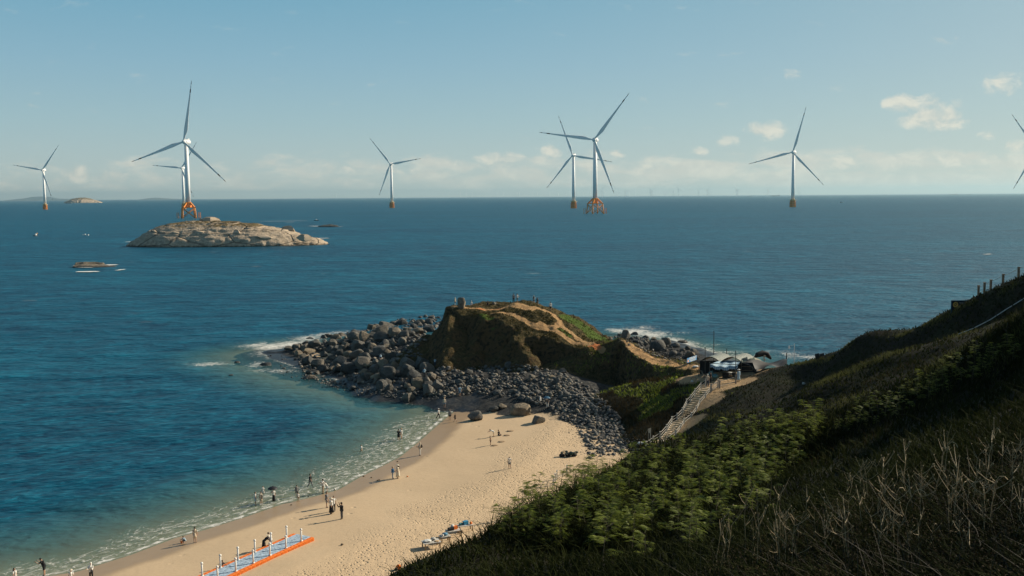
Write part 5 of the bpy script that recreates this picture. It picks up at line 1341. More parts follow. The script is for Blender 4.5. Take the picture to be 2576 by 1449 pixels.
# ---- foam streaks far from the beach
m_foam, nt, b = new_mat("sea_foam"); b.inputs['Base Color'].default_value = (.76, .75, .70, 1); b.inputs['Roughness'].default_value = .9
tr = nt.new('ShaderNodeBsdfTransparent'); P = nt.pos()
fa = nt.math('ADD', nt.attr('dens'), nt.math('MULTIPLY', nt.math('SUBTRACT', nt.noise(nt.mapping(P, (.25, 1, 1)), .5, 5, .7), .5), 1.5))
ms = nt.new('ShaderNodeMixShader'); nt.link(nt.smooth(fa, .35, .6), ms.inputs[0]); nt.link(tr.outputs[0], ms.inputs[1]); nt.link(b.outputs[0], ms.inputs[2]); nt.link(ms.outputs[0], nt.n['Material Output'].inputs[0])
FV = []; FF = []; FD = []
def streak(p0, p1, wm, dens=.8):
    a = atZ(*p0); c = atZ(*p1); n = 24; o_ = len(FV)
    dx = Vector((c.x - a.x, c.y - a.y, 0)); nn = Vector((-dx.y, dx.x, 0)).normalized()
    for i in range(n + 1):
        t = i / n; q = a.lerp(c, t); e = 1 - abs(2 * t - 1) ** 3
        for j in (-1, -.35, .35, 1):
            v = q + nn * (wm * j); FV.append((v.x, v.y, .32)); FD.append(dens * e * (1 if abs(j) < .5 else 0.0))
    for i in range(n):
        for j in range(3):
            k = o_ + i * 4 + j; FF.append((k, k + 1, k + 5, k + 4))
streak((640, 557.5), (795, 555.5), 5, .75); streak((770, 569), (868, 570.5), 7, .95); streak((175, 668.5), (310, 667.5), 5, .9); streak((185, 685), (258, 684.5), 4, 1.0); streak((290, 682), (318, 678), 2, .8)
streak((790, 600), (830, 600), 5, 1.0); streak((700, 613), (815, 604), 3.5, .8); streak((310, 610), (350, 608), 3.0, .9); streak((420, 621), (700, 615), 2.2, .55); streak((335, 616), (400, 620.5), 2.4, .8); streak((690, 615.5), (800, 607), 2.6, .9); streak((180, 673.5), (240, 674.5), 1.6, .7); streak((160, 510.3), (258, 509.8), 18, .6)
streak((715, 560), (745, 559), 3, .7); streak((1950, 502), (1968, 502), 10, .5); streak((2470, 641), (2500, 640), 3, .6); streak((1560, 627), (1590, 626), 2, .4)
o = mesh_obj("foam", FV, FF, m_foam); vattr(o, 'dens', np.array(FD)); tag(o, "white foam streaks and boat wakes on the open sea", "foam", kind='stuff')
def aY(px, py, d): return atY(px, py, d + (6 if 138 < d < 153.5 else 0))
# ------------------------------------------------------------------ stair with concrete railings
CONC = plain("pale_concrete", (.56, .52, .44), .8, .12, 4); STEP = plain("sandy_concrete", (.60, .46, .30), .9, .15, 2)
ROPE = plain("rope", (.55, .50, .40), .8); WOODP = plain("weathered_wood", (.26, .19, .12), .85, .25, 5); BLK = plain("black_net", (.012, .013, .015), .75, .3, 8)
def H6(X, Y): return (1446.5 + X / 3.84, 754.7 + Y / 3.84)
LP = [H6(685, 1452), H6(757, 1405), H6(823, 1362), H6(885, 1290), H6(937, 1212), H6(988, 1178), H6(1037, 1125), H6(1078, 1040), H6(1116, 1000), H6(1160, 940), H6(1216, 875), H6(1262, 840)]
RP = [H6(790, 1475), H6(870, 1425), H6(938, 1380), H6(1003, 1306), H6(1045, 1250), H6(1102, 1202), H6(1155, 1134), H6(1182, 1060), H6(1220, 1018), H6(1285, 935), H6(1314, 890)]
# both sides of the stair run along fitted lines so the flight stays regular
Lw = [hit(*q, dmin=110) for q in LP]; 
# the flight is 1.8 m wide; the hill-side railing runs parallel to the other

def resample(P, n):
    L = [0]
    for a, b_ in zip(P[:-1], P[1:]): L.append(L[-1] + (b_ - a).length)
    r = []
    for i in range(n):
        s = L[-1] * i / (n - 1)
        k = max(j for j in range(len(L)) if L[j] <= s + 1e-9); k = min(k, len(P) - 2)
        r.append(P[k].lerp(P[k + 1], (s - L[k]) / max(1e-6, L[k + 1] - L[k])))
    return r
def rails(name, pts, label, hgt=1.2, nr=3, mat=CONC, rmat=None, rr_=.035, pw=.16, group=None, sag=0.0):
    root = empty(name, pts[0]); tag(root, label, "railing" if 'rail' in name else "fence", group)
    o = Vector(pts[0])
    for p in pts:
        m = MB(); q = Vector(p) - o
        m.box(q + Vector((0, 0, hgt / 2 - .1)), (pw, pw, hgt + .2)); m.box(q + Vector((0, 0, hgt + .02)), (pw * 1.25, pw * 1.25, .06)); m.build("post", mat, root)
    for k in range(nr):
        m = MB(); zz = hgt * (.28 + .62 * k / max(1, nr - 1))
        for a, b_ in zip(pts[:-1], pts[1:]):
            a = Vector(a) - o + Vector((0, 0, zz)); b_ = Vector(b_) - o + Vector((0, 0, zz))
            m.tube([a.lerp(b_, t) - Vector((0, 0, sag * 4 * t * (1 - t))) for t in (0, .25, .5, .75, 1)], rr_, 6)
        m.build("rope" if rmat is ROPE else "rail", rmat or mat, root)
    return root

FRl = [hit(*H6(1314, 890)), hit(*H6(1397, 855)), hit(*H6(1553, 812))]
rails("terrace_railing", FRl, "short dark railing in front of the stall terrace", 1.15, 2, plain("grey_concrete", (.25, .25, .24)), None, .03)
rails("stair_railing", Lw, "pale concrete railing on the seaward side of the stair")
WV = Vector((1.62, -.98, 0)); Rw = [q + WV for q in resample(Lw, 11)]
for q in Rw: q.z += .1
rails("stair_railing", Rw, "pale concrete railing on the hill side of the stair")
NS = 34
A_ = resample(Lw, NS); B2 = resample(Rw, NS)
zs_ = np.array([(a.z + b_.z) / 2 for a, b_ in zip(A_, B2)]); zs_ = np.maximum.accumulate(np.convolve(np.pad(zs_, 3, mode='edge'), np.ones(7) / 7, 'valid'))
root = empty("stair", A_[0]); tag(root, "sandy concrete stair climbing to the stalls between two railings", "stairs"); o0 = A_[0].copy()
for i in range(NS - 1):
    m = MB(); z = zs_[i + 1] - o0.z + .14; P4 = [A_[i], B2[i], B2[i + 1], A_[i + 1]]
    P4 = [Vector((q.x - o0.x, q.y - o0.y, 0)) for q in P4]
    lo = [Vector((q.x, q.y, z - .8)) for q in P4]; hi = [Vector((q.x, q.y, z - .003 * (i % 2))) for q in P4]
    m.loft([lo, hi]); m.build("step", STEP, root)
# landing in front of the stalls
rails("beach_fence", [hit(*q, dmin=100) for q in ((1392, 1222), (1396.6, 1216), (1401, 1208), (1426, 1194))], "white post and rope fence where the beach meets the hillside bushes", 1.15, 3, plain("white_post", (.62, .60, .55)), ROPE, .02, .14, None, .06)
sky_pts = []
for px, py in [(2461, 752), (2476, 747), (2492, 740), (2523, 725), (2562, 706), (2610, 682)]:
    q = next(v for v in (hit(px, py + k_, sea=False) for k_ in range(-14, 30)) if v is not None and v.y < 135); q = Vector((q.x * (q.y + .8) / q.y, q.y + .8, 0)); q.z = gz(q.x, q.y); sky_pts.append(q)
rails("ridge_fence", sky_pts, "brown post and rope fence on the skyline ridge at the right border", 1.15, 2, WOODP, ROPE, .02, .2, None, .1)

# ------------------------------------------------------------------ signs
def glyph_rows(m, x0, z0, w_, h, cols, rows, gap=.25, y=-.02, seed=1):
    """rows of small block characters built from strokes"""
    rg = random.Random(seed)
    cw = w_ / cols; chh = h / rows
    for r in range(rows):
        for c in range(cols - (r * 2 if rows > 1 else 0)):
            cx = x0 + cw * (c + .5) + (r * cw if rows > 1 else 0); cz = z0 - chh * (r + .5); a = cw * (1 - gap) / 2; t = a * .3
            for st in rg.sample([(-a, a, a - t, a), (-a, a, -t / 2, t / 2), (-a, a, -a, -a + t), (-a, -a + t, -a, a), (a - t, a, -a, a), (-t / 2, t / 2, -a, a)], 4):
                m.quad((cx + st[0], y, cz + st[2]), (cx + st[1], y, cz + st[2]), (cx + st[1], y, cz + st[3]), (cx + st[0], y, cz + st[3]))
q = hit(2425, 786); q = Vector((q.x * (q.y + 2.2) / q.y, q.y + 2.2, q.z)); q2 = aY(2397, 757, q.y); s = q.y / FPX
root = empty("notice_board", (q.x, q.y + .6, q.z)); tag(root, "dark notice board with yellow ring emblem half sunk behind the ridge", "sign")
wB = 54 * s; zt = q2.z - q.z
m = MB(); m.box((0, 0, zt - .75), (wB, .08, 1.5)); m.build("panel", plain("board_dark", (.012, .016, .025), .5), root)
m = MB(); m.box((0, -.02, zt - .03), (wB + .1, .12, .08)); m.box((-wB / 2, -.02, zt - .78), (.08, .12, 1.5)); m.box((wB / 2, -.02, zt - .78), (.08, .12, 1.5)); m.build("frame", plain("board_blue", (.02, .09, .13), .5), root)
m = MB(); cx = -wB / 2 + .48; 
for k in range(20):
    a0, a1 = k * PI / 10, (k + 1) * PI / 10; m.quad((cx + .32 * math.cos(a0), -.045, zt - .5 + .32 * math.sin(a0)), (cx + .32 * math.cos(a1), -.045, zt - .5 + .32 * math.sin(a1)), (cx + .17 * math.cos(a1), -.045, zt - .5 + .17 * math.sin(a1)), (cx + .17 * math.cos(a0), -.045, zt - .5 + .17 * math.sin(a0)))
m.box((cx, -.045, zt - .5), (.36, .006, .10), (0, R(35), 0))
m.build("emblem", plain("emblem_yellow", (.62, .38, .08), .6), root)
m = MB(); glyph_rows(m, cx + .45, zt - .16, wB - 1.1, .85, 12, 3, .25, -.045, 3); m.build("lettering", plain("letter_grey", (.42, .46, .46), .6), root)
m = MB(); m.box((-wB / 2 + .2, .05, .1), (.1, .1, zt)); m.box((wB / 2 - .2, .05, .1), (.1, .1, zt)); m.build("post", plain("board_dark", (.012, .016, .025), .5), root)

q = hit(2062, 908); q = Vector((q.x * (q.y + 1.2) / q.y, q.y + 1.2, 36 - (36 - q.z) * (q.y + 1.2) / q.y + .1)); root = empty("warning_panel", (q.x, q.y, q.z), R(8)); tag(root, "tilted pair of dark panels on the skyline above the stalls", "sign")
for s_ in (-1, 1):
    m = MB(); m.box((s_ * .36, 0, .55), (.66, .06, .8), (0, R(-11), 0)); m.build("panel", plain("panel_dark", (.03, .035, .04), .4), root)
    m = MB(); m.beam((s_ * .36, .05, -.2), (s_ * .36 , .05, .4), .05); m.build("leg", WOODP, root)

# blue banner
a = hit(1728, 922); bq = hit(1752, 914); root = empty("banner", a); tag(root, "blue banner with white characters and an orange emblem between two posts", "sign")
dv = bq - a; L = dv.length; ang = math.atan2(dv.y, dv.x)
bn = empty("x"); bpy.data.objects.remove(bn)
def put(m, nm, mat):
    o = m.build(nm, mat, root); o.rotation_euler = (0, -math.asin(dv.z / L), ang); return o
m = MB(); m.box((L / 2, 0, .95), (L, .03, .75)); put(m, "cloth", plain("banner_blue", (.06, .24, .48), .7))
m = MB(); glyph_rows(m, L * .22, 1.27, L * .75, .62, 8, 2, .22, -.025, 5); put(m, "lettering", plain("banner_white", (.80, .80, .76), .7))
m = MB(); m.add([(L * .04, -.025, .68), (L * .18, -.025, .68), (L * .14, -.025, 1.0), (L * .10, -.025, 1.12), (L * .06, -.025, .95)], [(0, 1, 2, 3, 4)]); put(m, "emblem", plain("banner_orange", (.78, .33, .10), .7))
for x in (0, L):
    m = MB(); m.tube([(x, .03, -.3), (x, .03, 1.4)], .03, 6); put(m, "post", WOODP)

# ------------------------------------------------------------------ the stalls
TZ = 9.3
root = empty("market_stall", aY(1812, 955, 145)); root.location.z = gz(root.location.x, root.location.y)
tag(root, "market stall with two arched corrugated roofs and a blue striped awning", "stall")
O = Vector(root.location)
def loc(px, py, d): return aY(px, py, d) - O
m_roof, nt, b = new_mat("roof_sheet")
wv = nt.new('ShaderNodeTexWave'); wv.inputs['Scale'].default_value = 5; nt.link(nt.obj_coord(), wv.inputs[0])
nt.link(nt.mix(nt.noise(nt.obj_coord(), 1.5, 3), (.16, .18, .155, 1), (.27, .28, .23, 1)), b.inputs['Base Color']); b.inputs['Roughness'].default_value = .5
nt.link(nt.bump(wv.outputs[0], .5, .05), b.inputs['Normal'])
def barrel(p0, p1, q0, q1, rise, nm, mat):
    """arched sheet between a front edge p0-p1 and a back edge q0-q1"""
    m = MB(); n = 12; rings = []
    for a, c in ((p0, p1), (p0.lerp(q0, .5), p1.lerp(q1, .5)), (q0, q1)):
        rings.append([a.lerp(c, t) + Vector((0, 0, rise * math.sin(PI * t))) for t in [i / n for i in range(n + 1)]])
    m.loft(rings, False, False)
    lo = [[p - Vector((0, 0, .03)) for p in rg] for rg in rings]; m.loft([list(reversed(r)) for r in lo], False, False)
    m.build(nm, mat, root, True)
    m = MB()
    for rg in (rings[0], rings[-1]):
        m.tube([p - Vector((0, 0, .07)) for p in rg], .05, 6)
    m.build("arch_frame", BLK, root)
barrel(loc(1760.5, 909, 145), loc(1811, 909.5, 145), loc(1790, 899.5, 149.5), loc(1842, 899.5, 149.5), .75, "roof", m_roof)
barrel(loc(1812, 910, 144.6), loc(1865, 909, 144.6), loc(1846, 899.5, 149), loc(1898, 899, 149), .72, "roof", m_roof)
# awning
m_awn, nt, b = new_mat("striped_awning")
wv = nt.new('ShaderNodeTexWave'); wv.bands_direction = 'X'; wv.inputs['Scale'].default_value = 1.15; wv.inputs['Distortion'].default_value = .6; wv.inputs['Detail'].default_value = 1; nt.link(nt.obj_coord(), wv.inputs[0])
nt.link(nt.ramp(wv.outputs['Fac'], [(0, (.05, .22, .40)), (.33, (.05, .22, .40)), (.37, (.68, .66, .56)), (.62, (.70, .60, .42)), (.66, (.66, .66, .60)), (1, (.20, .42, .55))]), b.inputs['Base Color']); b.inputs['Roughness'].default_value = .7
m = MB(); rows = []
fl, frr, bl, brr = loc(1785, 917, 141.5), loc(1856, 919, 141.2), loc(1806, 908, 145.5), loc(1864, 907.5, 145.2)
rg_ = random.Random(2)
for v_ in [i / 6 for i in range(7)]:
    rows.append([fl.lerp(frr, u_).lerp(bl.lerp(brr, u_), v_) + Vector((0, 0, -.35 * math.sin(PI * u_) * (1 - v_) + .10 * math.sin(u_ * 19) * (1 - .5 * v_))) for u_ in [j / 20 for j in range(21)]])
val = [p + Vector((0, -.06, -.42 - .06 * math.sin(i * 2.1))) for i, p in enumerate(rows[0])]
m.loft([val] + rows, False, False); m.build("awning", m_awn, root, True)
for (px, pt, pb, d, nm) in [(1785.5, 911, 950, 141.4, 0), (1850.6, 882, 953, 141.0, 0), (1774, 874, 935, 145.2, 0), (1828, 877, 900, 150, 0), (1865, 905, 945, 144, 0), (1811, 905, 935, 145.5, 0), (1758, 908, 935, 145.3, 0)]:
    a, c = loc(px, pt, d), loc(px, pb, d); c.z = gz(O.x + c.x, O.y + c.y) - O.z - .1
    m = MB(); m.tube([c, a], .055, 6); m.build("pole", plain("stall_pole", (.10, .10, .09), .7), root)
m = MB(); m.beam(loc(1785, 914, 141.4), loc(1866, 918, 141.2), .09); m.build("crossbar", BLK, root)
# dark backdrop and counter under the awning
m = MB(); a, c = loc(1760, 925, 147), loc(1866, 925, 146.5); zb = gz(O.x + a.x, O.y + a.y) - O.z
m.box(((a.x + c.x) / 2, (a.y + c.y) / 2, zb + 1.0), ((c - a).length, .08, 2.3), (0, 0, math.atan2(c.y - a.y, c.x - a.x))); m.build("back_screen", BLK, root)
m = MB(); a, c = loc(1815, 950, 142.6), loc(1850, 950, 142.6); zb = gz(O.x + a.x, O.y + a.y) - O.z
m.box(((a.x + c.x) / 2, a.y, zb + .75), ((c - a).length, .8, .08)); m.box(((a.x + c.x) / 2, a.y - .3, zb + .4), ((c - a).length * .95, .05, .75)); m.build("counter", BLK, root)
# shade-net tent right of it
root = empty("net_tent", aY(1930, 925, 145)); root.location.z = gz(root.location.x, root.location.y); O = Vector(root.location)
tag(root, "low black shade-net tent stretched along the hillside right of the stall", "tent")
m_net, nt, b = new_mat("shade_net"); nt.link(nt.mix(nt.noise(nt.obj_coord(), 1.2, 5), (.010, .010, .012, 1), (.05, .048, .046, 1)), b.inputs['Base Color']); b.inputs['Roughness'].default_value = .7
m = MB(); t0, t1 = loc(1864, 912, 144.5), loc(1979, 903, 147); u0, u1 = loc(1902, 934, 141.5), loc(1980, 916, 143.5); rows = []
for v_ in [i / 7 for i in range(8)]:
    rows.append([t0.lerp(t1, u_).lerp(u0.lerp(u1, u_), v_) + Vector((0, 0, .45 * math.sin(v_ * 5 + u_ * 7) * math.sin(PI * u_) + .3 * math.sin(u_ * 13 + v_ * 3) * math.sin(PI * v_) - .35 * math.sin(PI * v_) * math.sin(PI * u_))) for u_ in [j / 14 for j in range(15)]])
m.loft(rows, False, False); m.build("net_roof", m_net, root, True)
m = MB(); m.loft([[t0, t0 + Vector((0, 0, -2.2))], [loc(1893, 912, 143.2), loc(1893, 912, 143.2) + Vector((0, 0, -2.2))], [u0, u0 + Vector((0, 0, -1.2))]], False, False); m.build("dark_interior", BLK, root)  # black sheet stands in for the shaded inside of the tent
for z_ in (.6, 1.2):
    m = MB(); m.beam(t0 + Vector((.1, -.08, -z_)), loc(1893, 912, 143.1) + Vector((0, -.06, -z_)), .06); m.build("slat", WOODP, root)
m = MB(); m.tube([loc(1898, 899, 149), loc(1905, 893, 149.5), loc(1918, 889, 150), loc(1930, 892, 150), loc(1940, 903, 149.5)], [.1, .4, .5, .45, .15], 10); m.build("tarp_heap", BLK, root, True)
for px, pt, d in [(1979, 888, 147), (1864, 908, 144.4), (1902, 928, 141.6)]:
    a = loc(px, pt, d); c = Vector((a.x, a.y, gz(O.x + a.x, O.y + a.y) - O.z - .1)); m = MB(); m.tube([c, a], .08, 6); m.build("pole", BLK, root)
# things around the stalls
def pole(px, pt, pb, d, label, r=.06, mat=None, nm="pole"):
    a = aY(px, pt, d); g_ = gz(a.x, a.y); m = MB(); m.tube([(0, 0, -.2), (0, 0, a.z - g_)], [r, r * .8], 6); o = m.build(nm, mat or plain("stall_pole", (.10, .10, .09), .7)); o.location = (a.x, a.y, g_); tag(o, label, "pole"); return o
pole(1796, 832, 893, 151, "tall thin dark pole rising behind the arched stall roof", .07)
a = aY(1998.5, 865, 150); g_ = gz(a.x, a.y); root = empty("lamp_post", (a.x, a.y, g_)); tag(root, "slim white lamp post with side arm behind the ridge", "lamp post")
m = MB(); m.tube([(0, 0, -.2), (0, 0, a.z - g_)], .06, 8); m.build("post", W_PAINT, root); m = MB(); m.tube([(0, 0, a.z - g_ - .3), (-.9, 0, a.z - g_ - .32)], .03, 6); m.build("arm", W_PAINT, root); m = MB(); m.tube([(-.85, 0, a.z - g_ - .35), (-.85, 0, a.z - g_ - .75)], [.12, .16], 8); m.build("lamp_shade", W_PAINT, root)
a = aY(1897, 899, 147); g_ = gz(a.x, a.y); root = empty("patio_umbrella", (a.x, a.y, g_)); tag(root, "big worn patio umbrella with beige and green panels behind the net tent", "umbrella"); zt = a.z - g_
m = MB(); m.tube([(0, 0, -.1), (0, 0, zt)], .03, 6); m.build("pole", W_PAINT, root)
m = MB(); ct = [(1.3 * math.cos(2 * PI * k / 8), 1.3 * math.sin(2 * PI * k / 8), zt - .62) for k in range(8)]; mid = [(.75 * math.cos(2 * PI * k / 8), .75 * math.sin(2 * PI * k / 8), zt - .22) for k in range(8)]
for k in range(8):
    m.m = k % 2; j = (k + 1) % 8; m.add([(0, 0, zt), mid[k], mid[j]], [(0, 1, 2)]); m.quad(mid[k], ct[k], ct[j], mid[j])
m.build("canopy", [plain("canopy_beige", (.42, .38, .28), .8), plain("canopy_green", (.16, .19, .15), .8)], root)
a = aY(1874, 904, 145.5); g_ = gz(a.x, a.y); root = empty("menu_board", (a.x, a.y, g_)); tag(root, "tilted beige signboard with dark characters above the stall", "sign"); zt = a.z - g_
m = MB(); m.box((0, 0, zt), (.85, .05, .55), (0, R(-18), 0)); m.build("panel", plain("board_beige", (.52, .46, .36), .7), root); m = MB(); glyph_rows(m, -.32, zt + .12, .62, .2, 4, 1, .3, -.04, 8); m.build("lettering", NUMBER, root); m = MB(); m.tube([(0, .05, -.1), (0, .05, zt)], .03, 6); m.build("post", WOODP, root)
a = aY(1922.5, 893, 148); g_ = gz(a.x, a.y); root = empty("finger_post", (a.x, a.y, g_)); tag(root, "dark post with three small pale boards before the black tarp heap", "sign"); zt = a.z - g_
m = MB(); m.tube([(0, 0, -.1), (0, 0, zt + .1)], .05, 6); m.build("post", BLK, root)
for k in range(3): m = MB(); m.box(((-1) ** k * .06, -.06, zt - .15 - k * .28), (.36, .04, .15), (0, R(8 * (-1) ** k), 0)); m.build("board", plain("board_beige", (.52, .46, .36), .7), root)
def lump(px, py, wpx, hpx, mat, nm, label, cat, seed=1, d=None):
    p = hit(px, py, dmin=75 if px < 1300 and py < 1445 and 'stone' not in label else 0) if d is None else aY(px, py, d); s = p.y / FPX
    V, F = boulder_verts(500 + seed, 3, 0, (.8, 1), .32); me = bpy.data.meshes.new(nm); set_mesh(me, V, F); me.materials.append(mat); o = bpy.data.objects.new(nm, me); COL.objects.link(o)
    me.polygons.foreach_set('use_smooth', np.ones(len(F), bool)); o.scale = (wpx * s / 2, wpx * s / 2 * .8, hpx * s / 2); o.location = (p.x, p.y, p.z + hpx * s * .45); tag(o, label, cat); return o
NETT = plain("turquoise_net", (.12, .26, .27), .9, .5, 12); BAGW = plain("white_sacks", (.66, .66, .62), .7, .2, 9)
lump(1789, 948, 13, 17, NETT, "net_heap", "tall heap of pale turquoise netting left of the stall counter", "nets", 1, 143); lump(1800, 951, 16, 12, NETT, "net_heap", "low heap of turquoise netting beside the counter", "nets", 2, 142)
lump(1838, 943, 17, 8, BAGW, "bag_pile", "white plastic bags piled on the stall counter", "bags", 3, 142.6)
m = MB(); m.tube([(0, 0, 0), (0, .05, .02)], [.28, .28], 14); o = m.build("basket_lid", plain("basket_tan", (.62, .44, .26), .8)); pp = aY(1837, 946, 141.9); o.location = pp; o.rotation_euler = (R(55), 0, 0); tag(o, "round tan basket lid leaning on the stall counter", "basket")
lump(1750, 925, 16, 6, BAGW, "debris_heap", "heap of white rubble below the blue banner", "debris", 4); lump(1741, 962, 8, 5, BAGW, "debris_heap", "pale rubbish lying in the gully weeds", "debris", 5)
a = hit(1758, 934); bq = hit(1773, 953); m = MB(); m.beam((0, 0, .9), bq - a + Vector((0, 0, .1)), .25, .05); o = m.build("plank", WOODP); o.location = a; tag(o, "wooden plank leaning beside the stair top", "plank")
p = hit(1745, 962); m = MB(); m.tube([(0.42 * math.cos(t), 0, .42 + .42 * math.sin(t)) for t in [k * PI / 6 for k in range(7)]], .07, 6); o = m.build("hoop", WOODP); o.location = p; tag(o, "rusty half hoop standing in the gully weeds", "hoop")
pole(1678, 938, 975, hit(1672, 978).y, "pale stick slanting out of the gully grass", .035, plain("pale_stick", (.5, .42, .3)), "stick").rotation_euler = (0, .35, 0)
pole(1617.5, 912, 922, hit(1645, 908).y, "small pale marker post on the saddle path", .09, CONC, "marker_post").location = hit(1645, 908)

# broken white board at the foot of the stair
p = hit(1634, 1110, dmin=100); s = p.y / FPX; root = empty("broken_board", p); tag(root, "tall broken cream board standing at the foot of the stair", "board")
m = MB(); m.add([(-.16, 0, 0), (.12, 0, 0), (.17, 0, 1.0), (.17, 0, 1.85), (-.16, 0, 1.72), (-.16, 0, 1.25), (.05, 0, 1.1), (.05, 0, .3)], [(0, 1, 2, 7), (7, 2, 6), (2, 3, 4, 5, 6)])
m.add([(-.16, .04, 0), (.12, .04, 0), (.17, .04, 1.0), (.17, .04, 1.85), (-.16, .04, 1.72), (-.16, .04, 1.25), (.05, .04, 1.1), (.05, .04, .3)], [(7, 2, 1, 0), (6, 2, 7), (6, 5, 4, 3, 2)]); m.beam((.15, .02, 0), (.17, .02, 1.84), .05); m.beam((-.15, .02, 0), (-.16, .02, 1.72), .05)
m.build("panel", plain("board_cream", (.66, .58, .44), .7), root)
m = MB(); m.beam((-.2, .02, 1.7), (-.62, -.1, .9), .05); m.build("strut", WOODP, root)
lump(1612, 1118, 18, 7, BAGW, "rubbish_heap", "white rubbish heap at the foot of the stair", "rubbish", 7)

# thin poles on the stones
for px, pt, pb, lab in [(1481.7, 1007, 1041, "short thin pole farthest up the shaded stone slope"), (1501, 1023, 1072, "thin pole holding the slanting rail on the shaded stones"), (1506, 1051, 1093, "thin leaning pole in the middle of the shaded stones"), (1515.5, 1054, 1132, "tallest thin grey pole at the foot of the shaded stones")]:
    p = hit(px, pb); h = (pb - pt) * p.y / FPX; m = MB(); m.tube([(0, 0, -.2), (.05, 0, h)], [.05, .04], 6); o = m.build("pole", plain("pole_grey", (.26, .27, .26), .7)); o.location = p; tag(o, lab, "pole")
p = hit(1501, 1072); d = p.y; a, c = aY(1463.4, 995.6, d + 3), aY(1509, 1031, d); m = MB(); m.tube([(0, 0, 0), c - a], .05, 6); o = m.build("rail", plain("pole_grey", (.26, .27, .26), .7)); o.location = a; tag(o, "long slanting rail carried by the thin poles over the stones", "rail")
# dark heap of gear on the sand
p = hit(1430, 1149); root = empty("gear_heap", p); tag(root, "dark tangled heap of nets, floats and sticks on the sand by the stones", "heap")
rg = random.Random(6)
for k in range(3):
    m = MB(); m.ell((-.85 + k * .8, .1 * k, .2), (.42, .32, .24), 9, 6); m.build("net_roll", BLK, root, True)
m = MB()
for k in range(16): m.ell((rg.uniform(-1.0, 1.1), rg.uniform(-.3, .5), rg.uniform(.2, .62)), (rg.uniform(.12, .3), rg.uniform(.1, .25), rg.uniform(.08, .2)), 7, 5)
m.build("net", plain("dark_teal_net", (.03, .06, .06), .8, .6, 6), root)
m = MB()
for k in range(12): x = rg.uniform(-1.1, 1.0); m.tube([(x, rg.uniform(-.2, .4), .3), (x + rg.uniform(-.5, .6), rg.uniform(-.4, .4), rg.uniform(.6, 1.0))], .025, 5)
m.build("sticks", plain("pale_stick", (.5, .42, .3)), root)
p = hit(1386, 1151); 

# ------------------------------------------------------------------ float walkway on the beach
def Z2(X, Y): return (503.2 + X / 4.572, 1132.1 + Y / 4.572)
FB_ = Z2(1010, 1060); 
far0, far1 = hit(*Z2(1010, 1062)), hit(*Z2(252, 1410)); nr0, nr1 = hit(*Z2(1155, 1094)), hit(*Z2(402, 1447))
axd = (far1 - far0); axd.z = 0; Lp = axd.length; axd.normalize(); sdv = Vector((-axd.y, axd.x, 0)); 
mid0 = (far0 + nr0) / 2; wid_ = abs((nr0 - far0).dot(sdv)); wid_ = max(1.2, min(wid_, 1.9))
root = empty("float_walkway", mid0, math.atan2(axd.y, axd.x)); tag(root, "blue and orange plastic float walkway with white bollards on the sand", "walkway")
sgn = 1 if (nr0 - far0).dot(sdv) > 0 else -1
hF = .40; z00 = 0; slope_ = (far1.z + nr1.z - far0.z - nr0.z) / 2 / Lp
BLUEF = plain("float_blue", (.36, .46, .55), .7, .35, 4); ORF = plain("float_orange_plastic", (.80, .21, .035), .55, .15, 3)
def fz(x): return z00 + slope_ * x
def cubes(y0, y1, ny, mat, nm, over=1.5, gap=.03):
    m = MB(); step = .5; n = int((Lp + 2 * over + 4) / step)
    for i in range(n):
        x = -over + i * step
        for j in range(ny):
            w_ = (y1 - y0) / ny; y = y0 + w_ * (j + .5); z = fz(x) + hF / 2
            m.box((x + step / 2, y, z), (step - gap, w_ - gap, hF)); m.tube([(x + step / 2, y, z + hF / 2 - .01), (x + step / 2, y, z + hF / 2 + .015)], .12, 8)
            if j == (ny - 1 if sgn > 0 else 0) or nm == 'orange_floats':
                for q_ in (-.14, 0, .14): m.box((x + step / 2 + q_, y + sgn * w_ / 2, z), (.05, .03, hF * .8))
    return m.build(nm, mat, root)
hw = wid_ / 2
cubes(-hw, hw, 3, BLUEF, "blue_floats"); cubes(-hw - .42, -hw, 1, ORF, "orange_floats"); cubes(hw, hw + .42, 1, ORF, "orange_floats")
m = MB()
for i, (a, c) in enumerate(((0, 0),)): pass
for side in (-1, 1):
    for k in range(6):
        t = k / 4; x = Lp * t; m = MB(); y = side * hw; z = fz(x) + hF
        m.tube([(x, y, z - .05), (x, y, z + 1.22)], .085, 10); m.tube([(x, y, z), (x, y, z + .08)], .14, 10); m.tube([(x, y, z + 1.10), (x, y, z + 1.2), (x, y, z + 1.28), (x, y, z + 1.32)], [.10, .13, .10, .02], 10)
        m.build("bollard", plain("bollard_white", (.80, .78, .72), .5), root, True)

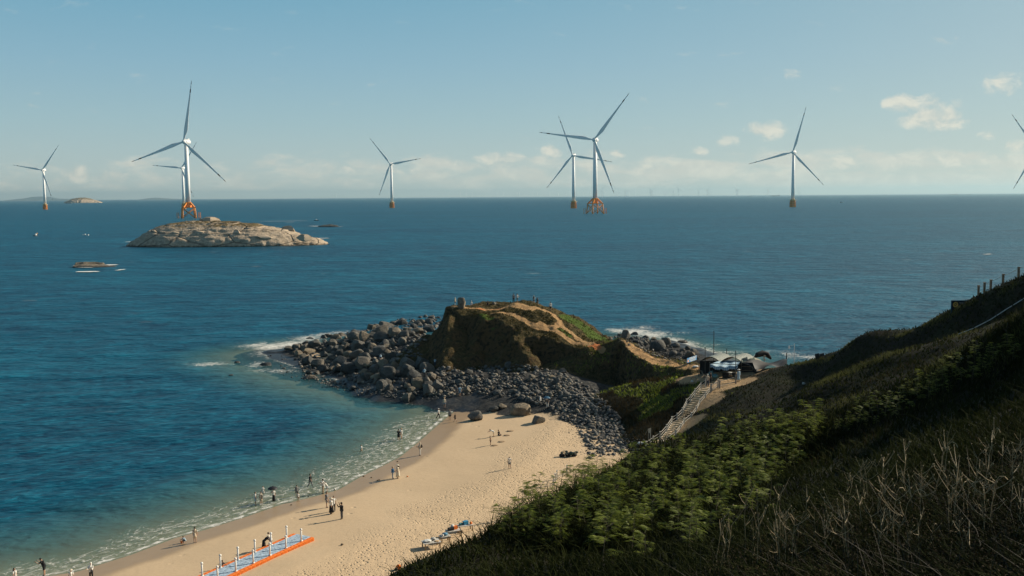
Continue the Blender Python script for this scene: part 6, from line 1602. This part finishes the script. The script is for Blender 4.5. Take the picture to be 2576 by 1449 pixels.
# ------------------------------------------------------------------ tables with goods on the sand
TOPM = plain("table_top", (.50, .47, .42), .7, .2, 5); LEGM = plain("table_leg", (.36, .25, .14), .8)
def table(px, py_foot, w_, dp, rz, label):
    p = hit(px, py_foot, dmin=75); root = empty("table", p, rz); tag(root, label, "table", "makeshift tables on the beach")
    m = MB(); m.box((0, 0, .62), (w_, dp, .05)); m.build("tabletop", TOPM, root)
    for sx_ in (-1, 1):
        for sy_ in (-1, 1): m = MB(); m.box((sx_ * (w_ / 2 - .12), sy_ * (dp / 2 - .1), .28), (.09, .09, .64)); m.build("leg", LEGM, root)
    return p
def on_table(p, rz, x, y, w_, h, mat, nm, label, cat, seed, shape='lump'):
    c, s_ = math.cos(rz), math.sin(rz); q = Vector((p.x + x * c - y * s_, p.y + x * s_ + y * c, p.z + .646))
    if shape == 'lump':
        V, F = boulder_verts(700 + seed, 3, 0, (.8, 1), .4); me = bpy.data.meshes.new(nm); set_mesh(me, V, F); me.materials.append(mat); o = bpy.data.objects.new(nm, me); COL.objects.link(o); o.scale = (w_ / 2, w_ / 2 * .8, h / 2); o.location = q + Vector((0, 0, h * .46)); o.rotation_euler = (0, 0, rz)
    elif shape == 'bowl':
        m = MB(); m.tube([(0, 0, 0), (0, 0, .05), (0, 0, h)], [w_ * .35, w_ * .42, w_ / 2], 14); o = m.build(nm, mat, None, True); o.location = q
    else:
        m = MB(); m.box((0, 0, h / 2), (w_, w_ * .7, h)); m.box((0, 0, h - .02), (w_ * 1.06, w_ * .75, .05)); o = m.build(nm, mat); o.location = q; o.rotation_euler = (0, 0, rz + .2)
    tag(o, label, cat)
rz = R(22)
p1 = table(1085, 1378, 1.75, 1.15, rz, "nearest beach table heaped with white shells or bags")
on_table(p1, rz, -.38, 0, .85, .22, BAGW, "goods_heap", "pale heap of goods on the left of the nearest beach table", "goods", 1); on_table(p1, rz, .25, .2, .6, .3, plain("grey_goods", (.40, .40, .37), .8, .4, 9), "goods_heap", "grey heap of goods at the back of the nearest beach table", "goods", 2); on_table(p1, rz, .5, -.28, .5, .10, plain("tan_cloth", (.55, .36, .18), .8), "folded_cloth", "tan cloth at the right front of the nearest beach table", "cloth", 3)
p2 = table(1119, 1364, 1.05, .8, rz, "small beach table with a blue basin behind the nearest one")
on_table(p2, rz, .05, .05, .6, .2, plain("basin_blue", (.07, .20, .30), .5), "basin", "dark blue basin on the small beach table", "basin", 4, 'bowl'); on_table(p2, rz, -.3, -.25, .3, .28, BAGW, "carrier_bag", "white bag beside the blue basin", "bag", 5)
p3 = table(1140, 1350, 1.5, .8, rz, "third beach table with black box and orange box")
on_table(p3, rz, -.25, 0, .55, .26, BLK, "box", "black box on the third beach table", "box", 6, 'box'); on_table(p3, rz, .3, .2, .4, .32, CL['orange'], "box", "orange box on the third beach table", "box", 7, 'box'); on_table(p3, rz, .05, .3, .4, .55, BAGW, "carrier_bag", "white bag standing on the third beach table", "bag", 8)
p4 = table(1170, 1336, 1.6, .8, rz, "farthest beach table half hidden by dry stalks")
on_table(p4, rz, .1, .1, .5, .35, plain("basin_bright", (.04, .25, .42), .5), "crate", "bright blue crate on the farthest beach table", "crate", 9, 'box'); on_table(p4, rz, -.4, .1, .5, .25, plain("teal_goods", (.10, .32, .32), .7), "goods_heap", "teal heap on the farthest beach table", "goods", 10); on_table(p4, rz, .62, -.1, .3, .3, CL['orange'], "bag", "orange bag at the right end of the farthest beach table", "bag", 11)
lump(1002, 1434, 13, 15, CL['orange'], "rucksack", "orange and dark rucksack lying at the hillside's foot", "bag", 21); lump(997, 1437, 9, 9, BLK, "sack", "dark sack leaning on the orange rucksack", "bag", 22)
def small(px, py, wpx, hpx, mat, nm, label, cat, seed): return lump(px, py, wpx, hpx, mat, nm, label, cat, seed)
small(1025, 1200, 5, 3, CL['orange'], "bucket", "little orange bucket lying on the dry sand", "bucket", 31); small(842, 1234, 6, 6, BAGW, "carrier_bag", "white plastic bag at the water's edge", "bag", 32); small(861, 1372, 9, 5, WOODP, "driftwood", "dark driftwood lump alone on the sand", "driftwood", 33)
small(1441, 1141, 1, 1, BLK, "float", "black float beside the gear heap", "float", 34)
for i, (px, py) in enumerate([(915, 1199), (934, 1202), (733, 1271), (776, 1250), (954, 1208), (1000, 1162), (950, 1209)]):
    o = small(px, py, 5, 2.2, plain("dark_weed", (.05, .04, .025), .9), "driftwood", "small dark clump of weed on the sand near the waterline", "weed", 40 + i); o['group'] = "weed clumps on the sand"
for i, (px, py) in enumerate([(1262, 1112), (1275, 1096), (1245, 1121), (1284, 1085)]):
    o = small(px, py, 18, 2.2, plain("turned_sand", (.33, .23, .14), .95, .2, 3), "sand_heap", "low heap of freshly dug sand by the playing children", "sand", 60 + i); o['group'] = "dug sand heaps"
# pipe on the hill
P_ = [hit(px, py) for px, py in [(2411, 843), (2450, 829), (2490, 809), (2530, 783), (2576, 754), (2620, 728)]]
o0 = P_[0]; m = MB(); m.tube([q - o0 + Vector((0, 0, .12)) for q in P_], .045, 6); o = m.build("water_pipe", plain("pipe_pale", (.50, .55, .55), .6)); o.location = o0; tag(o, "thin pale pipe running down the dark hillside below the ridge", "pipe")
for px, py, s_, lab in [(2022, 968, 9, "pale litter on the dark slope right of the stalls"), (1608, 1280, 22, "round grey stone half buried in the green bushes"), (2420, 905, 8, "white litter high on the near slope"), (1746, 1193, 4, "white scrap on the slope by the stair")]:
    lump(px, py, s_, s_ * .7, plain("litter_pale", (.40, .42, .42), .7, .2, 9) if 'stone' not in lab else m_rock, "litter" if 'stone' not in lab else "stone", lab, "litter" if 'stone' not in lab else "stone", int(px) % 90)
# ------------------------------------------------------------------ plants
def leaf_mat(name, a, b_, trans=.35, rough=.55, spec=.22):
    m, nt, b = new_mat(name)
    rnd = nt.new('ShaderNodeNewGeometry').outputs['Random Per Island']; n = nt.smooth(nt.noise(nt.pos(), .4, 4), .3, .7)
    c = nt.mix(nt.math('ADD', nt.math('MULTIPLY', rnd, .45), nt.math('MULTIPLY', n, .55)), a, b_)
    nt.link(c, b.inputs['Base Color']); b.inputs['Roughness'].default_value = rough; b.inputs['Specular IOR Level'].default_value = spec
    t = nt.new('ShaderNodeBsdfTranslucent'); nt.link(c, t.inputs[0])
    ms = nt.new('ShaderNodeMixShader'); ms.inputs[0].default_value = trans; nt.link(b.outputs[0], ms.inputs[1]); nt.link(t.outputs[0], ms.inputs[2]); nt.link(ms.outputs[0], nt.n['Material Output'].inputs[0])
    return m
LEAF = leaf_mat("leaf_green", (.055, .085, .008, 1), (.26, .30, .035, 1), .42)
SCRUB = leaf_mat("scrub_leaf", (.010, .014, .005, 1), (.030, .036, .010, 1), .2, .9, .03)  # scrub green darkened to carry the hillside's shade
DRYG = leaf_mat("dry_grass", (.020, .016, .007, 1), (.065, .048, .02, 1), .3, .9, .03)
TURFL = leaf_mat("turf_leaf", (.03, .036, .012, 1), (.13, .10, .042, 1), .25, .9, .05)
STEM = plain("green_brown_stem", (.10, .085, .05), .8); DEAD = plain("dead_stalk", (.34, .26, .145), .7, .3, 7)
pr = np.random.default_rng(21); pq = random.Random(21)

class QB:
    """fast collector of quads (numpy)"""
    def __init__(s): s.q = []
    def add(s, a, b_, c, d): s.q.append((tuple(a), tuple(b_), tuple(c), tuple(d)))
    def mesh(s, name, mat):
        V = np.array(s.q, dtype=np.float32).reshape(-1, 3); F = np.arange(len(V)).reshape(-1, 4); me = bpy.data.meshes.new(name); set_mesh(me, V, F); me.materials.append(mat); return me
def frond(qb, o, d, L, pairs=7):
    d = Vector(d).normalized(); side = d.cross(Vector((0, 0, 1)))
    if side.length < .1: side = Vector((1, 0, 0))
    side.normalize(); up = side.cross(d)
    for i in range(pairs):
        t = (i + 1) / pairs; c = Vector(o) + d * (L * t) + Vector((0, 0, -L * .35 * t * t)); w_ = L * .34 * (1 - .55 * abs(t - .45))
        for s in (-1, 1):
            tip = c + side * (s * w_) + d * (w_ * .45) + Vector((0, 0, -w_ * .25)); h = d * (L * .055)
            qb.add(c - h, c + h * .6, tip + h * .5, tip - h * .5)
SAPL = []
for vI in range(6):
    qb = QB(); mb = MB(); h = pq.uniform(1.1, 1.7); lean = Vector((pq.uniform(-.25, .1), pq.uniform(-.2, .2), 0))
    st = [Vector((0, 0, -.2)), Vector((0, 0, h * .35)) + lean * .25, Vector((0, 0, h * .7)) + lean * .6, Vector((0, 0, h)) + lean]
    mb.tube(st, [.018, .014, .010, .005], 5)
    for k in range(11):
        t = .22 + .78 * k / 10; b0 = st[1].lerp(st[2], (t - .35) / .35) if t < .7 else st[2].lerp(st[3], (t - .7) / .3)
        if t < .35: b0 = st[0].lerp(st[1], t / .35)
        a = pq.uniform(0, 6.28); bl = pq.uniform(.25, .6) * (1.15 - t * .6); dd = Vector((math.cos(a), math.sin(a), pq.uniform(.25, .8))).normalized(); tip = b0 + dd * bl
        mb.tube([b0, tip], [.007, .004], 4)
        for j in range(pq.randint(3, 6)):
            f0 = b0.lerp(tip, pq.uniform(.35, 1.0)); a2 = a + pq.uniform(-1.3, 1.3); frond(qb, f0, (math.cos(a2), math.sin(a2), pq.uniform(-.1, .55)), pq.uniform(.2, .36), 6)
    root = empty("leafy_sapling", (0, 0, -50)); fo_ = bpy.data.objects.new("foliage", qb.mesh("foliage", LEAF)); COL.objects.link(fo_); fo_.parent = root; mb.build("stem", STEM, root); SAPL.append(root)
used_s = set()
def place_sapling(x, y, z, s, label, group):
    v_ = pq.randrange(6)
    r = SAPL[v_] if v_ not in used_s else copy_tree(SAPL[v_]); used_s.add(v_)
    r.location = (x, y, z); r.rotation_euler = (pq.uniform(-.12, .12), pq.uniform(-.12, .12), pq.uniform(0, 6.28)); r.scale = (s, s, s * pq.uniform(.85, 1.2)); tag(r, label, "sapling", group)
S1 = [(1480, 1200), (1620, 1165), (1700, 1150), (1850, 1100), (1990, 1062), (2050, 1065), (2060, 1110), (1990, 1190), (1850, 1270), (1660, 1330), (1500, 1390), (1380, 1390), (1240, 1340), (1250, 1312), (1330, 1270), (1420, 1225)]
S2 = [(2100, 1085), (2250, 998), (2420, 915), (2576, 860), (2576, 900), (2430, 970), (2250, 1060), (2130, 1100)]
S3 = [(1480, 1350), (1750, 1300), (1920, 1260), (1960, 1290), (1800, 1370), (1640, 1410), (1480, 1430)]
S4 = [(1600, 1000), (1690, 980), (1720, 1000), (1660, 1060), (1590, 1060)]
def veg(Z, n, lo, hi, lab, grp, mind=.9):
    k = 0; t_ = 0; pts = []
    while k < n and t_ < n * 30:
        t_ += 1
        (x, y), = poly_pts(Z, 1, pq); p = hit(x, y)
        if p is None or p.z < 1: continue
        mm = mind * (.6 + p.y / 80)
        if any((p.x - a) ** 2 + (p.y - b_) ** 2 < mm * mm * .3 for a, b_ in pts): continue
        pts.append((p.x, p.y)); place_sapling(p.x, p.y, p.z, pq.uniform(lo, hi), lab, grp); k += 1
veg(S1, 235, .38, 1.0, "leafy green feather-leaved sapling in the thicket on the near hillside", "feather-leaved saplings of the thicket", .55)
veg(S2, 46, .35, .75, "low bright green sapling on the near ridge below the skyline", "saplings along the near ridge", .9)
veg(S3, 22, .5, .9, "dim green sapling in the shady hollow below the thicket", "saplings in the shady hollow", 1.0)
for r in SAPL:
    if r.location.z < -40:
        for ch in list(r.children): bpy.data.objects.remove(ch)
        bpy.data.objects.remove(r)

# ---- blades and leaves as masses
def rand_hits(n, poly=None, A=None, px=(900, 2800), py=(590, 1600), cond=None):
    """points of the visible hill, spread evenly over the picture, then jittered on the ground"""
    P_ = []
    X = []; 
    while len(X) < n:
        x, y = pq.uniform(*px), pq.uniform(*py)
        if poly and not in_poly(x, y, poly): continue
        X.append((x, y))
    return X
def fast_hits(X, jitter=.02):
    out = []
    V = np.array([tuple(ray(x, y)) for x, y in X]); V = V / V[:, 1:2]
    for c0 in range(0, len(V), 400):
        v = V[c0:c0 + 400]; x = v[:, 0:1] * _T[None]; z = CAMZ + v[:, 2:3] * _T[None]
        fx = np.clip((x - gx[0]) / GS, 0, len(gx) - 1.001); fy = np.clip((np.broadcast_to(_T[None], x.shape) - gy[0]) / GS, 0, len(gy) - 1.001)
        g = GZ[np.round(fy).astype(int), np.round(fx).astype(int)]
        k = np.argmax(z <= g, 1); ok = (z <= g).any(1)
        xs = x[np.arange(len(k)), k]; ys = _T[k]
        out.append(np.stack([xs, ys], 1)[ok])
    P_ = np.concatenate(out)
    P_ = P_ + pr.normal(size=P_.shape) * (jitter * P_[:, 1:2])
    z = samp(GZ, P_[:, 0], P_[:, 1]); return np.concatenate([P_, z[:, None]], 1)
HN = HL_ - np.maximum(LOW_, HD_)
def only_hill(P_, bare_max=.25):
    k = (samp(HN, P_[:, 0], P_[:, 1]) > .1) & (samp(bare_w, P_[:, 0], P_[:, 1]) < bare_max) & (P_[:, 2] > .8); return P_[k]
def blades(P_, hgt, wid, lean, name, mat, label, cat, seg=1):
    n = len(P_); a = pr.uniform(0, 2 * PI, n); h = hgt(P_); w_ = wid(P_); ln = pr.normal(size=(n, 2)) * lean * h[:, None]
    side = np.stack([np.cos(a), np.sin(a), np.zeros(n)], 1) * w_[:, None] / 2
    base = P_ - np.array([0, 0, .05]); top = P_ + np.stack([ln[:, 0], ln[:, 1], h], 1); midp = P_ + np.stack([ln[:, 0] * .3, ln[:, 1] * .3, h * .6], 1)
    V = np.stack([base - side, base + side, midp + side * .7, midp - side * .7, top + side * .12, top - side * .12], 1).reshape(-1, 3)
    i = np.arange(n)[:, None] * 6; F = np.concatenate([i + np.array([[0, 1, 2, 3]]), i + np.array([[3, 2, 4, 5]])], 0)
    o = mesh_obj(name, V, F, mat); tag(o, label, cat, kind='stuff'); return o
dpx = lambda P_: P_[:, 1] / 995.0            # size of one picture pixel at that distance
def dist3(P_): return np.sqrt((P_ ** 2).sum(1))
HILLPOLY = [(930, 1470), (1060, 1415), (1200, 1320), (1290, 1262), (1400, 1215), (1460, 1165), (1640, 1125), (1720, 1090), (1790, 985), (1860, 962), (1990, 903), (2150, 842), (2330, 800), (2480, 735), (2800, 600), (2800, 1600), (900, 1600)]
P_ = only_hill(fast_hits(rand_hits(75000, HILLPOLY))); P_ = P_[pr.random(len(P_)) < .12 + .88 * sstep(P_[:, 1], 30, 55)]
blades(P_, lambda p: (.12 + .30 * pr.random(len(p)) ** 2) * np.clip(.6 + fbm(p[:, 0] / 5, p[:, 1] / 5, 0, 2, 71), .35, 1.3), lambda p: np.clip(dpx(p) * .45, .012, .06), .45, "dry_grass", DRYG, "dry brown grass over the dark hillside", "grass")
P_ = only_hill(fast_hits(rand_hits(60000, HILLPOLY)))
blades(P_, lambda p: .1 + .28 * pr.random(len(p)), lambda p: np.clip(dpx(p) * 1.6, .03, .16), .9, "undergrowth", SCRUB, "dark green undergrowth on the near hillside", "undergrowth")
P_ = only_hill(fast_hits(rand_hits(9000, S1 )))
blades(P_, lambda p: .25 + .5 * pr.random(len(p)), lambda p: np.full(len(p), .05), 1.0, "thicket_leaves", SCRUB, "low shade-darkened green leaves filling the sapling thicket", "undergrowth")  # dark leaf colour paints the shade between the fronds
# grass along the fold crests, sunlight put into its paler colour
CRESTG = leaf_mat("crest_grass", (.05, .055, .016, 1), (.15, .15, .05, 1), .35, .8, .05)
cp = []
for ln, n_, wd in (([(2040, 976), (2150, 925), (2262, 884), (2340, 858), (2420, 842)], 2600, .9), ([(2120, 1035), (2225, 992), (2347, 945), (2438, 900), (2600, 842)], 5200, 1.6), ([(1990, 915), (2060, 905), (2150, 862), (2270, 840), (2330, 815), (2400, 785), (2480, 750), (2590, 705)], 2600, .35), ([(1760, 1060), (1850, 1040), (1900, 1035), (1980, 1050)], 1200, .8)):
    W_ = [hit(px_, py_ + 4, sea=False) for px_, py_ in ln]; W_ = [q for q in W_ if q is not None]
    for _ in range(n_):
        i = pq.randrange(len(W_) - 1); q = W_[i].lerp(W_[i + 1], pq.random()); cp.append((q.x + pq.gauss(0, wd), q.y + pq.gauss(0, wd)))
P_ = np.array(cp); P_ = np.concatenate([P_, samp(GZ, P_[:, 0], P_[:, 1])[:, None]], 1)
P_ = P_[fbm(P_[:, 0] / 2.5, P_[:, 1] / 2.5, 0, 2, 74) > -.12]
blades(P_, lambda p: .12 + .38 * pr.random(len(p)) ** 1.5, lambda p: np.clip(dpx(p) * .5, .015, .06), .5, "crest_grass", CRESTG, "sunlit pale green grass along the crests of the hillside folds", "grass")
# gully and saddle weeds
P_ = fast_hits(rand_hits(9000, [(1420, 945), (1560, 900), (1760, 935), (1790, 960), (1640, 1120), (1570, 1110), (1560, 1040), (1500, 985)])); P_ = P_[(samp(np.maximum(HL_, HD_) - LOW_, P_[:, 0], P_[:, 1]) > .2) & (samp(path_w, P_[:, 0], P_[:, 1]) < .3) & (samp(bare_w, P_[:, 0], P_[:, 1]) < .25)]
gsel = (fbm(P_[:, 0] / 3.5, P_[:, 1] / 3.5, 0, 2, 77) > .12)
blades(P_[~gsel], lambda p: .2 + .5 * pr.random(len(p)), lambda p: np.full(len(p), .10), .5, "gully_grass", DRYG, "dry weeds in the gully left of the stair", "grass")
blades(P_[gsel], lambda p: .15 + .3 * pr.random(len(p)), lambda p: np.full(len(p), .14), .9, "gully_weeds", LEAF, "green weeds in the gully left of the stair", "weeds")
# headland turf and scrub
P_ = fast_hits(rand_hits(13000, [(1130, 765), (1180, 755), (1290, 765), (1400, 775), (1500, 835), (1530, 880), (1480, 930), (1330, 935), (1120, 925), (1070, 900)]))
P_ = P_[(samp(HD_ - np.maximum(LOW_, HL_), P_[:, 0], P_[:, 1]) > .2) & (samp(path_w, P_[:, 0], P_[:, 1]) < .45)]
ind = samp(HD_IN.astype(float), P_[:, 0], P_[:, 1]) > .5
keep = ind | (pr.random(len(P_)) < np.where(fbm(P_[:, 0] / 4, P_[:, 1] / 4, P_[:, 2] / 3, 3, 79) > .10, .6, .03))
P_ = P_[keep]
blades(P_, lambda p: (.08 + .24 * pr.random(len(p))) * np.clip(.7 + 1.2 * fbm(p[:, 0] / 2.5, p[:, 1] / 2.5, 0, 2, 80), .4, 1.6), lambda p: np.full(len(p), .20), .8, "headland_turf", TURFL, "rough brown green turf on the headland", "turf")

# ---- dead stalks in the near right corner
STK = []
for vI in range(9):
    mb = MB(); h = pq.uniform(.7, 1.25); x = y = 0; pts = [Vector((0, 0, -.15))]; lx, ly = pq.uniform(-.28, .12), pq.uniform(-.15, .15)
    for k in range(5): pts.append(Vector((lx * h * ((k + 1) / 5) ** 1.5 + pq.uniform(-.02, .02), ly * h * ((k + 1) / 5) ** 1.5 + pq.uniform(-.02, .02), h * (k + 1) / 5)))
    mb.tube(pts, [.008, .007, .006, .005, .004, .002], 5)
    for k in range(pq.randint(2, 6)):
        i = pq.randint(2, 4); b0 = pts[i].lerp(pts[i + 1], pq.random()); a = pq.uniform(0, 6.28); L = pq.uniform(.15, .45); e = b0 + Vector((math.cos(a) * L * .7, math.sin(a) * L * .4, L * pq.uniform(.3, 1.0))); mb.tube([b0, b0.lerp(e, .5) + Vector((0, 0, -.02)), e], [.006, .005, .003], 4)
        if pq.random() < .6: mb.ell(e, (.012, .012, .016), 5, 4)
    if vI % 3 == 0:
        t = pts[-1]; mb.tube([t, t + Vector((-.05, 0, .06)), t + Vector((-.12, 0, .05)), t + Vector((-.16, 0, 0))], [.005, .005, .006, .008], 4)
    STK.append(mb.build("dead_stalk", DEAD))
T1 = [(1720, 1460), (1900, 1380), (2050, 1300), (2150, 1260), (2350, 1230), (2576, 1180), (2620, 1460)]
used = set(); pts = []
k = 0
while k < 100:
    (x, y), = poly_pts(T1, 1, pq); p = hit(x, y)
    if p is None: continue
    v_ = pq.randrange(9); o = STK[v_] if v_ not in used else bpy.data.objects.new("dead_stalk", STK[v_].data)
    if v_ in used: COL.objects.link(o)
    used.add(v_); s = pq.uniform(.5, 1.0) * (.75 + p.y / 60); o.scale = (s, s, s); o.location = p; o.rotation_euler = (pq.uniform(-.1, .1), pq.uniform(-.25, .15), pq.uniform(0, 6.28)); tag(o, "bare dead branching stalk among many on the dark slope in the near right corner", "stalk", "dead stalks in the near right corner"); k += 1
for px, py, s in [(1872, 1400, .95), (1960, 1380, .9), (1905, 1452, .9), (1800, 1452, .8), (1990, 1452, .8), (2130, 1440, .8)]:
    p = hit(px, py); o = bpy.data.objects.new("dead_stalk", STK[pq.randrange(9)].data); COL.objects.link(o); o.location = p; o.scale = (s, s, s * 1.2); o.rotation_euler = (0, 0, pq.uniform(0, 6)); tag(o, "tall pale dead stalk standing alone before the dark hollow", "stalk", "tall pale stalks before the hollow")
for px, py, s in [(1222, 1318, 1.9), (1240, 1300, 1.9), (1262, 1300, 1.5), (1300, 1275, 1.6), (1320, 1265, 1.3), (1160, 1352, 1.5), (1130, 1372, 1.4), (1178, 1345, 1.7), (1090, 1402, 1.2), (1350, 1252, 1.2), (1410, 1222, 1.1), (1190, 1340, 1.4)]:
    p = hit(px, py + 6); 
    if p.z < 8: p = hit(px, py + 16)
    o = bpy.data.objects.new("dead_stalk", STK[pq.randrange(9)].data); COL.objects.link(o); o.location = p; s *= .75; o.scale = (s, s, s * 1.15); o.rotation_euler = (0, 0, pq.uniform(0, 6)); tag(o, "thin dry stalk sticking up from the hillside edge against the sand", "stalk", "dry stalks along the hillside edge")
# tangled bramble mass with small leaves, glints put into their paler tones
GL = leaf_mat("bramble_leaf", (.006, .006, .004, 1), (.085, .066, .034, 1), .15, .8, .05)
X = rand_hits(36000, [(1640, 1560), (1890, 1390), (2060, 1310), (2160, 1270), (2350, 1240), (2780, 1130), (2780, 1560)]); P_ = fast_hits(X, .01)
P_[:, 2] += pr.random(len(P_)) ** 1.4 * .55
n = len(P_); d1 = pr.normal(size=(n, 3)); d1 /= np.linalg.norm(d1, axis=1)[:, None]; d2 = np.cross(d1, pr.normal(size=(n, 3))); d2 /= np.linalg.norm(d2, axis=1)[:, None]
s = pr.uniform(.008, .022, n)[:, None]; V = np.stack([P_ - d1 * s, P_ + d2 * s * .5, P_ + d1 * s, P_ - d2 * s * .5], 1).reshape(-1, 3)
o = mesh_obj("bramble_leaves", V, np.arange(n * 4).reshape(-1, 4), GL); tag(o, "tangle of small dry leaves in the near right corner", "brambles", kind='stuff')
X = rand_hits(1500, [(1640, 1560), (1890, 1390), (2060, 1310), (2160, 1270), (2350, 1240), (2780, 1130), (2780, 1560)]); P_ = fast_hits(X, .01)
blades(P_, lambda p: .2 + .55 * pr.random(len(p)), lambda p: np.full(len(p), .008), .6, "bramble_twigs", plain("dark_twig", (.05, .042, .03), .7, .4, 9), "tangle of thin dry twigs in the near right corner", "brambles")
